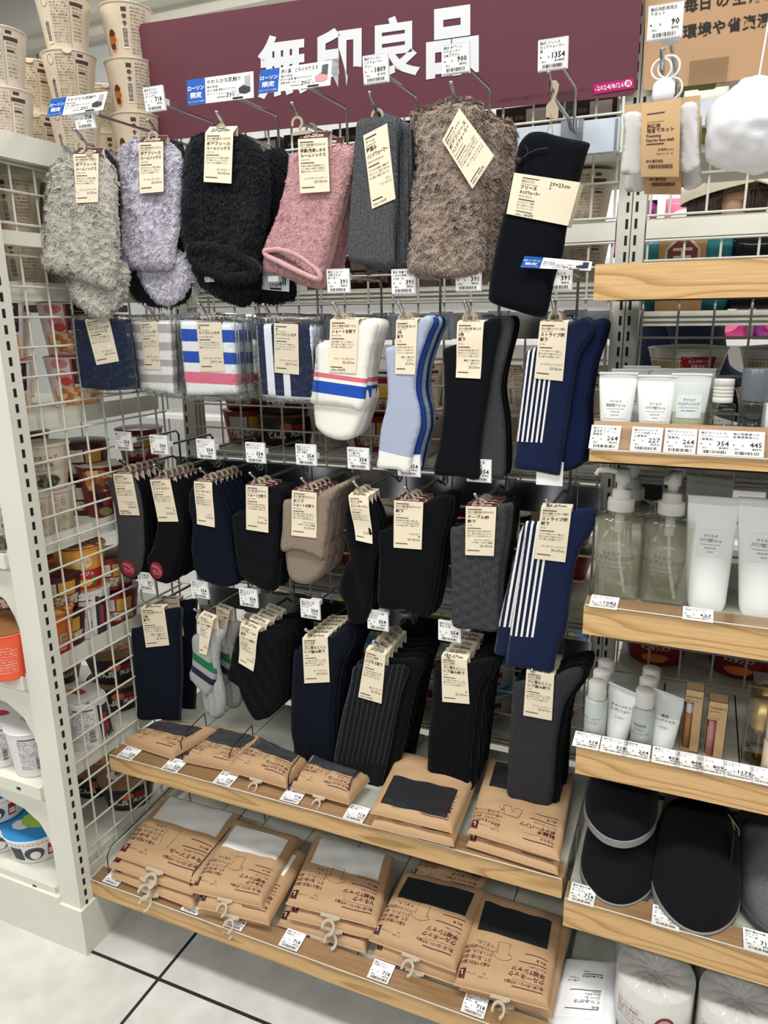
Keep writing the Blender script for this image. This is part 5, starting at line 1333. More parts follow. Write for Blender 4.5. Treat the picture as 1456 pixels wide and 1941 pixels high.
m_window = film('pack_window_film', 'ffffff', 0.02, 22.0, 0.35, 0.12)
m_shirtw = knit('f2f3ed', 'f7f7f2', 0.2)
m_shirtb = knit('24272a', '303438', 0.2)
m_shirtg = knit('3a3c3e', '484b4d', 0.2)
def pack(name, label, group, fl, fr, br, bl, zf, zb, shirt, win, title, en, para, fig='tee', who='紳士', T=0.013, stack=0, step=0.021, deck=0.14, hang=True, badge='L', Wd=170.0, slides=()):
    c = [atz(*fr, zf), atz(*fl, zf), atz(*bl, zb), atz(*br, zb)]
    Hd = Wd * (np.linalg.norm(c[3] - c[0]) + np.linalg.norm(c[2] - c[1])) / (np.linalg.norm(c[1] - c[0]) + np.linalg.norm(c[2] - c[3]))
    sd = fl[0] * 0.37
    mp = PackMap(*c, Wd, Hd, T, sd)
    root = thing(name, label, 'garment pack', np.mean(c, 0), group)
    y0, y1 = win[0] * Hd, win[1] * Hd
    mg = 17.0
    xs = sorted(set([0, 2, 5, mg, Wd - mg, Wd - 5, Wd - 2, Wd] + list(np.linspace(mg, Wd - mg, 16))))
    ys = sorted(set([0, 2, 5, Hd - 5, Hd - 2, Hd, y0, y1] + list(np.linspace(5, Hd - 5, 26))))
    gx, gy = np.meshgrid(xs, ys); nx, ny = len(xs), len(ys)
    V = mp(gx.ravel(), gy.ravel())
    mb = MB(); wf = MB(); mbF, wfF = [], []
    for j in range(ny - 1):
        for i in range(nx - 1):
            q = (j * nx + i, j * nx + i + 1, (j + 1) * nx + i + 1, (j + 1) * nx + i)
            cx, cy = (xs[i] + xs[i + 1]) / 2, (ys[j] + ys[j + 1]) / 2
            (wfF if (mg < cx < Wd - mg and y0 < cy < y1) else mbF).append(q)
    mb.add(V, mbF, 0, True)
    low = Quad(*c, Wd, Hd); ln = mp.n
    B = low(gx.ravel(), gy.ravel()) - ln * (0.006 * mp.prof(gx.ravel(), gy.ravel()) / T)[:, None]
    mb.add(B, [tuple(reversed((j * nx + i, j * nx + i + 1, (j + 1) * nx + i + 1, (j + 1) * nx + i))) for j in range(ny - 1) for i in range(nx - 1)], 0, True)
    # front seal edge
    mb.rect(lambda x, y, h: low(x, y, 0) + ln * h, -1, -3, Wd + 1, 2, 0, 0.0004, 6, 1)
    kb = mb.build('kraft_bag', m_kraft, root)
    wf.add(V, wfF, 0, True)
    wf.build('garment', shirt, root)
    wb = MB(); wb.rect(mp, mg, y0, Wd - mg, y1, 0, 0.0012, 12, 10)
    wb.build('window', m_window, root)
    pr = MB()
    S = Wd / 170.0
    def bar(x, y, w, hh=1.7): pr.rect(mp, x, y, x + w, y + hh, 0, 0.0005, 6, 1)
    bar(13, 12, 55); pr.text(mp, '脇に縫い目のない 天竺編み' if fig != 'box' else 'なめらか', 13, 22, 6.4, 0, 'L', 70, 0.012, 0.0005); bar(13, 25, 55, 0.5)
    for i, l in enumerate(title):
        pr.text(mp, l, 13, 38 + 11.5 * i, 11, 0, 'L', 66, 0.024, 0.0005)
    yy = 38 + 11.5 * len(title)
    pr.text(mp, en, 13, yy - 3, 5.6, 0, 'L', 50, 0, 0.0005)
    bar(13, yy + 2, 50); pr.text(mp, who, 15, yy + 13, 5.4, 0, 'L', 30, 0.012, 0.0005); bar(13, yy + 19, 42)
    fx, fy = 84, yy - 4
    L = {'tee': [(0, 0), (7, -2), (15, -2), (22, 0), (30, 6), (25, 12), (22, 9), (22, 34), (0, 34), (0, 9), (-3, 12), (-8, 6)],
         'cami': [(2, -10), (2, 0), (0, 10), (0, 34), (24, 34), (24, 10), (20, 0), (20, -10), (20, 0), (11, 5), (2, 0)],
         'box': [(0, 0), (26, 0), (31, 24), (17, 26), (13, 12), (9, 26), (-5, 24)]}[fig]
    P = [mp(np.float64(fx + a), np.float64(fy + b), 0.0006) for a, b in L]
    pr.tube(P + [P[0]], 0.00035, 0, 4, False)
    for i, l in enumerate(para):
        pr.text(mp, l, 113, 40 + 10.5 * i if fig != 'box' else 30 + 10.5 * i, 8.2, 0, 'L', 54, 0.006, 0.0005)
    pr.text(mp, 'サイズ表示', 112, 15, 3.6, 0, 'L', None, 0, 0.0005); pr.text(mp, 'M.L', 116, 21, 4.6, 0, 'L', None, 0, 0.0005); pr.text(mp, 'チェスト88-104', 134, 17, 3.4, 0, 'L', 20, 0, 0.0005)
    if badge:
        pr.rect(mp, Wd - 17, 6, Wd - 0.5, 24, 0, 0.0005, 3, 3); pr.text(mp, badge, Wd - 9, 20, 13, 1, 'C', None, 0.02, 0.0009)
    pr.build('print', [m_maroon, plain('e8cfae')], kb)
    if hang:
        a0, a1 = math.radians(-250), math.radians(20)
        Tn = np.linspace(a0, a1, 16)
        ro, ri = 12.5, 8.0
        po = [(Wd / 2 + ro * math.cos(t), -19 - ro * math.sin(t)) for t in Tn]
        pi_ = [(Wd / 2 + ri * math.cos(t), -19 - ri * math.sin(t)) for t in Tn[::-1]]
        hm = lambda x, y, h: low(x, np.maximum(y, -30), 0) + ln * h[..., None] - np.array((0, 0, 0.00055)) * np.maximum(0, -np.asarray(y))[..., None] if not np.isscalar(h) else low(x, y, 0) + ln * h - np.array((0, 0, 0.00055)) * np.maximum(0, -np.asarray(y, float))[..., None]
        hb = MB(); hb.prism(po + pi_, hm, 0.001, 0.0032, 0)
        hb.prism([(Wd / 2 - 18, -1), (Wd / 2 + 18, -1), (Wd / 2 + 18, -6), (Wd / 2 - 2, -6), (Wd / 2 - 5, -8), (Wd / 2 - 12, -8), (Wd / 2 - 14, -6), (Wd / 2 - 18, -6)], hm, 0.001, 0.0032, 0)
        hb.build('plastic_hook', m_hang, root)
    rr = random.Random(int(fl[0]))
    for k in range(1, stack + 1):
        cpy = copy_tree(root)
        sx, sy, rz = slides[k - 1] if k - 1 < len(slides) else (rr.uniform(-.004, .004), -0.006 * k, rr.uniform(-.03, .03))
        cpy.location = (root.location[0] + sx, root.location[1] + sy, root.location[2] - step * k)
        cpy.rotation_euler = (0, 0, rz)
        cpy['label'] = '%s down in the stack under the %s' % (ORD[k], ' '.join(label.split(' on the lowest')[0].split(' of the lowest')[0].split()[:9]))
    return root

PM = 'kraft garment packs on the upper shelf'
PB = 'kraft garment packs on the lowest shelf'
para_t = ('丸編みで筒状に編み', '立て、脇の縫い目を', 'なくしました。綿は', 'アフリカの自然が育', 'てました。')
para_c = ('丸編みで筒状に編み', '立て、脇の縫い目を', 'なくしました。綿は', 'オーガニックコット', 'ンです。')
para_b = ('通気性のあるボクサ', 'ーパンツです。締め付', 'け感の少ないウエス', 'トゴムを使っていま', 'す。')
pack('garment_pack', 'kraft pack of black shorts at the left end of the upper shelf', PM, (236, 1409), (327, 1438), (415, 1388), (303, 1374), 0.385, 0.392, m_shirtg, (0.42, 0.80), ('ショーツ',), "Women's shorts", para_t, 'box', '婦人', 0.022, 0, hang=False, badge=None)
pack('garment_pack', 'kraft pack of black shorts, second from the left on the upper shelf', PM, (347, 1443), (437, 1462), (505, 1408), (419, 1386), 0.385, 0.392, m_shirtg, (0.42, 0.85), ('ショーツ',), "Women's shorts", para_t, 'box', '婦人', 0.022, 0, hang=False)
pack('garment_pack', 'kraft camisole pack bulging at its front edge, third on the upper shelf', PM, (433, 1461), (543, 1494), (583, 1448), (492, 1406), 0.39, 0.395, m_shirtg, (0.52, 0.9), ('キャミソール',), "Women's camisole", para_c, 'cami', '婦人 黒', 0.025, 0, badge=None)
pack('garment_pack', 'kraft camisole pack partly under the navy ribbed socks', PM, (552, 1494), (662, 1525), (702, 1480), (592, 1440), 0.39, 0.395, m_shirtg, (0.55, 0.92), ('キャミソール',), "Women's camisole", para_c, 'cami', '婦人 黒', 0.025, 0)
pack('garment_pack', 'kraft boxer pack turned round so its black window faces the front', PM, (702, 1540), (858, 1578), (906, 1462), (757, 1428), 0.408, 0.415, m_shirtb, (0.08, 0.52), ('前開き', 'ボクサーパンツ'), "Men's boxer briefs", (), 'box', '紳士', 0.015, 1, hang=False, badge=None)
pack('garment_pack', 'kraft boxer briefs pack at the right end of the upper shelf', PM, (887, 1577), (1060, 1630), (1089, 1470), (927, 1440), 0.405, 0.412, m_shirtb, (0.56, 0.92), ('前開き', 'ボクサーパンツ'), "Men's boxer briefs", para_b, 'box', '紳士 黒', 0.012, 1, hang=False)
pack('garment_pack', 'kraft pack with a white camisole at the left end of the lowest shelf', PB, (220, 1621), (375, 1675), (461, 1547), (315, 1508), 0.192, 0.200, m_shirtw, (0.56, 0.96), ('キャミソール',), "Women's camisole", para_c, 'cami', '婦人 白', 0.012, 2, 0.017, slides=((-0.008, -0.012, .02), (0.004, -0.02, -.02)))
pack('garment_pack', 'narrow kraft pack of a white V neck shirt, second on the lowest shelf', PB, (361, 1689), (497, 1719), (570, 1592), (447, 1556), 0.190, 0.205, m_shirtw, (0.54, 0.86), ('Vネック', '半袖Tシャツ'), "Men's T-shirt", para_t, 'tee', '紳士 白', 0.018, 2, 0.02, slides=((0.022, -0.010, -.02), (0.012, -0.004, .03)))
pack('garment_pack', 'wide kraft pack of a white V neck shirt in the middle of the lowest shelf', PB, (543, 1712), (715, 1757), (747, 1626), (598, 1586), 0.192, 0.204, m_shirtw, (0.54, 0.97), ('Vネック', '半袖Tシャツ'), "Men's T-shirt", para_c, 'tee', '紳士 白', 0.013, 2, 0.02, slides=((0.006, -0.008, .02), (-0.01, -0.016, -.05)))
pack('garment_pack', 'kraft pack of a black crew neck shirt tilted on its stack', PB, (701, 1781), (864, 1841), (925, 1692), (768, 1655), 0.180, 0.206, m_shirtb, (0.55, 0.86), ('クルーネック', '半袖Tシャツ'), "Men's T-shirt", para_t, 'tee', '紳士 黒', 0.020, 1, 0.024, slides=((0.006, -0.004, .03),))
pack('garment_pack', 'kraft pack of a black crew neck shirt at the right end of the lowest shelf', PB, (861, 1865), (1040, 1912), (1066, 1740), (912, 1690), 0.178, 0.200, m_shirtb, (0.52, 0.84), ('クルーネック', '半袖Tシャツ'), "Men's T-shirt", para_t, 'tee', '紳士 黒', 0.017, 1, 0.022, slides=((0.01, 0.01, -.05),))
pack('garment_pack', 'kraft pack lying deep on the shelf behind the tilted black crew neck pack', PB, (770, 1665), (905, 1700), (945, 1640), (815, 1610), 0.190, 0.200, m_shirtb, (0.6, 0.9), ('クルーネック', '半袖Tシャツ'), "Men's T-shirt", para_t, 'tee', '紳士 黒', 0.012, 0, hang=False)
# thin black wire guards standing between the packs
for px, py, z in ((345, 1432, .38), (437, 1458, .38), (548, 1500, .38), (662, 1525, .38)):
    p = atz(px, py, z); mb = MB()
    mb.tube([p + np.array((0, 0.0, -.012)), p + np.array((0, 0, .03)), p + np.array((0, .012, .042)), p + np.array((0, .08, .05)), p + np.array((0, .085, -.01))], 0.0011, 0, 6)
    tag(mb.build('wire_divider', plain('1c1a19', 0.5), loc=p), 'thin black wire divider between the packs %s on the upper shelf' % ('near the left end' if px < 400 else 'left of the bulging camisole' if px < 500 else 'right of the bulging camisole' if px < 600 else 'under the pinstripe socks'), 'divider', 'wire dividers')
for px, py, nm in ((205, 1640, 'at the left end'), (362, 1690, 'left of the narrow V neck pack')):
    p = atz(px, py, .17); mb = MB()
    mb.tube([p + np.array((0, 0.0, -.028)), p + np.array((0, 0, .02)), p + np.array((0, .012, .034)), p + np.array((0, .25, .05)), p + np.array((0, .26, -.03))], 0.0011, 0, 6)
    tag(mb.build('wire_divider', plain('1c1a19', 0.5), loc=p), 'thin black wire divider %s of the lowest shelf' % nm, 'divider', 'wire dividers')
# ------------------------------------------------------------------ cosmetics on the right-hand shelves
m_tubewhite = base('milky_tube', 'eef0ee', 0.32, 0, 0, 0.5)[0]
m_tubegreen = base('pale_green_gel', 'a9ab90', 0.25)[0]
m_tubeclear = frosted('frosted_tube_top', 'e2e6e4', 0.75, 0.25)
m_capf = frosted('frosted_cap', 'e3e2da', 0.8, 0.4)
m_capgrey = frosted('smoke_clear_cap', '6f757c', 0.75, 0.2)
m_label = plain('e9ecec', 0.5)
m_labelg = plain('cfd9d8', 0.5)
m_ink2 = plain('4c4f50', 0.6)
def clear_body(name, tint, op, rough=0.05):
    m = bpy.data.materials.new(name); m.use_nodes = True
    nt = m.node_tree; nt.nodes.clear()
    out = N(nt, 'ShaderNodeOutputMaterial'); mx = N(nt, 'ShaderNodeMixShader')
    tr = N(nt, 'ShaderNodeBsdfTransparent'); tr.inputs[0].default_value = lin(tint)
    gl = N(nt, 'ShaderNodeBsdfGlossy'); gl.inputs['Roughness'].default_value = rough
    lf = N(nt, 'ShaderNodeLayerWeight', i_Blend=0.5)
    pw = N(nt, 'ShaderNodeMath', operation='POWER'); pw.inputs[1].default_value = 2.6
    ma = N(nt, 'ShaderNodeMath', operation='MULTIPLY_ADD'); ma.inputs[1].default_value = 0.75; ma.inputs[2].default_value = op
    nt.links.new(lf.outputs['Facing'], pw.inputs[0]); nt.links.new(pw.outputs[0], ma.inputs[0])
    nt.links.new(ma.outputs[0], mx.inputs[0]); nt.links.new(tr.outputs[0], mx.inputs[1]); nt.links.new(gl.outputs[0], mx.inputs[2])
    nt.links.new(mx.outputs[0], out.inputs[0])
    return m
m_pet = clear_body('clear_bottle', 'f8f9f6', 0.06)
m_oil = frosted('pale_oil', 'e6e2c8', .24, .1)
m_lotion = clear_body('blue_grey_lotion', 'd2dbe2', 0.05)
m_gold = clear_body('gold_oil', 'd8c384', 0.04)
m_box = clear_body('clear_box', 'f8f8f4', 0.06)

def tube(name, label, group, px, top, wt, rb, y, z0, h, body, lab, lean=0.0, fill=None, twist=0.0):
    """squeeze tube standing on its cap: round foot drawn out to a flat crimped top. px foot centre, top photo x, width at top in m"""
    c = at(px[0], px[1], y); c = np.array((c[0], y, z0))
    tx = at(top[0], top[1], y)[0] - c[0]
    root = thing(name, label, 'tube', c, group)
    def sec(t, x, h_=0.0):
        hw = rb + (wt / 2 - rb) * min(t * 1.15, 1)
        dp = rb * (1 - min(t * 1.05, 1)) ** 0.8 + 0.0016
        return hw, dp
    mb = MB(); n, m_ = 28, 18
    v, uv = [], []
    for j in range(m_ + 1):
        t = j / m_; hw, dp = sec(t, 0)
        rr_ = 1.0 if j else 0.9
        for k in range(n):
            a = 2 * math.pi * k / n
            v.append((c[0] + tx * t + hw * rr_ * math.cos(a) * math.cos(twist * t), c[1] + dp * rr_ * math.sin(a) + hw * math.cos(a) * math.sin(twist * t), z0 + h * t)); uv.append((k / n, t))
    f = [(j * n + k, j * n + (k + 1) % n, (j + 1) * n + (k + 1) % n, (j + 1) * n + k) for j in range(m_) for k in range(n)]
    cut = 0.95 if fill is None else fill
    mi = int(m_ * cut)
    mb.add(v, f[:mi * n], 0, True); 
    mb.add([v[0 + k] for k in range(n)], [tuple(range(n))[::-1]], 0)
    mb.build('body', body, root)
    mb = MB(); mb.add(v, f[mi * n:], 0, True); mb.build('clear_top', m_tubeclear, root)
    mb = MB(); hw, dp = sec(1, 0)
    e = np.array((math.cos(twist), math.sin(twist), 0)); ctr = np.array((c[0] + tx, y, z0 + h))
    for s_ in (1,):
        a, b = ctr - e * (hw + .0006), ctr + e * (hw + .0006)
        mb.tube([a + (0, 0, .001), a * .5 + b * .5 + np.array((0, 0, .0014)), b + (0, 0, .001)], 0.0021, 0, 6)
    mb.build('crimp', m_tubeclear, root)
    if lab:
        w, lh, zc, lines, plate = lab
        def mp(x, yy, hh):
            x, yy = np.broadcast_arrays(np.asarray(x, float), np.asarray(yy, float))
            t = (zc + (lh / 2 - yy)) / h
            t = np.clip(t, 0, 1)
            hw_ = rb + (wt / 2 - rb) * np.minimum(t * 1.15, 1); dp_ = rb * (1 - np.minimum(t * 1.05, 1)) ** 0.8 + 0.0016
            q = np.clip((x - w / 2) / hw_, -.98, .98)
            return np.stack([c[0] + tx * t + (x - w / 2), y - dp_ * np.sqrt(1 - q * q) - 0.0005 - hh + (x - w / 2) * math.sin(twist) * t, z0 + zc + lh / 2 - yy], -1)
        mb = MB()
        if plate: mb.rect(mp, 0, 0, w, lh, 0, 0.0, 8, 6)
        for i, (tt, sz, yy) in enumerate(lines):
            if tt == '-': mb.rect(mp, w * .1, lh * yy, w * .9, lh * yy + lh * .012, 1, 0.0004, 8, 1)
            else: mb.text(mp, tt, w / 2, lh * yy, lh * sz, 1, 'C', w * .86, 0.01, 0.0004)
        mb.build('label', [plate or m_label, m_ink2], root)
    return root
TG = 'tubes on the right-hand shelves'
lab1 = (('マイルド', .13, .28), ('保湿洗顔フォーム', .15, .46), ('-', 0, .56), ('FACE SOAP', .08, .72), ('MOISTURE', .07, .86))
lab2 = (('マイルド', .13, .28), ('スクラブ洗顔フォーム', .15, .46), ('-', 0, .56), ('FACE SOAP', .08, .72), ('SCRUB', .07, .86))
lab3 = (('マイルド', .13, .26), ('ジェルクレンジング', .15, .44), ('-', 0, .54), ('GEL CLEANSING', .08, .70))
t = tube('face_soap_tube', 'small white face soap tube at the left end of the tube shelf', TG, (1166, 805), (1172, 718), 0.049, 0.0175, -0.262, 1.047, 0.093, m_tubewhite, (.029, .030, .050, lab1, m_label))
for k in (1, 2):
    c_ = copy_tree(t); c_.location = (t.location[0] + .012 * k, t.location[1] + .038 * k, t.location[2] + .002 * k); c_['label'] = '%s small white tube in the row behind the leftmost face soap tube' % ORD[k]
t = tube('face_soap_tube', 'small white scrub soap tube standing between face soap and green gel', TG, (1241, 808), (1246, 728), 0.050, 0.0175, -0.262, 1.047, 0.090, m_tubewhite, (.029, .030, .048, lab2, m_label))
c_ = copy_tree(t); c_.location = (t.location[0] + .01, t.location[1] + .04, t.location[2] + .006); c_['label'] = 'small white tube directly behind the small scrub soap tube'
t = tube('cleansing_gel_tube', 'small pale green gel tube with clear top on the tube shelf', TG, (1302, 810), (1310, 728), 0.048, 0.0175, -0.262, 1.047, 0.093, m_tubegreen, (.030, .030, .054, lab3, m_labelg), fill=0.55)
c_ = copy_tree(t); c_.location = (t.location[0] + .005, t.location[1] + .04, t.location[2] + .004); c_['label'] = 'pale green gel tube directly behind the front one'
t = tube('face_soap_tube', 'large white scrub tube beside the pump bottles, label to the right', TG, (1336, 1165), (1352, 952), 0.064, 0.025, -0.240, 0.816, 0.158, m_tubewhite, (.032, .036, .098, lab2, m_label))
c_ = copy_tree(t); c_.location = (t.location[0] - .006, t.location[1] + .05, t.location[2] + .016); c_.rotation_euler = (0, 0, -.3); c_['label'] = 'large tube standing half hidden behind the front large white tube'
t = tube('face_soap_tube', 'large white scrub tube cut by the right edge of the photo', TG, (1438, 1172), (1452, 952), 0.066, 0.026, -0.240, 0.816, 0.160, m_tubewhite, (.036, .038, .098, lab2, m_label))
tube('conditioner_tube', 'small white conditioner tube leaning between the shampoo and body soap bottles', TG, (1168, 1412), (1180, 1338), 0.050, 0.016, -0.245, 0.587, 0.082, m_tubewhite, (.036, .026, .050, (('ダメージケア', .2, .3), ('コンディショナー', .2, .55), ('うるおい', .14, .95)), None), twist=-0.5)
tube('hand_gel_tube', 'small half-clear white tube between body soap bottles and nail oil box', TG, (1252, 1432), (1262, 1350), 0.050, 0.017, -0.245, 0.587, 0.086, m_tubewhite, (.036, .026, .048, (('薬用', .2, .3), ('ハンドジェル', .2, .55), ('うるおい', .14, .95)), None), twist=-0.4, fill=0.62)

def bottle(name, label, group, px, y, z0, r, hb, capw, caph, body, cap, liquid=None, fillh=0.0, text=(), ribs=False, col=m_ink2, sq=1.0, neck=0.004):
    x = at(px[0], px[1], y)[0]; c = np.array((x, y, z0))
    root = thing(name, label, 'bottle', c, group)
    mb = MB(); mb.lathe([(0, 0.0), (r * .9, 0.0), (r, .003), (r, hb * .96), (r * .95, hb * .985), (capw * .8, hb), (capw * .8, hb + neck)], c, 0, 36); mb.build('body', body, root)
    if liquid:
        mb = MB(); mb.lathe([(0, .003), (r * .9, .003), (r * .93, fillh - .001), (r * .92, fillh), (0, fillh)], c, 0, 32); mb.build('contents', liquid, root)
    mb = MB(); z = hb + neck * .4
    pr = [(capw * .97, z), (capw, z + .001)]
    if ribs:
        for k in range(4):
            pr += [(capw, z + caph * (.2 + .15 * k)), (capw * .94, z + caph * (.22 + .15 * k)), (capw * .94, z + caph * (.24 + .15 * k)), (capw, z + caph * (.26 + .15 * k))]
    pr += [(capw, z + caph - .0015), (capw * .94, z + caph), (0, z + caph)]
    mb.lathe(pr, c, 0, 32); mb.build('cap', cap, root)
    if text:
        mp0 = Wrap(c, r + .0004, r + .0004, hb, -math.pi / 2 - .25)
        mb = MB()
        for tt, sz, yy in text:
            if tt == '-': mb.rect(mp0, -r * .8, yy, r * .8, yy + .0005, 0, 0.0003, 8, 1)
            else: mb.text(mp0, tt, 0, yy, sz, 0, 'C', r * 1.9, 0.006, 0.0004)
        mb.build('print', col, root)
    return root
BG = 'bottles on the right-hand shelves'
bottle('cleansing_bottle', 'clear travel bottle with a white flip cap on the tube shelf', BG, (1364, 812), -0.258, 1.047, 0.0165, 0.058, 0.0125, 0.030, m_pet, m_capf, m_pet, .05, (('マイルド', .004, .022), ('オイルクレンジング', .004, .028), ('-', 0, .036)), True)
t = bottle('lotion_bottle', 'blue-grey travel bottle with a smoky clear cap on the tube shelf', BG, (1424, 815), -0.258, 1.047, 0.0175, 0.062, 0.0175, 0.040, m_pet, m_capgrey, m_lotion, .058, (('発酵', .0052, .028), ('導入化粧液', .0052, .035)))
t = bottle('lotion_bottle', 'white bottle at the right edge of the tube shelf', BG, (1470, 818), -0.258, 1.047, 0.0175, 0.062, 0.0145, 0.040, m_tubewhite, m_capf)
SB = 'travel bottles of shampoo and body soap'
for (px, py, lb, tx) in ((1126, 1400, 'frosted shampoo bottle with a cream cap at the left end', (('ダメージケア', .0048, .030), ('シャンプー', .0048, .037), ('うるおい', .0036, .056))), (1214, 1422, 'frosted body soap bottle with a cream cap beside the half-clear tube', (('敏感肌用', .0048, .026), ('うるおい', .0044, .033), ('ボディソープ', .0048, .040), ('携帯タイプ', .0036, .056)))):
    m_frb = frosted('frosted_bottle_%d' % px, 'c3c9c7' if px < 1200 else 'b3bab6', 0.85, 0.3)
    t = bottle('shampoo_bottle' if px < 1200 else 'body_soap_bottle', lb + ', front of its row', SB, (px, py), -0.252, 0.587, 0.0165, 0.064, 0.0135, 0.026, m_frb, m_capf, None, 0, tx)
    for k in (1, 2):
        c_ = copy_tree(t); c_.location = (t.location[0] + .002 * k, t.location[1] + .038 * k, t.location[2]); c_['label'] = '%s in its row' % (lb.split(' at the')[0].split(' beside')[0] + (', middle' if k == 1 else ', rearmost'))

def pump(label, px, y, z0, r, hb, yaw):
    x = at(px[0], px[1], y)[0]; c = np.array((x, y, z0))
    root = thing('pump_bottle', label, 'pump bottle', c, 'clear pump bottles of cleansing oil')
    mb = MB(); mb.lathe([(0, 0), (r * .92, 0), (r, .004), (r, hb * .93), (r * .96, hb * .97), (r * .55, hb), (r * .42, hb + .003), (r * .42, hb + .010)], c, 0, 40); mb.build('body', m_pet, root)
    mb = MB(); mb.lathe([(0, .004), (r * .9, .004), (r * .94, hb * .90), (0, hb * .90)], c, 0, 32); mb.build('contents', m_oil, root)
    h0 = hb + .002
    mb = MB(); pr = [(r * .50, h0)]
    for k in range(4): pr += [(r * .52, h0 + .004 * k + .001), (r * .49, h0 + .004 * k + .003)]
    pr += [(r * .5, h0 + .017), (r * .36, h0 + .018), (r * .36, h0 + .030), (r * .20, h0 + .031), (r * .20, h0 + .040), (r * .27, h0 + .041), (r * .27, h0 + .060), (0, h0 + .061)]
    mb.lathe(pr, c, 0, 28)
    d = np.array((math.cos(yaw), math.sin(yaw), 0))
    mb.tube([c + (0, 0, h0 + .056), c + d * .020 + (0, 0, h0 + .058), c + d * .034 + (0, 0, h0 + .056), c + d * .037 + (0, 0, h0 + .050)], [.0052, .0045, .0035, .003], 0, 10)
    mb.build('pump_head', m_capf, root)
    mb = MB(); mb.lathe([(.007, hb - .03), (.007, hb - .004), (.003, hb)], c, 0, 14)
    mb.tube([c + (0, 0, hb - .03), c + (.004, 0, hb * .4), c + (.014, -.006, .006)], .0026, 0, 8); mb.build('dip_tube', frosted('dip_tube', 'e4e6e2', .6), root)
    mp0 = Wrap(c, r + .0004, r + .0004, hb, -math.pi / 2 - .15); mb = MB()
    mb.text(mp0, 'マイルド', 0, hb * .44, .0068, 0, 'C', None, .01, .0004); mb.text(mp0, 'オイルクレンジング', 0, hb * .50, .0075, 0, 'C', r * 2, .01, .0004)
    mb.rect(mp0, -r * .95, hb * .55, r * .95, hb * .553, 0, .0004, 8, 1); mb.text(mp0, 'OIL CLEANSING', 0, hb * .605, .004, 0, 'C', None, 0, .0004)
    mb.build('print', m_ink2, root)
    return root
t = pump('clear pump bottle at the left end, spout pointing left', (1164, 1140), -0.235, 0.816, 0.0365, 0.128, math.pi * 1.03)
c_ = copy_tree(t); c_.location = (t.location[0] + .008, t.location[1] + .078, t.location[2]); c_['label'] = 'clear pump bottle hidden behind the left pump bottle'
t = pump('clear pump bottle beside the large white tube, spout pointing forward', (1256, 1152), -0.232, 0.816, 0.0365, 0.128, math.pi * 1.42)
c_ = copy_tree(t); c_.location = (t.location[0] + .004, t.location[1] + .078, t.location[2]); c_['label'] = 'clear pump bottle hidden behind the pump bottle with forward spout'
mb = MB(); mb.box(0.905, 0.9065, -0.28, -0.05, 0.816, 0.85); tag(mb.build('shelf_guard', m_box, loc=(0.906, -.2, .816)), 'clear plastic guard at the left end of the pump bottle shelf', 'shelf guard')

def carton(label, x0, x1, y, z0, h, title, en, inner, innercol, capcol, win_top):
    d = 0.026; c = np.array(((x0 + x1) / 2, y + d / 2, z0))
    root = thing('cosmetic_box', label, 'box', c, 'boxed cosmetics'); w = x1 - x0
    e = .0006; zt = z0 + h; zw = z0 + h * win_top; xw = x0 + w * .50
    mb = MB()
    mb.box(x0, x1, y, y + e, zw, zt); mb.box(xw, x1, y, y + e, z0, zw); mb.box(x0, x0 + e, y, y + d, zw, zt); mb.box(x0, x0 + e, y + d * .55, y + d, z0, zw)
    mb.box(x1 - e, x1, y, y + d, z0, zt); mb.box(x0, x1, y + d - e, y + d, z0, zt); mb.box(x0, x1, y, y + d, zt - e, zt); mb.box(x0, x1, y, y + d, z0, z0 + e)
    mb.build('carton', m_kraft2, root)
    mp = flat((x0, y - .0001, zt), (.001, 0, 0), (0, 0, -.001)); mb = MB(); W_ = w * 1000
    mb.text(mp, title, W_ * .1, h * 1000 * .13, 4.2, 0, 'L', W_ * .8, .03); mb.text(mp, en, W_ * .1, h * 1000 * .18, 3.2, 0, 'L', W_ * .6)
    if win_top < .75: mb.text(mp, '02 | ピンク', W_ * .1, h * 1000 * .30, 3, 0, 'L', W_ * .6)
    mb.build('print', m_ink, root)
    mb = MB(); cc = np.array((x0 + w * .33, y + d * .5, z0)); mb.lathe([(0, .002), (w * .25, .002), (w * .25, h * win_top * .72), (w * .2, h * win_top * .74)], cc, 0, 20)
    mb.lathe([(w * .22, h * win_top * .70), (w * .22, h * win_top * 1.0), (0, h * win_top * 1.0)], cc, 1, 20); mb.build('vial', [plain(innercol, .3), plain(capcol, .4)], root)
xa = at(1300, 1438, -.245)[0]
carton('tall kraft nail oil box with an orange vial in its window', at(1287, 1438, -.245)[0], at(1322, 1438, -.245)[0], -.245, .587, .100, 'ネイルケアオイル', 'Nail care oil', 0, 'c08a5c', 'e8e6e4', .80)
carton('kraft lip essence box with a pink tube in its window', at(1331, 1450, -.255)[0], at(1368, 1450, -.255)[0], -.255, .587, .093, 'リップエッセンス', 'Lip essence', 0, 'c98a88', 'c98a88', .68)
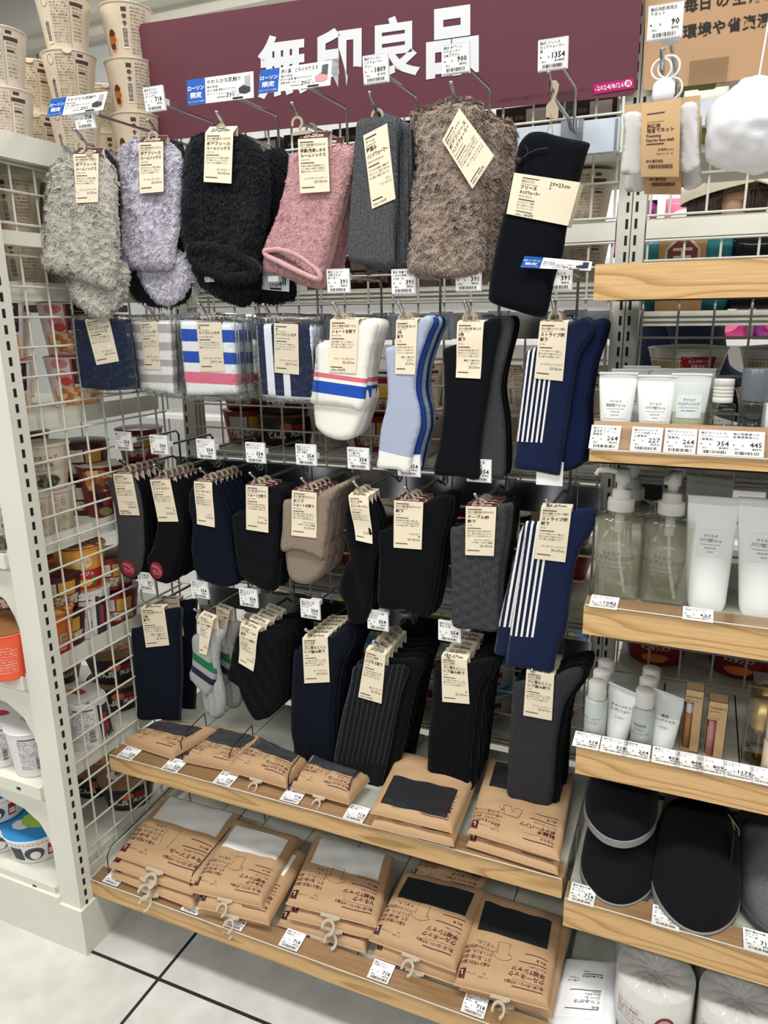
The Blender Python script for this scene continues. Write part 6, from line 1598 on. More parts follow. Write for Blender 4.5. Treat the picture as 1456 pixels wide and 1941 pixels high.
def boxed(label, x, y, z0, w, h):
    root = thing('boxed_oil', label, 'boxed bottle', (x, y, z0), 'gold bottles in clear boxes')
    mb = MB(); mb.box(x - w / 2, x + w / 2, y - w / 2, y + w / 2, z0 + .0005, z0 + h); mb.build('clear_box', m_box, root)
    c = np.array((x, y, z0 + .001)); mb = MB(); mb.lathe([(0, .001), (w * .40, .001), (w * .42, .004), (w * .42, h * .50), (w * .3, h * .53)], c, 0, 28); mb.build('bottle', m_gold, root)
    mb = MB(); mb.lathe([(w * .34, h * .50), (w * .36, h * .52), (w * .36, h * .66), (w * .40, h * .68), (w * .40, h * .70), (w * .34, h * .72), (w * .34, h * .90), (0, h * .91)], c, 0, 28); mb.build('pump_cap', plain('c7ac6c', .3, .6), root)
    mb = MB(); mb.tube([c + (0, 0, h * .52), c + (0, 0, h * .05)], .002, 0, 8); mb.lathe([(0, h * .38), (.006, h * .40), (.007, h * .5), (0, h * .52)], c, 0, 14); mb.build('dip_tube', plain('d9c79a', .4), root)
    return root
xb = at(1410, 1462, -.235)[0]
t = boxed('gold oil bottle in a tall clear box beside the lip essence', xb + .014, -.235, .587, .040, .108)
c_ = copy_tree(t); c_.location = (xb + .022, -.185, .587); c_['label'] = 'gold oil bottle in a clear box standing behind the front one'
t2 = bottle('cream_bottle', 'cream-coloured bottle cut off at the right edge on the boxed cosmetics shelf', BG, (1462, 1472), -.255, .587, .015, .05, .014, .03, plain('e3d3b4', .4), plain('e3d3b4', .4))

# ------------------------------------------------------------------ slippers
m_cloth_black = knit('131216', '1c1b20', 0.0, 1500, 420, 0.4, 0.4)
m_cloth_grey = knit('55575a', '77797c', 0.0, 1400, 420, 0.7, 0.5)
m_sole = paint('8e8c89', 0.8)
def slipper(label, x, y, z, w, L, hgt, up, pitch=0.0, roll=0.0, sole=m_sole):
    """closed-toe slipper, toe towards the camera"""
    root = thing('slipper', label, 'slipper', (x, y, z), 'cloth slippers')
    def plan(t):   # half width along the length, t = 0 at the toe
        return w / 2 * (math.sin(min(t / .30, 1) * math.pi / 2) ** 0.5) * (1 - 0.16 * max(0, (t - .4) / .6) ** 1.2 - .55 * max(0, (t - .88) / .12) ** 3)
    n, m_ = 40, 26
    def place(v):
        v = np.array(v, float); cp, sp = math.cos(pitch), math.sin(pitch); cr_, sr = math.cos(roll), math.sin(roll)
        yy, zz = v[:, 1] * cp - v[:, 2] * sp, v[:, 1] * sp + v[:, 2] * cp
        xx, zz = v[:, 0] * cr_ - zz * sr, v[:, 0] * sr + zz * cr_
        return np.column_stack([xx + x, yy + y, zz + z])
    mb = MB(); v = []
    for j in range(m_ + 1):
        t = (j / m_) ** 1.6
        hw = max(plan(t), .0008)
        for k in range(2):
            for s_ in (-1, 1):
                v.append((s_ * (hw + .002), t * L * 1.004 - .004, .0005 + .011 * k))
    f = []
    for j in range(m_):
        a, b = j * 4, (j + 1) * 4
        f += [(a, b, b + 1, a + 1), (a + 2, a + 3, b + 3, b + 2), (a, a + 2, b + 2, b), (a + 1, b + 1, b + 3, a + 3)]
    f += [(0, 1, 3, 2), (m_ * 4, m_ * 4 + 2, m_ * 4 + 3, m_ * 4 + 1)]
    mb.add(place(v), f, 0); mb.build('sole', sole, root)
    mb = MB(); v = []; T1 = .62
    for j in range(m_ + 1):
        t = T1 * (j / m_) ** 1.5
        hw = max(plan(t), .0008) + .0012
        hh = .012 + hgt * (math.sin(min(t / .42, 1) * math.pi / 2) ** .8)
        for k in range(n + 1):
            a = math.pi * k / n
            v.append((hw * math.copysign(abs(math.cos(a)) ** .72, math.cos(a)), t * L - .001, .010 + (hh - .011) * math.sin(a) ** .85))
    P = place(v)
    mb.add(P, [(j * (n + 1) + k, j * (n + 1) + k + 1, (j + 1) * (n + 1) + k + 1, (j + 1) * (n + 1) + k) for j in range(m_) for k in range(n)], 0, True)
    mb.build('upper', up, root)
    mb = MB(); mb.tube([P[m_ * (n + 1) + k] for k in range(n + 1)], .0028, 0, 6); mb.build('binding', up, root)
    return root
slipper('lower black slipper with pale sole edge, at the left end of the slipper shelf', 0.972, -0.325, 0.342, 0.112, 0.26, 0.075, m_cloth_black, 0.07)
slipper('upper black slipper lying on the lower one, its pale sole facing out', 0.968, -0.300, 0.435, 0.108, 0.25, 0.07, m_cloth_black, 0.06)
slipper('large black slipper in the middle of the slipper shelf', 1.085, -0.335, 0.344, 0.124, 0.28, 0.085, m_cloth_black, 0.16, -0.06)
slipper('grey cloth slipper at the right edge of the photo', 1.205, -0.300, 0.345, 0.118, 0.27, 0.08, m_cloth_grey, 0.10, 0, paint('55575a', .8))
mb = MB(); p = at(1393, 1580, -.27); mb.slab(flat(p + np.array((0, 0, 0)), (0, .001, 0), (0, 0, -.001)), 40, 90, .0008, 0, 1, 1)
mb.tube([p + np.array((0, .01, 0)), p + np.array((-.006, .005, .02)), p + np.array((-.012, 0, .03)), p + np.array((.004, -.004, .012)), p + np.array((.006, 0, -.002))], .0006, 1, 5)
tag(mb.build('hang_tag', [plain('2e2b26', .6), plain('a58f62', .7)], loc=p), 'dark hang tag with string between the large black and the grey slipper', 'tag')

# ------------------------------------------------------------------ bottom right: wipes and toilet rolls
def wipes():
    c = [atz(*p, z) for p, z in (((1072, 1818), .150), ((1174, 1826), .150), ((1166, 1975), .128), ((1022, 1962), .128))]
    W_, H_ = 90.0, 150.0
    class M(Quad):
        def __call__(s, x, y, h=0.0):
            x, y = np.broadcast_arrays(np.asarray(x, float), np.asarray(y, float))
            d = np.minimum(np.minimum(x, W_ - x), np.minimum(y, H_ - y)); g = np.sqrt(np.clip(1 - (1 - np.clip(d / 16, 0, 1)) ** 2, 0, 1))
            return Quad.__call__(s, x, y, 0.0) + s.n * (.012 * g + .0008 * g * np.sin(x * .2) * np.sin(y * .13) + h)[..., None]
    mp = M(c[2], c[3], c[0], c[1], W_, H_)
    if mp.n[2] < 0: mp.n = -mp.n
    root = thing('wipes_pack', 'white shoe-wipe pack with a sticker flap, standing at the bottom right', 'wipes pack', np.mean(c, 0))
    mb = MB(); mb.rect(mp, 0, 0, W_, H_, 0, 0, 24, 30); lo = Quad(c[2], c[3], c[0], c[1], W_, H_); mb.rect(lambda x, y, h: lo(x, y, 0) - np.array((0, 0, .006)), 0, 0, W_, H_, 0, 0, 2, 2)
    mb.build('film_pack', base('white_pack_film', 'eceef0', .22)[0], root)
    mb = MB(); mb.rect(mp, 18, 28, 78, 128, 0, .0006, 8, 10); mb.build('flap_sticker', base('flap_sticker', 'f2f3f4', .18)[0], root)
    mb = MB()
    for x0, y0, w in ((24, 44, 44), (24, 80, 44), (24, 112, 30)): mb.rect(mp, x0, y0, x0 + w, y0 + 1.6, 0, .001, 6, 1)
    for tt, x0, yy, sz in (('靴用', 24, 51, 5), ('くつみがき', 24, 62, 7.5), ('シート', 24, 70, 7.5), ('Shoe shine', 24, 75, 5), ('sheet', 24, 79, 5), ('MUJI 無印良品', 24, 110, 5), ('10枚入り', 58, 100, 4.5), ('10 sheets', 58, 105, 4), ('OPEN', 44, 119, 4)):
        mb.text(mp, tt, x0, yy, sz, 0, 'L', 50, .012, .001)
    mb.build('print', plain('3a2226', .6), root)
wipes()
m_wrap = frosted('roll_wrap', 'eceeea', .5, .22)
m_tissue = paint('eceae4', .85)
def roll(label, px, z):
    p = atz(px[0], px[1], z); r, h = .058, .112; c = np.array((p[0], p[1], z - h))
    root = thing('toilet_roll', label, 'toilet roll', c, 'wrapped toilet rolls')
    mb = MB(); mb.lathe([(.020, 0), (r, 0), (r, h), (.020, h), (.020, 0)], c, 0, 48); mb.build('paper', m_tissue, root)
    mb = MB(); n, rings = 64, 10; v = []
    for j in range(rings + 1):
        rr_ = r * 1.012 - (r - .002) * (j / rings)
        for k in range(n):
            a = 2 * math.pi * k / n
            v.append((c[0] + rr_ * math.cos(a), c[1] + rr_ * math.sin(a), c[2] + h + .0012 + .0016 * math.sin(a * 13 + j * .5) * min(1, j / 3) * (1 - j / rings * .7) + .0012 * math.sin(a * 31 + j) - (.004 if j >= rings - 1 else 0)))
    mb.add(v, [(j * n + k, j * n + (k + 1) % n, (j + 1) * n + (k + 1) % n, (j + 1) * n + k) for j in range(rings) for k in range(n)], 0, True)
    mb.lathe([(r * 1.012, h + .001), (r * 1.016, h - .006), (r * 1.014, 0.004)], c, 0, 64); mb.build('wrapper', m_wrap, root)
    mp = Wrap(c, r * 1.018, r * 1.018, h, -math.pi / 2 - .25); mb = MB()
    for i, tt in enumerate(('トイレットペーパー', '長さ 170m 無香料', '再生紙 100% シングル', '芯なし 1ロール', '用途 トイレットペーパー')):
        mb.text(mp, tt, -.045, .030 + .007 * i, .0052, 0, 'L', .05, .006, .0004)
    T = np.linspace(0, 2 * math.pi, 24, endpoint=False); mb.prism(np.stack([.034 + .017 * np.cos(T), .05 + .026 * np.sin(T)], 1), mp, .0002, .0008, 0)
    mb.text(mp, 'エコ', .034, .05, .012, 1, 'C', .026, .02, .0013)
    mb.build('print', [plain('8c1f2c', .5), plain('f1e6e4')], root)
    return root
t = roll('wrapped toilet roll beside the white wipes pack', (1243, 1842), .219)
c_ = copy_tree(t); c_.location = (t.location[0] - .012, t.location[1] + .125, t.location[2] + .002); c_.rotation_euler = (0, 0, .3); c_['label'] = 'wrapped toilet roll with a red oval badge standing behind the front left roll'
t = roll('wrapped toilet roll in the bottom right corner of the photo', (1405, 1893), .219)
c_ = copy_tree(t); c_.location = (t.location[0] - .004, t.location[1] + .125, t.location[2] + .002); c_.rotation_euler = (0, 0, .35); c_['label'] = 'wrapped toilet roll behind the one in the bottom right corner'

# ------------------------------------------------------------------ foaming nets and puff
def nets():
    x, zr, za = hook(1256, 94, 'rr', 0.045, 'chrome hook carrying the foaming nets', -0.30, -0.25)
    price_tag(at(1260, 40, -.262), '90', '99', ['無印洗顔用泡立', 'てネット'], 'white price tag reading 90 in front of the cardboard sign', HT, (1, 0, 0), (0, .08, -1))
    y = -.28
    def P(l, yy): return [at(a, b, yy) for a, b in l]
    root = thing('foaming_net_pack', 'white foaming net on a kraft card with central kraft band', 'net pack', at(1255, 190, y), 'foaming nets on cards')
    q = P(((1184, 199), (1328, 180), (1324, 318), (1180, 332)), y); mb = MB(); mb.slab(Quad(*q, 100, 100), 100, 100, .0008, 0, 2, 2); mb.build('backing_card', m_kraft2, root)
    mnet = frosted('white_net', 'e2e1df', .72, .8)
    mb = MB()
    for poly in (((1183, 216), (1216, 214), (1219, 250), (1217, 325), (1185, 328), (1176, 324), (1180, 290), (1184, 250)), ((1290, 202), (1322, 196), (1324, 250), (1328, 300), (1325, 318), (1292, 324), (1290, 260))):
        mb2 = mb; hang_shape(mb2, poly, y - .002, .0018, .001, .012, .004, 0, 3, lambda a, b, d: .0009 * np.sin(a * 620 + b * 240))
    mb.build('net', mnet, root)
    q = P(((1217, 197), (1291, 185), (1287, 335), (1215, 335)), y - .016); mp = Quad(*q, 50, 100, .004); mb = MB(); mb.slab(mp, 50, 100, .0006, 0, 2, 8)
    mb.rect(mp, 7, 15, 30, 16.4, 1, .0004, 4, 1); mb.rect(mp, 7, 27, 29, 27.5, 1, .0004, 4, 1)
    for tt, yy, sz, al in (('洗顔用', 35, 6, 'L'), ('泡立てネット', 41, 6, 'L'), ('Foaming', 47.5, 5.6, 'L'), ('Net for face wash', 53.5, 5.6, 'L')): mb.text(mp, tt, 7, yy, sz, 1, al, 36, .03)
    mb.rect(mp, 7, 56, 30, 57.4, 1, .0004, 4, 1); mb.text(mp, '全長約21cm', 42, 66, 4, 1, 'R', 20, .01); mb.text(mp, 'Approx. 21 cm', 42, 71, 4, 1, 'R', 22); mb.text(mp, 'MUJI 無印良品', 7, 81, 4.5, 1, 'L', 22, .02)
    rr = random.Random(3); xx = 10
    while xx < 40: w_ = rr.choice((.6, 1, 1.5)); mb.rect(mp, xx, 84, xx + w_, 89, 1, .0004); xx += w_ + rr.choice((.6, 1))
    mb.build('band', [paint('c6a377', .7), m_maroon], root)
    mb = MB(); c1 = at(1258, 172, y - .004); mb.lathe([(0, -.016), (.009, -.015), (.013, -.004), (.012, .008), (.007, .013), (0, .014)], c1, 0, 18, sy=.35)
    for dx, dz, rad in ((-.004, .023, .011), (.004, .025, .012)):
        T = np.linspace(0, 2 * math.pi, 20); mb.tube([c1 + np.array((dx + rad * math.cos(a), .001 * dx * 300, dz + rad * math.sin(a))) for a in T], .0014, 0, 6, False)
    mb.build('loop_clip', frosted('white_clip', 'f3f4f6', .9, .3), root)
    c_ = copy_tree(root); c_.location = (root.location[0] + .003, root.location[1] + .03, root.location[2] - .016); c_['label'] = 'foaming net card hanging directly behind the front net'
    c = at(1428, 243, -.26); mb = MB(); n1, n2 = 64, 40; v = []
    for j in range(n2 + 1):
        for k in range(n1):
            a, b = 2 * math.pi * k / n1, math.pi * j / n2
            d = Vector((math.sin(b) * math.cos(a), math.sin(b) * math.sin(a), math.cos(b)))
            lob = .96 + .16 * noise.noise(d * 1.7 + Vector((4, 1, 7))) + .05 * noise.noise(d * 4.5)
            v.append(c + np.array(d) * .053 * lob)
    mb.add(v, [(j * n1 + k, j * n1 + (k + 1) % n1, (j + 1) * n1 + (k + 1) % n1, (j + 1) * n1 + k) for j in range(n2) for k in range(n1)], 0, True)
    mb.tube([c + np.array((0, 0, .05)), c + np.array((.005, .01, .12)), c + np.array((.012, .03, .20))], .0012, 0, 6)
    tag(mb.build('bath_puff', base('white_puff', 'e2e2e6', .8, 0, .3)[0], loc=c), 'white round bath puff hanging at the right edge beside the foaming nets', 'bath puff')
nets()
# ------------------------------------------------------------------ cup noodles
INK = plain('5d4536', 0.7)
TXT = ('●名称 即席カップめん', '●原材料名 油揚げめん（小麦粉、植', '物油脂、食塩）、スープ（鶏肉エキス、', '食塩、砂糖、粉末しょうゆ、香辛料）', 'かやく（味付卵、ねぎ、メンマ）、調', '味料（アミノ酸等）、炭酸カルシウム', '●内容量 めん60g●賞味期限 底面に', '記載●保存方法 直射日光を避け、常', '温で保存してください。●調理方法', '熱湯を内側の線まで注ぎ、フタをして', '三分後によくかきまぜてお召しあがり', 'ください。やけどに注意してください')
FACE = -0.87      # direction from the racks towards the aisle
def facing(p): return math.atan2(CAM[1] - p[1], CAM[0] - p[0])
def picture_mat(name, cols, scale=60.0):
    m, nt, b = base(name, cols[0], .4)
    n = N(nt, 'ShaderNodeTexVoronoi', i_Scale=scale); nt.links.new(coords(nt), n.inputs['Vector'])
    sp = N(nt, 'ShaderNodeSeparateColor'); nt.links.new(n.outputs['Color'], sp.inputs[0])
    r = ramp(nt, [(i / len(cols), c) for i, c in enumerate(cols)], 'CONSTANT'); nt.links.new(sp.outputs[0], r.inputs[0]); nt.links.new(r.outputs[0], b.inputs['Base Color'])
    return m
def ell(cx, cy, rx, ry, n=22):
    T = np.linspace(0, 2 * math.pi, n, endpoint=False); return np.stack([cx + rx * np.cos(T), cy + ry * np.sin(T)], 1)
def small_print(mb, mp, x, y, w, lh, n, mat, size=.0034):
    for i in range(n): mb.text(mp, TXT[i % len(TXT)], x, y + lh * (i + 1), size, mat, 'L', w, .004, .0004)
def barcode(mb, mp, x, y, w, h, white, ink, seed=1, vert=False):
    mb.rect(mp, x - .0015, y - .0015, x + w + .0015, y + h + .0015, white, .0003, 3, 3)
    rr = random.Random(seed); q = 0.0; L_ = h if vert else w
    while q < L_ - .0012:
        b = rr.choice((.0004, .0007, .0011))
        if vert: mb.rect(mp, x, y + q, x + w, y + q + b, ink, .0006, 2, 1)
        else: mb.rect(mp, x + q, y, x + q + b, y + h, ink, .0006, 1, 2)
        q += b + rr.choice((.0004, .0007))
PROTO = {}
m_beige = base('beige_cup', 'd0c0a8', .42)[0]; m_beige2 = base('greige_cup', 'cdc0ae', .45)[0]
m_lid = base('foil_lid', 'd9d4c8', .35)[0]; m_pinkp = plain('dd8a92', .45); m_pasta = picture_mat('pasta_picture', ['e0a868', 'efc78e', 'd98f55', 'f3d9a8', 'c97845'], 95.0)
m_greens = picture_mat('soup_picture', ['3a3f38', '565b4c', '2c2d2b', 'a9a868', '6d7358', '4a4a46'], 120.0); m_ramen = picture_mat('ramen_picture', ['c98a4c', '8a4a26', 'e3b878', 'a7622f', '5c2c1a'], 80.0)
m_shrink = film('shrink_wrap', 'fbfbfb', .03, 40.0, .7, .08)
def lathe_cup(root, r0, r1, h, mat, lip=True, n=44):
    c = np.zeros(3); mb = MB()
    pr = [(0, .002), (r1 * .9, 0), (r1, .001), (r1, .004)] + [(r1 + (r0 - r1) * t, .004 + (h - .008) * t) for t in (0.25, .5, .75, 1)] + [(r0, h - .003), (r0 + .002, h - .002), (r0 + .0022, h - .0005), (r0 - .001, h)]
    mb.lathe(pr, c + LOC[root.name], 0, n); return mb.build('cup', mat, root)
def lid(root, r0, h, mat, dome=0.0):
    mb = MB(); mb.lathe([(r0 + .001, h - .0005), (r0 * .97, h + .001), (r0 * .5, h + .001 + dome), (0, h + .0012 + dome)], LOC[root.name], 0, 40); return mb.build('lid', mat, root)
def proto(kind):
    """build one cup of each kind at the origin facing the aisle; later ones are copies"""
    root = bpy.data.objects.new('cup_noodle', None); COL.objects.link(root); LOC[root.name] = np.zeros(3)
    C0 = np.zeros(3)
    def wrap(r0, r1, h, off=0.0): return Wrap(C0, r0 + .0003, r1 + .0003, h, FACE + off)
    if kind in ('beige', 'beigeb', 'cream'):
        r0, r1, h = .0475, .0345, .0915
        lathe_cup(root, r0, r1, h, m_beige if kind != 'cream' else m_beige2); lid(root, r0, h, m_lid)
        mp = wrap(r0, r1, h); mb = MB()
        if kind == 'beigeb':
            barcode(mb, mp, -.010, .042, .011, .032, 1, 0, 4, True); mb.prism([(-.009, .010), (.001, .010), (.001, .017), (-.009, .017)], mp, .0002, .0006, 2)
            mb.prism(ell(-.004, .024, .0045, .0036), mp, .0002, .0006, 0); mb.prism([(-.004, .031), (.001, .035), (-.002, .035), (-.002, .039), (-.006, .039), (-.006, .035), (-.009, .035)], mp, .0002, .0006, 0)
            small_print(mb, mp, .008, .006, .034, .0055, 14, 0); mb.prism(ell(-.036, .062, .010, .018), mp, .0002, .0006, 3)
        else:
            small_print(mb, mp, -.026, .006, .034, .0046, 16, 0); small_print(mb, mp, .016, .020, .020, .0060, 9, 0)
            mb.rect(mp, .015, .006, .026, .011, 2, .0004, 3, 1); mb.rect(mp, .012, .015, .038, .021, 2, .0004, 5, 1); mb.rect(mp, .016, .034, .030, .037, 2, .0004, 3, 1)
            mb.tube([mp(np.float64(a), np.float64(b), .0004) for a, b in ((.011, .006), (.0105, .05), (.010, .086))], .0003, 0, 4)
            barcode(mb, mp, -.044, .045, .010, .034, 1, 0, 2, True)
            pts = [mp(np.float64(a), np.float64(b), .0004) for a, b in ell(-.037, .016, .007, .008)]; mb.tube(pts + [pts[0]], .0003, 0, 4)
        mb.build('print', [INK, plain('ece6da'), plain('4a3230'), m_ramen], next((c for c in root.children if c.name.startswith('cup')), root))
        if kind == 'beige':
            mb = MB(); mp2 = Wrap(C0, r0 + .0026, r0 + .0026, h, FACE); mb.prism([(-.002 + .009 * math.cos(t), .0005 + .008 * max(0, math.sin(t))) for t in np.linspace(0, math.pi, 12)], mp2, -.0004, .0006, 0); mb.build('pull_tab', m_beige, root)
    elif kind == 'pasta':
        r0, r1, h = .054, .043, .098
        lathe_cup(root, r0, r1, h, plain('eadfe0', .4)); lid(root, r0, h, plain('d7727c', .4))
        mp = wrap(r0, r1, h, .0); mb = MB()
        mb.rect(mp, -.004, .003, .052, .050, 1, .0004, 12, 3); mb.rect(mp, -.055, .056, .055, .094, 2, .0006, 22, 3); mb.prism([(-.05, .062), (-.01, .054), (.03, .052), (.05, .056), (.05, .060), (0, .060), (-.05, .068)], mp, .0004, .0010, 0)
        mb.rect(mp, -.008, .003, -.004, .054, 5, .0005, 1, 3)
        mb.prism(ell(-.030, .012, .018, .008), mp, .0004, .0009, 0); mb.prism(ell(-.026, .036, .016, .011), mp, .0004, .0009, 0); mb.prism(ell(-.020, .045, .012, .008), mp, .0005, .0012, 5)
        pts = [mp(np.float64(a), np.float64(b), .0009) for a, b in ell(.022, .010, .018, .007)]; mb.tube(pts + [pts[0]], .0005, 4, 4)
        mb.text(mp, 'たらこクリーム', .022, .034, .0105, 5, 'C', .050, .02, .0009); mb.text(mp, 'スープパスタ', .022, .046, .0095, 5, 'C', .044, .02, .0009)
        mb.text(mp, '180kcal', -.02, .090, .006, 6, 'C', .02, .01, .0012); mb.text(mp, 'Ai', -.03, .010, .009, 3, 'C', None, .03, .0013)
        mb.build('print', [m_pinkp, plain('221a1c', .4), m_pasta, plain('c0242c'), plain('e6ded4'), plain('c94a3e'), INK], next((c for c in root.children if c.name.startswith('cup')), root))
    elif kind == 'wakame':
        r0, r1, h = .048, .037, .086
        lathe_cup(root, r0, r1, h, m_beige2); lid(root, r0, h, plain('c9beb0', .35))
        mp = wrap(r0, r1, h); mb = MB()
        mb.text(mp, 'わかめスープ', 0, .026, .0105, 0, 'C', .052, .008, .0004); mb.text(mp, 'ねぎ塩味', 0, .039, .0105, 0, 'C', .036, .008, .0004); mb.rect(mp, -.028, .042, .028, .0424, 0, .0004, 8, 1)
        mb.text(mp, 'Seaweed soup with Salt Flavor', 0, .047, .0036, 0, 'C', .04, .004, .0004); mb.prism(ell(0, .066, .031, .014, 28), mp, .0001, .0005, 2); mb.prism(ell(0, .066, .0285, .0118, 28), mp, .0003, .0008, 1)
        mb.build('print', [plain('54463e'), m_greens, plain('8d7d70')], next((c for c in root.children if c.name.startswith('cup')), root))
    elif kind == 'wakameback':
        r0, r1, h = .048, .037, .086
        lathe_cup(root, r0, r1, h, m_beige2); lid(root, r0, h, plain('c9beb0', .35)); mp = wrap(r0, r1, h); mb = MB()
        small_print(mb, mp, -.004, .008, .036, .0048, 14, 0); barcode(mb, mp, -.026, .050, .016, .022, 1, 0, 6, True); mb.build('print', [INK, plain('ece6da')], next((c for c in root.children if c.name.startswith('cup')), root))
    elif kind in ('red', 'darkred'):
        r0, r1, h = .053, .043, .074
        lathe_cup(root, r0, r1, h, plain('7e1a26' if kind == 'red' else '4b1219', .4)); lid(root, r0, h, plain('3b1718', .3), .003); mp = wrap(r0, r1, h); mb = MB()
        mb.rect(mp, -.045, .012, .0, .038, 1, .0004, 10, 2); mb.rect(mp, .004, .012, .040, .040, 2, .0004, 8, 2); small_print(mb, mp, -.043, .011, .038, .0050, 5, 0); mb.rect(mp, -.05, .042, .05, .062, 3, .0004, 16, 2); small_print(mb, mp, .006, .042, .034, .005, 3, 1)
        mb.build('print', [INK, plain('d8d2c4'), plain('c99a3c'), picture_mat('noodle_flake_' + kind, ['c3b79c', '9a8a6c', '8a2f30', 'd8ccb0'], 150.0)], next((c for c in root.children if c.name.startswith('cup')), root))
    elif kind == 'clear':
        r0, r1, h = .049, .036, .108
        lathe_cup(root, r0, r1, h, plain('7c2028', .35)); lid(root, r0, h, plain('c9c1b6', .3)); mp = wrap(r0, r1, h); mb = MB()
        mb.rect(mp, -.04, .006, .02, .05, 0, .0004, 12, 2); mb.text(mp, '焼豚', -.012, .068, .017, 1, 'C', None, .05, .0006); mb.text(mp, '黒', -.012, .082, .016, 1, 'C', None, .05, .0006); mb.prism(ell(.0, .094, .016, .009), mp, .0003, .0008, 2)
        mb.build('print', [m_ramen, plain('1c1716'), plain('8d9a52')], next((c for c in root.children if c.name.startswith('cup')), root))
    elif kind in ('potage', 'orange', 'coral'):
        r0, r1, h = .050, .038, .092
        lathe_cup(root, r0, r1, h, plain({'potage': 'e2a13c', 'orange': 'c86a2c', 'coral': 'f25f3c'}[kind], .35)); lid(root, r0, h, plain({'potage': 'a8352e', 'orange': 'd09a5c', 'coral': 'd8502e'}[kind], .3)); mp = wrap(r0, r1, h); mb = MB()
        if kind == 'potage':
            mb.rect(mp, -.05, .045, .05, .086, 2, .0004, 18, 2); mb.prism(ell(0, .030, .020, .013), mp, .0003, .0009, 3); mb.prism(ell(.014, .028, .008, .010), mp, .0003, .0012, 1); mb.text(mp, 'ポタージュ', 0, .056, .0105, 1, 'C', .05, .03, .0009); mb.prism(ell(.004, .072, .018, .008), mp, .0004, .0010, 4); mb.prism(ell(.026, .070, .006, .012), mp, .0004, .0009, 5)
        elif kind == 'orange':
            mb.prism(ell(-.012, .026, .026, .016), mp, .0003, .0008, 1); small_print(mb, mp, -.030, .016, .034, .0055, 3, 0); mb.rect(mp, -.034, .044, .010, .049, 6, .0004, 10, 1); mb.rect(mp, -.012, .056, .012, .064, 1, .0004, 5, 1); mb.rect(mp, -.012, .070, .012, .080, 1, .0004, 5, 1); barcode(mb, mp, .024, .046, .013, .030, 1, 0, 9, True); mb.rect(mp, -.05, .064, .05, .088, 2, .0003, 18, 1)
        else:
            small_print(mb, mp, -.03, .020, .045, .0055, 10, 1)
        mb.build('print', [INK, plain('efe6d6'), plain('b3262a'), plain('e8c98a'), plain('e9b93a'), plain('4c7a34'), plain('7fa6c4')], next((c for c in root.children if c.name.startswith('cup')), root))
        mb = MB(); mb.lathe([(r0 * .99, h + .0016), (r0 * .7, h + .002), (r0 * .4, h + .0018)], C0, 0, 30); mb.build('lid_print', {'potage': m_ramen, 'orange': m_ramen, 'coral': plain('7d5a33')}[kind], root)
    elif kind in ('white', 'whitetall'):
        r0, r1, h = (.049, .040, .100)
        if kind == 'white':     # standing upside down, its hollow foot uppermost
            mb = MB(); mb.lathe([(r0, 0), (r0 + .002, .003), (r1, h - .004), (r1 - .002, h), (r1 - .004, h - .002), (r1 - .006, h - .010), (0, h - .011)], C0, 0, 40); mb.build('cup', plain('e9e7e4', .45), root)
            mp = Wrap(C0, r1 + .0004, r0 + .0016, h, FACE)
        else:
            lathe_cup(root, r0, r1, h, plain('e6e2e2', .45)); lid(root, r0, h, plain('d2cfd0', .3), .001); mp = wrap(r0, r1, h)
        mb = MB(); small_print(mb, mp, -.034, .016, .044, .0046, 14, 0); mb.rect(mp, -.032, .012, .010, .015, 0, .0004, 8, 1); barcode(mb, mp, -.002, .058, .010, .026, 1, 0, 5, True)
        mb.rect(mp, .018, .008, .026, .094, 2, .0004, 2, 4); mb.rect(mp, .0265, .012, .046, .092, 3, .0004, 5, 4); mb.rect(mp, .028, .03, .036, .07, 4, .0006, 3, 3)
        mb.build('print', [plain('5c585c'), plain('f0eeec'), plain('2a2c33'), plain('3a3438'), plain('a83a2c')], next((c for c in root.children if c.name.startswith('cup')), root))
        if kind == 'whitetall':
            mb = MB(); mb.prism(ell(.006, 0, .020, .010), lambda x, y, hh: np.stack([x, y, 0 * x + h + .003 + hh], -1), 0, .0005, 0); mb.prism(ell(.0, .002, .028, .006), lambda x, y, hh: np.stack([x, y, 0 * x + h + .0025 + hh], -1), 0, .0005, 1); mb.build('lid_print', [plain('b02a30'), plain('d8a63a')], root)
    elif kind in ('bowl', 'bluebowl', 'goldbowl', 'redbowl'):
        r0, r1, h = .066, .050, .066
        bc = {'bowl': '26221f', 'bluebowl': 'e8ebec', 'goldbowl': 'eeebe4', 'redbowl': '8a1d24'}[kind]
        lathe_cup(root, r0, r1, h, plain(bc, .4)); lid(root, r0, h, plain({'bowl': '8a6a4a', 'bluebowl': '2f86bf', 'goldbowl': 'd9d5cd', 'redbowl': '4a6a30'}[kind], .3), .003); mp = wrap(r0, r1, h); mb = MB()
        if kind == 'goldbowl':
            for row, (ya, yb) in enumerate(((.022, .034), (.037, .042))):
                for k in range(-16, 17): mb.rect(mp, k * .0060, ya, k * .0060 + .0034, yb, 1, .0004, 1, 2)
            mb.rect(mp, -.09, .0175, .09, .0185, 2, .0004, 26, 1); mb.rect(mp, -.004, .014, .060, .036, 3, .0007, 12, 2)
            mb.text(mp, 'カップヌードル', .030, .024, .0062, 5, 'C', .05, .02, .0011); mb.text(mp, '謎肉 たまご', .030, .032, .0058, 5, 'C', .04, .02, .0011); pts = [mp(np.float64(a), np.float64(b), .001) for a, b in ell(.008, .025, .012, .009)]; mb.tube(pts + [pts[0]], .0007, 4, 4)
            mb.text(mp, 'カップヌー', -.04, .056, .009, 2, 'C', .05, .03, .0005); mb.rect(mp, -.08, .047, .08, .049, 2, .0004, 24, 1)
        elif kind == 'bluebowl':
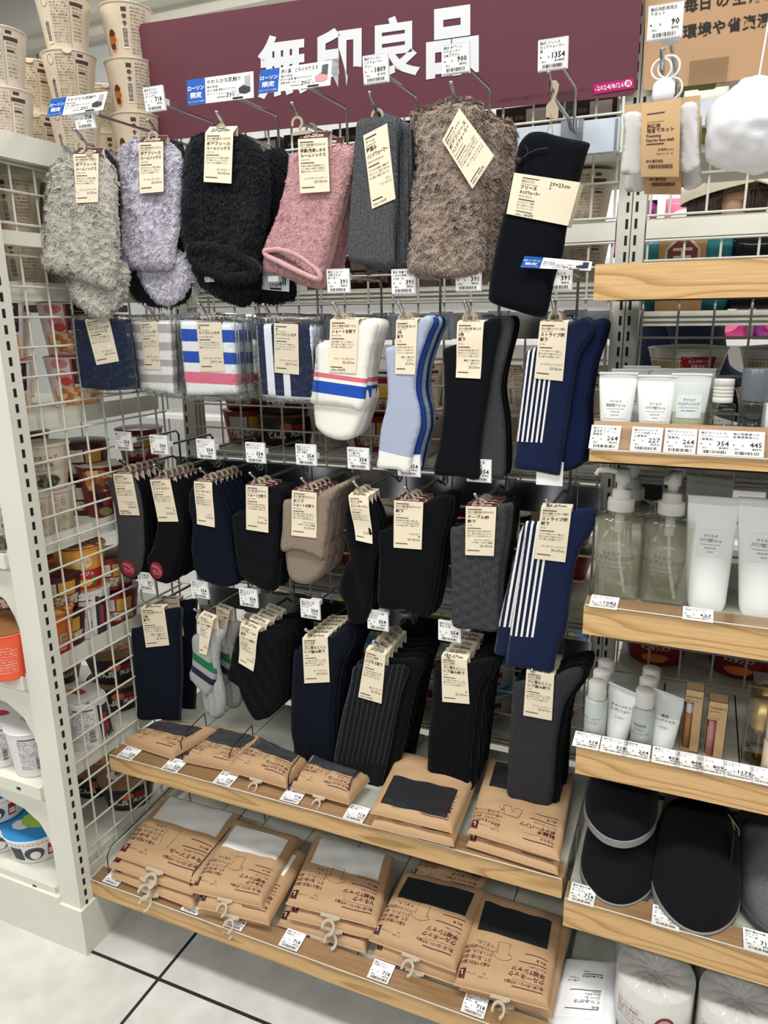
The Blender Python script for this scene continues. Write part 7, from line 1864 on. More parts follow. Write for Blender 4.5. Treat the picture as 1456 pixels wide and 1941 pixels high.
            mb.rect(mp, -.08, .010, .08, .013, 1, .0004, 24, 1); mb.prism(ell(-.014, .038, .022, .017), mp, .0004, .0009, 6); mb.prism(ell(-.012, .042, .012, .011), mp, .0005, .0013, 5); mb.rect(mp, .016, .020, .034, .052, 3, .0005, 4, 2); mb.text(mp, '塩', .025, .046, .016, 5, 'C', None, .03, .0009); mb.rect(mp, -.07, .020, -.04, .054, 6, .0005, 6, 2)
        elif kind == 'bowl':
            mb.prism(ell(-.004, .022, .015, .010), mp, .0004, .0009, 4); mb.text(mp, 'どん兵', -.03, .046, .017, 5, 'C', None, .05, .0008); mb.text(mp, '天ぷら', .026, .042, .013, 5, 'C', None, .04, .0008); mb.rect(mp, .014, .016, .040, .032, 3, .0005, 6, 2)
        else:
            mb.text(mp, 'タンタンメン', 0, .030, .012, 5, 'C', .06, .04, .0006); mb.prism(ell(.0, .048, .03, .010), mp, .0003, .0008, 4)
        mb.build('print', [INK, plain('c0a25a', .35), plain('a8485a'), plain('9c1f34'), plain('d8753a'), plain('eee6da'), plain('3d4148')], next((c for c in root.children if c.name.startswith('cup')), root))
        if kind != 'goldbowl':
            mb = MB(); mb.prism(ell(.005, 0, .034, .026), lambda x, y, hh: np.stack([x, y, 0 * x + h + .0042 + hh], -1), 0, .0005, 0); mb.prism(ell(-.018, -.02, .02, .016), lambda x, y, hh: np.stack([x, y, 0 * x + h + .0040 + hh], -1), 0, .0004, 1); mb.build('lid_print', [m_ramen if kind == 'bowl' else plain('9dbf4e'), plain('d9dfe2')], root)
    return root
def cup(kind, p, label, group, turn=0.0):
    if kind not in PROTO:
        PROTO[kind] = proto(kind); r = PROTO[kind]
    else:
        r = copy_tree(PROTO[kind])
    r.location = p; r.rotation_euler = (0, 0, facing(p) - FACE + turn)
    return tag(r, label, 'cup noodle', group)
H_ = {'beige': .0925, 'beigeb': .0925, 'cream': .0925, 'wakame': .087, 'wakameback': .087, 'pasta': .099, 'potage': .094, 'goldbowl': .070, 'darkred': .078, 'red': .078, 'bluebowl': .071, 'bowl': .071}
GT = 'beige cup noodles piled on top of the left rack'
ZT = 1.512
def stack_top(px, py, tier, n, kinds, where):
    zr = ZT + .0925 * (tier + 1)
    p = atz(px, py, zr); nm = ('bottom', 'middle', 'top')
    for k in range(n):
        cup(kinds[k % len(kinds)], (p[0], p[1], ZT + .0925 * k), '%s beige cup noodle of the stack %s' % (nm[k] if n == 3 else ('lower', 'upper')[k] if n == 2 else 'single', where), GT)
stack_top(130, 107, 1, 3, ('cream', 'beige', 'beige'), 'three high at the top left of the photo')
stack_top(247, 122, 1, 3, ('beigeb', 'beigeb', 'beigeb'), 'three high just left of the maroon sign')
stack_top(58, 124, 1, 2, ('beige', 'beige'), 'two high, left of the tallest stack')
stack_top(6, 176, 0, 2, ('cream', 'cream'), 'cut by the left edge of the photo')
stack_top(202, 170, 1, 2, ('beigeb', 'beige'), 'half hidden between the two tallest stacks')
GL = 'cup noodles in the left rack'
for k, (yy, wh) in enumerate(((-.39, 'next to the slotted post'), (-.285, 'in the middle'), (-.18, 'behind the light grey fluffy socks'))):
    for j in range(2):
        cup('beigeb' if k < 2 else 'beige', (-.115, yy, 1.277 + .0925 * j), '%s beige cup of the pair %s, highest left shelf' % (('lower', 'upper')[j], wh), GL, -.25)
        if k < 2: cup('cream', (-.225, yy, 1.277 + .0925 * j), '%s pale cup of the rear pair %s, highest left shelf' % (('lower', 'upper')[j], wh), GL)
def L(kind, px, py, z, label, up=0.0, turn=0.0):
    p = atz(px, py, z); p[0] = min(p[0], -.105 if kind not in ('bowl', 'bluebowl') else -.125)
    return cup(kind, (p[0], p[1], z + up), label, GL, turn)
for kind, px, py, z, up, lb_ in (
    ('pasta', 112, 797, 1.055, 0, 'lower pink and black soup pasta cup beside the slotted post'), ('pasta', 112, 797, 1.055, .0995, 'upper pink and black soup pasta cup with shrimp-pink top'),
    ('pasta', 190, 772, 1.055, 0, 'soup pasta cup behind the navy handkerchief'), ('pasta', 190, 772, 1.055, .0995, 'upper soup pasta cup behind the navy handkerchief'), ('cream', 48, 800, 1.055, 0, 'pale cup at the post on the pasta shelf'),
    ('wakameback', 107, 1008, .825, 0, 'greige soup cup showing its small print and barcode'), ('wakame', 107, 1008, .825, .087, 'greige wakame soup cup with an oval dish picture'),
    ('wakameback', 62, 1020, .825, 0, 'greige soup cup half hidden by the slotted post'), ('darkred', 170, 968, .825, 0, 'lower dark red bowl behind the wire grid'), ('darkred', 170, 968, .825, .078, 'upper dark red bowl behind the wire grid'),
    ('clear', 215, 975, .825, 0, 'red cup with a fried noodle picture behind the charcoal foot covers'), ('red', 275, 930, .825, 0, 'dark red cup in the corner of the rack'), ('red', 275, 930, .825, .078, 'upper dark red cup in the corner of the rack'),
    ('wakame', 8, 1038, .825, 0, 'greige soup cup cut by the left photo edge'), 
    ('orange', 152, 1248, .589, 0, 'orange cup with a white label and barcode behind the wire grid'), ('whitetall', 206, 1205, .589, 0, 'white and navy cup under the potage cup'), ('potage', 204, 1205, .589, .102, 'red and yellow potage cup with a corn picture'),
    ('darkred', 120, 1215, .589, 0, 'dark red bowl behind the slotted post'), ('darkred', 120, 1215, .589, .078, 'upper dark red bowl behind the slotted post'), ('potage', 100, 1200, .589, .02, 'yellow potage cup almost hidden by the slotted post'),
    ('red', 262, 1180, .589, 0, 'red cup in the corner under the foot cover socks'), ('red', 262, 1180, .589, .078, 'upper red cup in the corner under the foot cover socks'),
    ('coral', 62, 1284, .589, 0, 'bright coral cup at the front of the shelf left of the post'), ('coral', 14, 1262, .589, 0, 'bright coral cup cut by the left edge'), ('darkred', 40, 1215, .589, 0, 'dark red bowl behind the coral cups'), ('darkred', 40, 1215, .589, .078, 'upper dark red bowl behind the coral cups'),
    ('white', 205, 1408, .357, 0, 'white cup standing upside down behind the wire grid'), ('whitetall', 152, 1392, .357, 0, 'white cup with a dish picture on its lid beside the upturned cup'), ('bowl', 228, 1330, .357, 0, 'lower dark bowl behind the upturned white cup'), ('bowl', 228, 1330, .357, .071, 'upper dark bowl behind the upturned white cup'),
    ('whitetall', 72, 1452, .357, 0, 'white cup with a red badge on its lid, left of the post'), ('whitetall', 8, 1436, .357, 0, 'white cup with a red badge cut by the left edge'),
    ('bluebowl', 76, 1606, .13, 0, 'white bowl with a blue and green lid at the foot of the left rack'), ('bluebowl', 10, 1588, .13, 0, 'lower white bowl cut by the left edge'), ('bluebowl', 10, 1588, .13, .071, 'upper white bowl cut by the left edge'),
    ('bowl', 246, 1512, .13, 0, 'black bowl of noodles seen under the upper wooden shelf'), ('bowl', 185, 1490, .13, 0, 'black bowl at the back of the lowest left shelf')):
    L(kind, px, py, z, lb_ + ' on the left rack' if len(lb_.split()) < 12 else lb_, up)
# small orange-capped bottles far behind
mb = MB(); p0, p1 = atx(0, 577, -.62), atx(175, 577, -.62); mb.box(-.66, -.58, p0[1] - .3, p1[1] + .1, p0[2] - .02, p0[2]); mb.box(-.66, -.58, p0[1] - .3, p1[1] + .1, p0[2] + .085, p0[2] + .1)
tag(mb.build('bottle_shelf', plain('2a1618', .5), loc=(-.62, p0[1], p0[2])), 'dark narrow shelf far behind the left rack carrying orange-capped bottles', 'shelf')
b0 = None
for k, px in enumerate((17, 36, 55, 71, 90, 108, 127)):
    p = atx(px, 577, -.62)
    if b0 is None:
        b0 = thing('seasoning_bottle', '', 'bottle', p, 'orange-capped bottles behind the left rack'); mb = MB(); mb.lathe([(0, 0), (.011, 0), (.011, .026), (.005, .036), (.005, .040)], p, 0, 14); mb.build('body', plain('e6e2da', .3), b0)
        mb = MB(); mb.lathe([(.0065, .036), (.0065, .054), (0, .055)], p, 0, 12); mb.build('cap', plain('e8892a', .4), b0); o = b0
    else:
        o = copy_tree(b0); o.location = p
    o['label'] = '%s small orange-capped bottle from the left, seen through the left wire grid' % ORD[k]

# ------------------------------------------------------------------ goods on the rear shelves
GR = 'cup noodles behind the sock rack'
cnt = 0
def rear(kind, x, z, n, row, k, y=.115):
    for j in range(n):
        cup(kind, (x, y, z + H_.get(kind, .078) * j), '%s %s cup of the %s column from the left on the %s rear shelf' % (('bottom', 'second', 'third')[j], {'beige': 'beige', 'beigeb': 'beige', 'cream': 'pale beige', 'red': 'red', 'darkred': 'dark red', 'goldbowl': 'white', 'redbowl': 'red', 'bowl': 'black', 'clear': 'red', 'bluebowl': 'white'}[kind], ORD[k], row), GR)
for k in range(8):
    rear(('darkred', 'beige', 'beige', 'darkred', 'cream', 'beige', 'beige', 'beige')[k], .075 + .105 * k, 1.272, 2, 'highest', k)
for k in range(8):
    rear(('red', 'bowl', 'cream', 'red', 'beige', 'beige', 'beige', 'beige')[k], .075 + .107 * k, .946, 2, 'second', k)
for k in range(6):
    rear(('darkred', 'bowl', 'redbowl', 'darkred', 'bluebowl', 'beige')[k], .09 + .138 * k, .655, 2, 'third', k, .13)
for k in range(6):
    rear(('bowl', 'redbowl', 'bluebowl', 'goldbowl', 'bluebowl', 'goldbowl')[k], .10 + .138 * k, .372, 2, 'lowest', k, .13)
GB = 'white bowls with gold bars behind the cosmetics'
for k in range(5):
    for j in range(3):
        cup('goldbowl', (1.00 + .15 * k, .13, .952 + .071 * j), '%s gold-barred bowl, %s column from the left behind the tube shelf' % (('lowest', 'middle', 'upper')[j], ORD[k]), GB, -.1)
for k in range(5):
    cup('redbowl', (.99 + .15 * k, .13, .562), '%s red bowl from the left behind the shampoo bottles' % ORD[k], GB)
CUPS = [tuple(o_.location) for o_ in COL.objects if o_.name.startswith('cup_noodle') and o_.parent is None]
for lv, (z, kinds) in enumerate(((1.277, ('cream', 'beige')), (1.055, ('pasta', 'cream')), (.825, ('wakameback', 'darkred')), (.589, ('darkred', 'coral')), (.357, ('whitetall', 'bowl')), (.13, ('bluebowl', 'bowl')))):
    for xx, nx_ in ((-.255, 'inner'), (-.385, 'outer')):
        for q, yy in enumerate((-.37, -.235, -.10)):
            for j in range(2):
                kd = kinds[(q + (xx < -.3)) % 2]
                if any(abs(c_[0] - xx) < .108 and abs(c_[1] - yy) < .108 and abs(c_[2] - z) < .19 for c_ in CUPS): continue
                cup(kd, (xx, yy, z + H_.get(kd, .1025) * j), '%s cup, %s of the %s column from the front, %s shelf on the left' % (('lower', 'upper')[j], ORD[q], nx_, ORD[lv]), 'cup noodles deep in the left rack')
for lv, (z, kinds) in enumerate(((1.272, ('cream', 'beige')), (.946, ('darkred', 'beige')), (.655, ('bowl', 'redbowl')), (.372, ('bowl', 'bluebowl')))):
    for q in range(6):
        for j in range(2):
            kd = kinds[q % 2]
            cup(kd, (.09 + .138 * q, .275, z + H_.get(kd, .078) * j), '%s cup of the rear row, %s from the left, %s rear shelf' % (('lower', 'upper')[j], ORD[q], ('highest', 'second', 'third', 'lowest')[lv]), 'cup noodles in the rear row behind the sock rack')
# dark packets on the rear top shelf
mb = MB(); mb.box(.02, .88, .05, .36, 1.462, 1.474); mb.box(.925, 1.78, .05, .36, 1.462, 1.474)
tag(mb.build('steel_shelf', m_steel_dim, loc=(.9, .2, 1.47)), 'highest rear steel shelf, behind the maroon sign', 'shelf', 'rear steel shelves')
m_dk = paint('33241f', .5); m_gn = paint('7f9440', .5)
def packet(x, z, w, h, m, label, group, first=[None]):
    mb = MB(); mb.box(x - w / 2, x + w / 2, .09, .15, z, z + h, 0); mp = flat((x - w / 2, .0895, z + h), (1, 0, 0), (0, 0, -1))
    small_print(mb, mp, w * .1, h * .12, w * .8, h * .10, 7, 1, h * .085); mb.rect(mp, w * .55, h * .06, w * .92, h * .30, 2, .0006)
    t = mb.build('noodle_packet', [m, plain('9a8a78'), plain('c9c4b8')], loc=(x, .12, z)); return tag(t, label, 'packet', group)
for k in range(7):
    packet(.16 + .108 * k, 1.4745, .098, .095, m_dk, '%s dark brown packet from the left between the maroon sign and the chrome rail' % ORD[k], 'dark packets on the rear top shelf')
for k in range(5):
    packet(1.00 + .13 * k, 1.4745, .12, .11, m_gn, '%s green packet from the left below the cardboard sign' % ORD[k], 'green packets on the rear top shelf')
# teal snack bags behind the highest wooden board
m_teal = paint('2f8797', .4)
def teal(x, label, mt):
    p = (x, .12, 1.224); t = thing('noodle_bag', label, 'bag', p, 'teal noodle bags'); mb = MB()
    w, h = .17, .118
    V, F, n = cushion(np.array([(-w / 2, 0), (w / 2, 0), (w / 2, h), (-w / 2, h)], float), .022, .02, .04, .010)
    mb.add(np.column_stack([x + V[:, 0], .12 - V[:, 2], 1.224 + V[:, 1]]), F, 0, True, np.column_stack([V[:, 0], V[:, 1]])); mb.build('bag', mt, t)
    mp = flat((x - w / 2, .0965, 1.224 + h), (1, 0, 0), (0, 0, -1)); mb = MB(); mb.rect(mp, .05, .004, .125, .120, 0, 0); o_ = [(.088 + .030 * math.cos(a), .030 + .030 * math.sin(a)) for a in np.radians(np.arange(22.5, 382, 45))]
    mb.prism(o_, mp, .0004, .0010, 1); mb.prism([((a - .088) * .86 + .088, (b - .030) * .86 + .030) for a, b in o_], mp, .0006, .0014, 2); mb.text(mp, '王', .088, .046, .036, 1, 'C', None, .03, .0018); mb.text(mp, '味噌', .088, .074, .012, 2, 'C', None, .03, .0008); mb.text(mp, 'もやしそば味', .088, .092, .014, 2, 'C', .06, .04, .0008)
    if mt is m_teal: mb.build('print', [plain('cf9f6b', .5), plain('e9dfd0'), plain('8a4038')], t)
for k in range(4):
    teal((.975, 1.135, 1.30, 1.47)[k], '%s noodle bag from the left behind the highest wooden board' % ('teal first', 'black second', 'teal third', 'teal fourth')[k], plain('16171a', .15) if k == 1 else m_teal)
for k in range(5):
    for j in range(2):
        cup(('redbowl', 'bowl')[(k + j) % 2], (.99 + .15 * k, .27, .562 + .078 * j), '%s bowl, %s from the left in the rear row behind the shampoo' % (('lower', 'upper')[j], ORD[k]), GB)
    cup('bowl', (1.03 + .15 * k, .13, .272), '%s black bowl from the left behind the slippers' % ORD[k], GB)
# ------------------------------------------------------------------ big signs
def board(root, pts, depth, mat, W_, H__, rad, mat_idx=0):
    mp = Quad(*pts, W_, H__)
    poly = []
    for (cx, cy, a0) in ((W_ - rad, rad, -90), (W_ - rad, H__ - rad, 0), (rad, H__ - rad, 90), (rad, rad, 180)):
        poly += [(cx + rad * math.cos(math.radians(a0 + t)), cy + rad * math.sin(math.radians(a0 + t))) for t in (0, 22, 45, 67, 90)]
    mb = MB(); mb.prism(poly, mp, -depth, 0.0, 0); mb.build('board', mat, root)
    return mp
bl, br = at(292, 268, -.012), at(1205, 180, -.012)
def top_pt(px, py, ref):      # the board leans a little towards the aisle
    return at(px, py, -.045)
tl, trr = top_pt(262, 46, bl), top_pt(1224, -99, br)
t = thing('hanging_sign', 'large maroon sign board with four white characters and a pink date sticker', 'sign', (bl + br) / 2)
pl0 = bl; pn = np.cross(br - bl, tl - bl); pn /= np.linalg.norm(pn)
if pn[1] > 0: pn = -pn
trr = atplane(1224, -99, pl0, pn)
Wd = np.linalg.norm(br - bl) * 1000; Hd = np.linalg.norm(trr - br) * 1000
mp = board(t, (tl, trr, br, bl), .003, paint('6c3a46', .5), Wd, Hd, 9)
mb = MB()
pl0, pn = bl, np.cross(br - bl, tl - bl); pn /= np.linalg.norm(pn)
if pn[1] > 0: pn = -pn
def onb(px, py): return atplane(px, py, pl0, pn)
for ch, box in (('無', ((489, 70), (583, 58), (583, 176), (489, 190))), ('印', ((597, 58), (686, 46), (686, 160), (597, 172))), ('良', ((705, 36), (797, 24), (797, 143), (705, 157))), ('品', ((808, 20), (908, 6), (908, 137), (808, 151)))):
    V, F, w = glyphs(ch, {'無': .034, '良': .030}.get(ch, .046), 3)
    lo, hi = V.min(0), V.max(0)
    q = [onb(*b) for b in box]; m2 = Quad(*q, 1, 1)
    u = (V[:, 0] - lo[0]) / (hi[0] - lo[0]); v = 1 - (V[:, 1] - lo[1]) / (hi[1] - lo[1])
    mb.add(m2(u, v, 0) + pn * .0008, F, 0)
mb.build('lettering', plain('eceff2', .5), t)
q = [onb(*b) for b in ((1124, 160), (1201, 147), (1203, 167), (1126, 179))]; m2 = Quad(*q, 100, 26); mb = MB(); mb.slab(lambda x, y, h: m2(x, y, h) + pn * .0012, 100, 26, .0004, 0, 1, 1)
m3 = lambda x, y, h=0.0: m2(x, y, 0) + pn * (.0014 + h)
mb.text(m3, '-2024/8/26', 4, 18.5, 17, 1, 'L', 72, .012); T = np.linspace(0, 2 * math.pi, 20, endpoint=False); mb.prism(np.stack([86 + 9 * np.cos(T), 12.5 + 9 * np.sin(T)], 1), lambda x, y, h: m3(x, y, h), 0, .0003, 1); mb.text(m3, '月', 86, 17.5, 13, 0, 'C', None, .02, .0006)
mb.build('date_sticker', [plain('c0186e', .45), plain('f6eef2')], t)
q = [onb(*b) for b in ((940, 186), (1120, 163), (1121, 174), (941, 197))]; m2 = Quad(*q, 180, 11); mb = MB(); mb.text(lambda x, y, h=0.0: m2(x, y, 0) + pn * .0006, '※一部取り扱いのない店舗がございます。売り切れの際はご容赦ください。', 0, 9, 9, 0, 'L', 175); mb.build('small_print', plain('53303a', .6), t)
for px, py in ((1068, 200),):
    p = onb(px, py); mb = MB(); mb.box(p[0] - .016, p[0] + .016, p[1] - .006, p[1] - .003, p[2] - .045, p[2] + .018); mb.box(p[0] - .018, p[0] + .018, p[1] - .012, p[1] + .006, p[2] - .062, p[2] - .042); mb.build('clear_clip', m_box, t)
# cardboard sign on the right
bl, br = at(1219, 172, -.012), at(1600, 130, -.012)
tl, trr = at(1228, -140, -.03), at(1640, -210, -.03)
t = thing('cardboard_sign', 'brown cardboard sign with black characters at the top right corner', 'sign', (bl + br) / 2)
trr = atplane(1640, -210, bl, np.cross(br - bl, tl - bl))
Wd = np.linalg.norm(br - bl) * 1000; Hd = np.linalg.norm(tl - bl) * 1000
board(t, (tl, trr, br, bl), .003, paint('c09a74', .7), Wd, Hd, 6)
pl0, pn = bl, np.cross(br - bl, tl - bl); pn /= np.linalg.norm(pn)
if pn[1] > 0: pn = -pn
mb = MB()
for txt, x0, y0, dx, dy, s_ in (('毎日の生活に', 1297, 22, 30.5, -4.6, 29), ('環境や省資源に', 1294, 72, 28.2, -4.2, 29)):
    for i, ch in enumerate(txt):
        a = onb(x0 + dx * i, y0 + dy * i); b = onb(x0 + dx * i + s_, y0 + dy * i - s_ * .15); c = onb(x0 + dx * i + 1, y0 + dy * i - s_ * 1.05)
        V, F, w = glyphs(ch, .03, 2)
        mb.add(a + (V[:, :1] * (b - a) + V[:, 1:] * (c - a)) * .92 + pn * .0006, F, 0)
mb.build('lettering', plain('241f1c', .6), t)
p = onb(1342, 145); mb = MB(); mb.box(p[0] - .026, p[0] + .026, p[1] - .006, p[1] - .002, p[2] - .012, p[2] + .022); mb.build('clear_clip', m_acryl, t)
mb = MB(); c = p + np.array((0, -.004, -.030)); mb.lathe([(0, -.030), (.013, -.030), (.013, -.012), (.011, -.010), (.011, .010), (.013, .012), (.013, .030), (0, .030)], c, 0, 22, (1, 0, 0)); mb.build('clip_roller', plain('d9d8cc', .35), t)

# ------------------------------------------------------------------ the far side of the next aisle
t = thing('snack_shelf', 'bright white shelf unit across the next aisle, full of colourful snack bags', 'display rack', (1.3, 1.95, 0))
mb = MB(); mb.box(-1.6, 3.2, 2.0, 2.04, 0, 1.75); mb.build('back_panel', plain('eceae8', .4), t)
for z in (.35, .75, 1.12, 1.42):
    mb = MB(); mb.box(-1.6, 3.2, 1.70, 2.0, z - .02, z); mb.build('shelf_board', plain('f0efec', .4), t)
cols = [('d75aa0', 'pink'), ('f2d23c', 'yellow'), ('8a2f78', 'purple'), ('e9e4f2', 'white'), ('5fae3c', 'green'), ('e87a9a', 'rose'), ('c23a7c', 'magenta')]
kk = 0
for row, z in enumerate((1.12, 1.42)):
    for k in range(9):
        c, nm = cols[(k * 3 + row * 2) % 7]; x = .75 + .17 * k
        V, F, n = cushion(np.array([(-.075, 0), (.075, 0), (.07, .2), (-.07, .2)], float), .025, .02, .05, .02)
        mb = MB(); mb.add(np.column_stack([x + V[:, 0], 1.76 - V[:, 2], z + V[:, 1]]), F, 0, True)
        mp = flat((x - .075, 1.733, z + .2), (1, 0, 0), (0, 0, -1)); mb.prism(ell(.075, .07, .05, .03), mp, 0, .001, 1); mb.prism(ell(.075, .14, .045, .035), mp, 0, .001, 2)
        o = mb.build('snack_bag', [paint(c, .3), plain('f3eff0', .4), plain(cols[(k + 3) % 7][0], .4)], loc=(x, 1.76, z)); tag(o, '%s snack bag, %s from the left on the %s shelf across the aisle' % (nm, ORD[k], ('lower', 'upper')[row]), 'snack bag', 'snack bags across the aisle')

# ------------------------------------------------------------------ the shopper behind the rack
def skin(chains, radii, name, subdiv=2, root=0):
    me = bpy.data.meshes.new(name); vs, es = [], []
    idx = {}
    for ch in chains:
        for q in ch:
            if q[0] not in idx: idx[q[0]] = len(vs); vs.append(q[1])
    for ch in chains:
        es += [(idx[a[0]], idx[b[0]]) for a, b in zip(ch, ch[1:])]
    me.from_pydata(vs, es, [])
    ob = bpy.data.objects.new(name, me); COL.objects.link(ob)
    m = ob.modifiers.new('skin', 'SKIN'); m.use_smooth_shade = True
    for k, i in idx.items():
        r = radii[k]; r = (r, r) if np.isscalar(r) else r
        me.skin_vertices[0].data[i].radius = r; me.skin_vertices[0].data[i].use_root = (i == root)
    s_ = ob.modifiers.new('sub', 'SUBSURF'); s_.levels = s_.render_levels = subdiv
    dg = bpy.context.evaluated_depsgraph_get(); dg.update()
    out = bpy.data.meshes.new_from_object(ob.evaluated_get(dg))
    bpy.data.objects.remove(ob)
    V = np.zeros(len(out.vertices) * 3); out.vertices.foreach_get('co', V)
    return V.reshape(-1, 3), [tuple(p.vertices) for p in out.polygons]
def person():
    X, Y = 1.03, .86
    hc = np.array((X + .025, Y, 1.492))           # head centre, face towards +X
    root = thing('person', 'person behind the rack in beige cap, dark jacket and black glasses, seen from the side', 'person', (X, Y, 0))
    P = {'pel': (X - .06, Y, .82), 'wai': (X - .08, Y, .98), 'che': (X - .08, Y, 1.17), 'sho': (X - .045, Y, 1.29), 'nec': (X - .01, Y, 1.35), 'nk2': (X + .005, Y, 1.40), 'hd0': (X + .025, Y, 1.44), 'hd1': tuple(hc), 'hd2': (X + .025, Y, 1.53)}
    R_ = {'pel': (.13, .11), 'wai': (.115, .10), 'che': (.13, .11), 'sho': (.085, .08), 'nec': .05, 'nk2': .048, 'hd0': (.062, .070), 'hd1': (.078, .092), 'hd2': (.055, .062)}
    ch = [[(k, P[k]) for k in ('pel', 'wai', 'che', 'sho', 'nec', 'nk2', 'hd0', 'hd1', 'hd2')]]
    for s_, n in ((-1, 'a'), (1, 'b')):
        A = {'s' + n: (X - .05, Y + s_ * .16, 1.26), 'e' + n: (X + .02, Y + s_ * .20, 1.02), 'w' + n: (X + .20, Y + s_ * .15, .98), 'h' + n: (X + .27, Y + s_ * .14, .99)}
        P.update(A); R_.update({'s' + n: .055, 'e' + n: .042, 'w' + n: .027, 'h' + n: (.020, .034)})
        ch.append([('sho', P['sho'])] + [(k, A[k]) for k in A])
        for f_, (dy, ln) in enumerate(((-.026, .060), (-.009, .070), (.009, .066), (.026, .052))):
            b = np.array(A['h' + n]); k1, k2, k3 = ('f%d%s%d' % (f_, n, j) for j in range(3))
            F_ = {k1: tuple(b + (.035, dy, 0)), k2: tuple(b + (.035 + ln * .55, dy, -.010)), k3: tuple(b + (.035 + ln * .9, dy, -.032))}
            P.update(F_); R_.update({k1: .010, k2: .009, k3: .008}); ch.append([('h' + n, A['h' + n])] + list(F_.items()))
        b = np.array(A['h' + n]); F_ = {'t1' + n: tuple(b + (-.01, -s_ * .034, .006)), 't2' + n: tuple(b + (.03, -s_ * .052, -.004))}
        P.update(F_); R_.update({'t1' + n: .012, 't2' + n: .009}); ch.append([('h' + n, A['h' + n])] + list(F_.items()))
        G_ = {'hp' + n: (X - .05, Y + s_ * .09, .76), 'kn' + n: (X - .02, Y + s_ * .10, .44), 'an' + n: (X - .05, Y + s_ * .10, .09), 'to' + n: (X + .09, Y + s_ * .11, .035)}
        P.update(G_); R_.update({'hp' + n: .085, 'kn' + n: .058, 'an' + n: .040, 'to' + n: .032}); ch.append([('pel', P['pel'])] + list(G_.items()))
    V, F = skin(ch, R_, 'body')
    def push(c, d, s, amt):
        w = np.exp(-np.sum(((V - c) / s) ** 2, 1)); V[:] = V + w[:, None] * np.array(d) * amt
    push(hc + (.088, 0, -.012), (1, 0, -.1), np.array((.03, .014, .022)), .026)      # nose
    push(hc + (.075, 0, -.075), (1, 0, 0), np.array((.04, .03, .02)), .012)          # chin
    for s_ in (-1, 1):
        push(hc + (.085, s_ * .032, .012), (-1, 0, 0), np.array((.03, .016, .010)), .010)   # eye sockets
        push(hc + (-.004, s_ * .088, -.018), (-.25, s_, 0), np.array((.014, .03, .026)), .016)   # ears
    push(hc + (.088, 0, -.048), (-1, 0, 0), np.array((.03, .022, .004)), .005)
    mb = MB(); mb.add(V, F, 0, True); mb.build('body', base('skin', 'd8a98c', .55)[0], root)
    def garment(keys, grow, name, mat, zlo, zhi):
        R2 = {k: (np.array(v) + grow if not np.isscalar(v) else v + grow) for k, v in R_.items()}
        c2 = [[q for q in c_ if q[0] in keys] for c_ in ch]; c2 = [c_ for c_ in c2 if len(c_) > 1]
        V2, F2 = skin(c2, {k: (tuple(v) if not np.isscalar(v) else v) for k, v in R2.items()}, name)
        mb = MB(); mb.add(V2, F2, 0, True); mb.build(name, mat, root)
    garment(['wai', 'che', 'sho', 'pel', 'nec'] + [k + n for n in 'ab' for k in 'sew'], .018, 'jacket', knit('1a2030', '232b3f', 0.0, 300), 0, 9)
    garment(['pel'] + [k + n for n in 'ab' for k in ('hp', 'kn', 'an')], .014, 'trousers', knit('23262c', '2d3138', 0.0, 300), 0, 9)
    garment([k + n for n in 'ab' for k in ('an', 'to')], .010, 'shoes', plain('24211f', .6), 0, 9)
    # hair round the back of the head and beside the face
    mb = MB(); rng = np.random.default_rng(5); hv = []
    for k in range(200):
        a = math.radians(rng.uniform(105, 255) if k < 150 else rng.choice((-1, 1)) * rng.uniform(38, 68)); z0 = rng.uniform(-.01, .03)
        r = .096; d = np.array((math.cos(a) * .098, math.sin(a) * .090, 0))
        p0 = hc + d + (0, 0, z0); ln = rng.uniform(.07, .11)
        mb.tube([p0, p0 - d * .03 + (0, 0, -ln * .5), p0 - d * .22 + (0, 0, -ln)], [.0050, .0045, .001], 0, 4, False)
    mb.build('hair', plain('3a2a22', .6), root)
    # cap
    mb = MB(); n1, n2 = 40, 12; v = []
    tilt = -.20
    for j in range(n2 + 1):
        b = math.pi / 2 * j / n2
        for k in range(n1):
            a = 2 * math.pi * k / n1
            q = np.array((.114 * math.cos(a) * math.cos(b), .106 * math.sin(a) * math.cos(b), .010 + .090 * math.sin(b) ** .9))
            q = np.array((q[0] * math.cos(tilt) + q[2] * math.sin(tilt), q[1], q[2] * math.cos(tilt) - q[0] * math.sin(tilt)))
            v.append(hc + q + np.array((-.004, 0, .004)))
    mb.add(v, [(j * n1 + k, j * n1 + (k + 1) % n1, (j + 1) * n1 + (k + 1) % n1, (j + 1) * n1 + k) for j in range(n2) for k in range(n1)], 0, True)
    for s_ in range(6):
        a = s_ * math.pi / 3; mb.tube([v[j * n1 + int(round(a / (2 * math.pi) * n1)) % n1] for j in range(n2 + 1)], .0012, 0, 4)
    mb.lathe([(.006, -.002), (.006, .003), (0, .005)], v[n2 * n1], 0, 12)
    mb.build('cap', knit('d9cfb8', 'cdc2aa', 0.0, 500), root)
    mb = MB(); T = np.linspace(-1.15, 1.15, 17); v = []
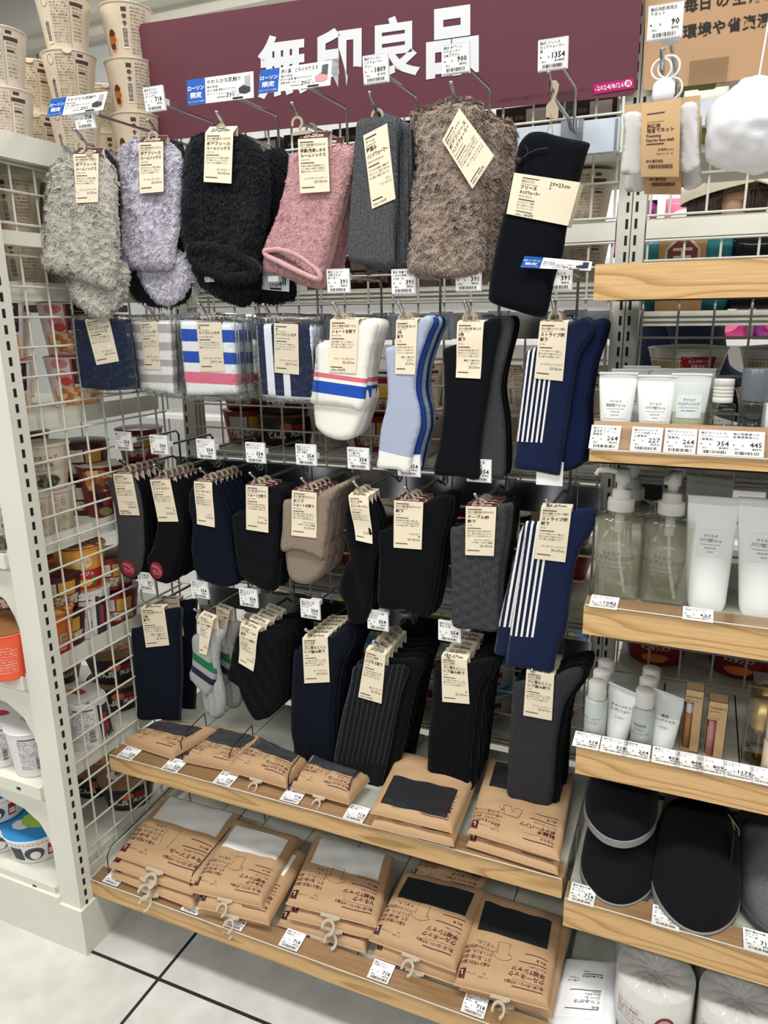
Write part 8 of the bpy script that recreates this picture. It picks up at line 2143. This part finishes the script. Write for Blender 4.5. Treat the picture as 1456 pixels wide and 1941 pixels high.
    for j in range(5):
        e = j / 4
        for a in T:
            q = np.array((.112 * math.cos(a) + e * .075 * math.cos(a) ** .5 * (1 if abs(a) < 1.2 else 0), .104 * math.sin(a), .020 - .012 * e - .020 * e * math.sin(a) ** 2))
            q = np.array((q[0] * math.cos(tilt) + q[2] * math.sin(tilt), q[1], q[2] * math.cos(tilt) - q[0] * math.sin(tilt))); v.append(hc + q + np.array((-.004, 0, .004)))
    n = len(T); f = [(j * n + k, j * n + k + 1, (j + 1) * n + k + 1, (j + 1) * n + k) for j in range(4) for k in range(n - 1)]
    mb.add(v, f, 0, True); mb.add([p - np.array((0, 0, .003)) for p in v], [q[::-1] for q in f], 0, True)
    mb.build('cap_brim', knit('d9cfb8', 'cdc2aa', 0.0, 500), root)
    mb = MB()
    for s_ in (-1, 1):
        c = hc + np.array((.098, s_ * .033, .004)); T = np.linspace(0, 2 * math.pi, 20); mb.tube([c + np.array((-.006 * abs(math.cos(a)), .027 * math.cos(a), .019 * math.sin(a))) for a in T], .0028, 0, 6, False)
        mb.tube([c + np.array((-.006, s_ * .027, .008)), hc + np.array((.06, s_ * .088, .012)), hc + np.array((-.01, s_ * .096, .004)), hc + np.array((-.03, s_ * .094, -.012))], .0026, 0, 6)
    mb.tube([hc + np.array((.098, -.008, .006)), hc + np.array((.101, 0, .009)), hc + np.array((.098, .008, .006))], .0024, 0, 6); mb.build('glasses', plain('17171a', .3), root)
    mb = MB()
    for s_ in (-1, 1):
        mb.lathe([(0, -.009), (.008, -.005), (.010, 0), (.008, .005), (0, .009)], hc + np.array((.080, s_ * .032, .010)), 0, 14); mb.lathe([(0, -.001), (.0045, 0), (0, .001)], hc + np.array((.0895, s_ * .032, .010)), 1, 12, (1, 0, 0))
    mb.tube([hc + np.array((.080, -.022, -.048)), hc + np.array((.088, 0, -.046)), hc + np.array((.080, .022, -.048))], [.002, .004, .002], 2, 8); mb.build('eyes_and_lips', [plain('ece8e2', .3), plain('241a16', .3), plain('b0685c', .5)], root)
person()
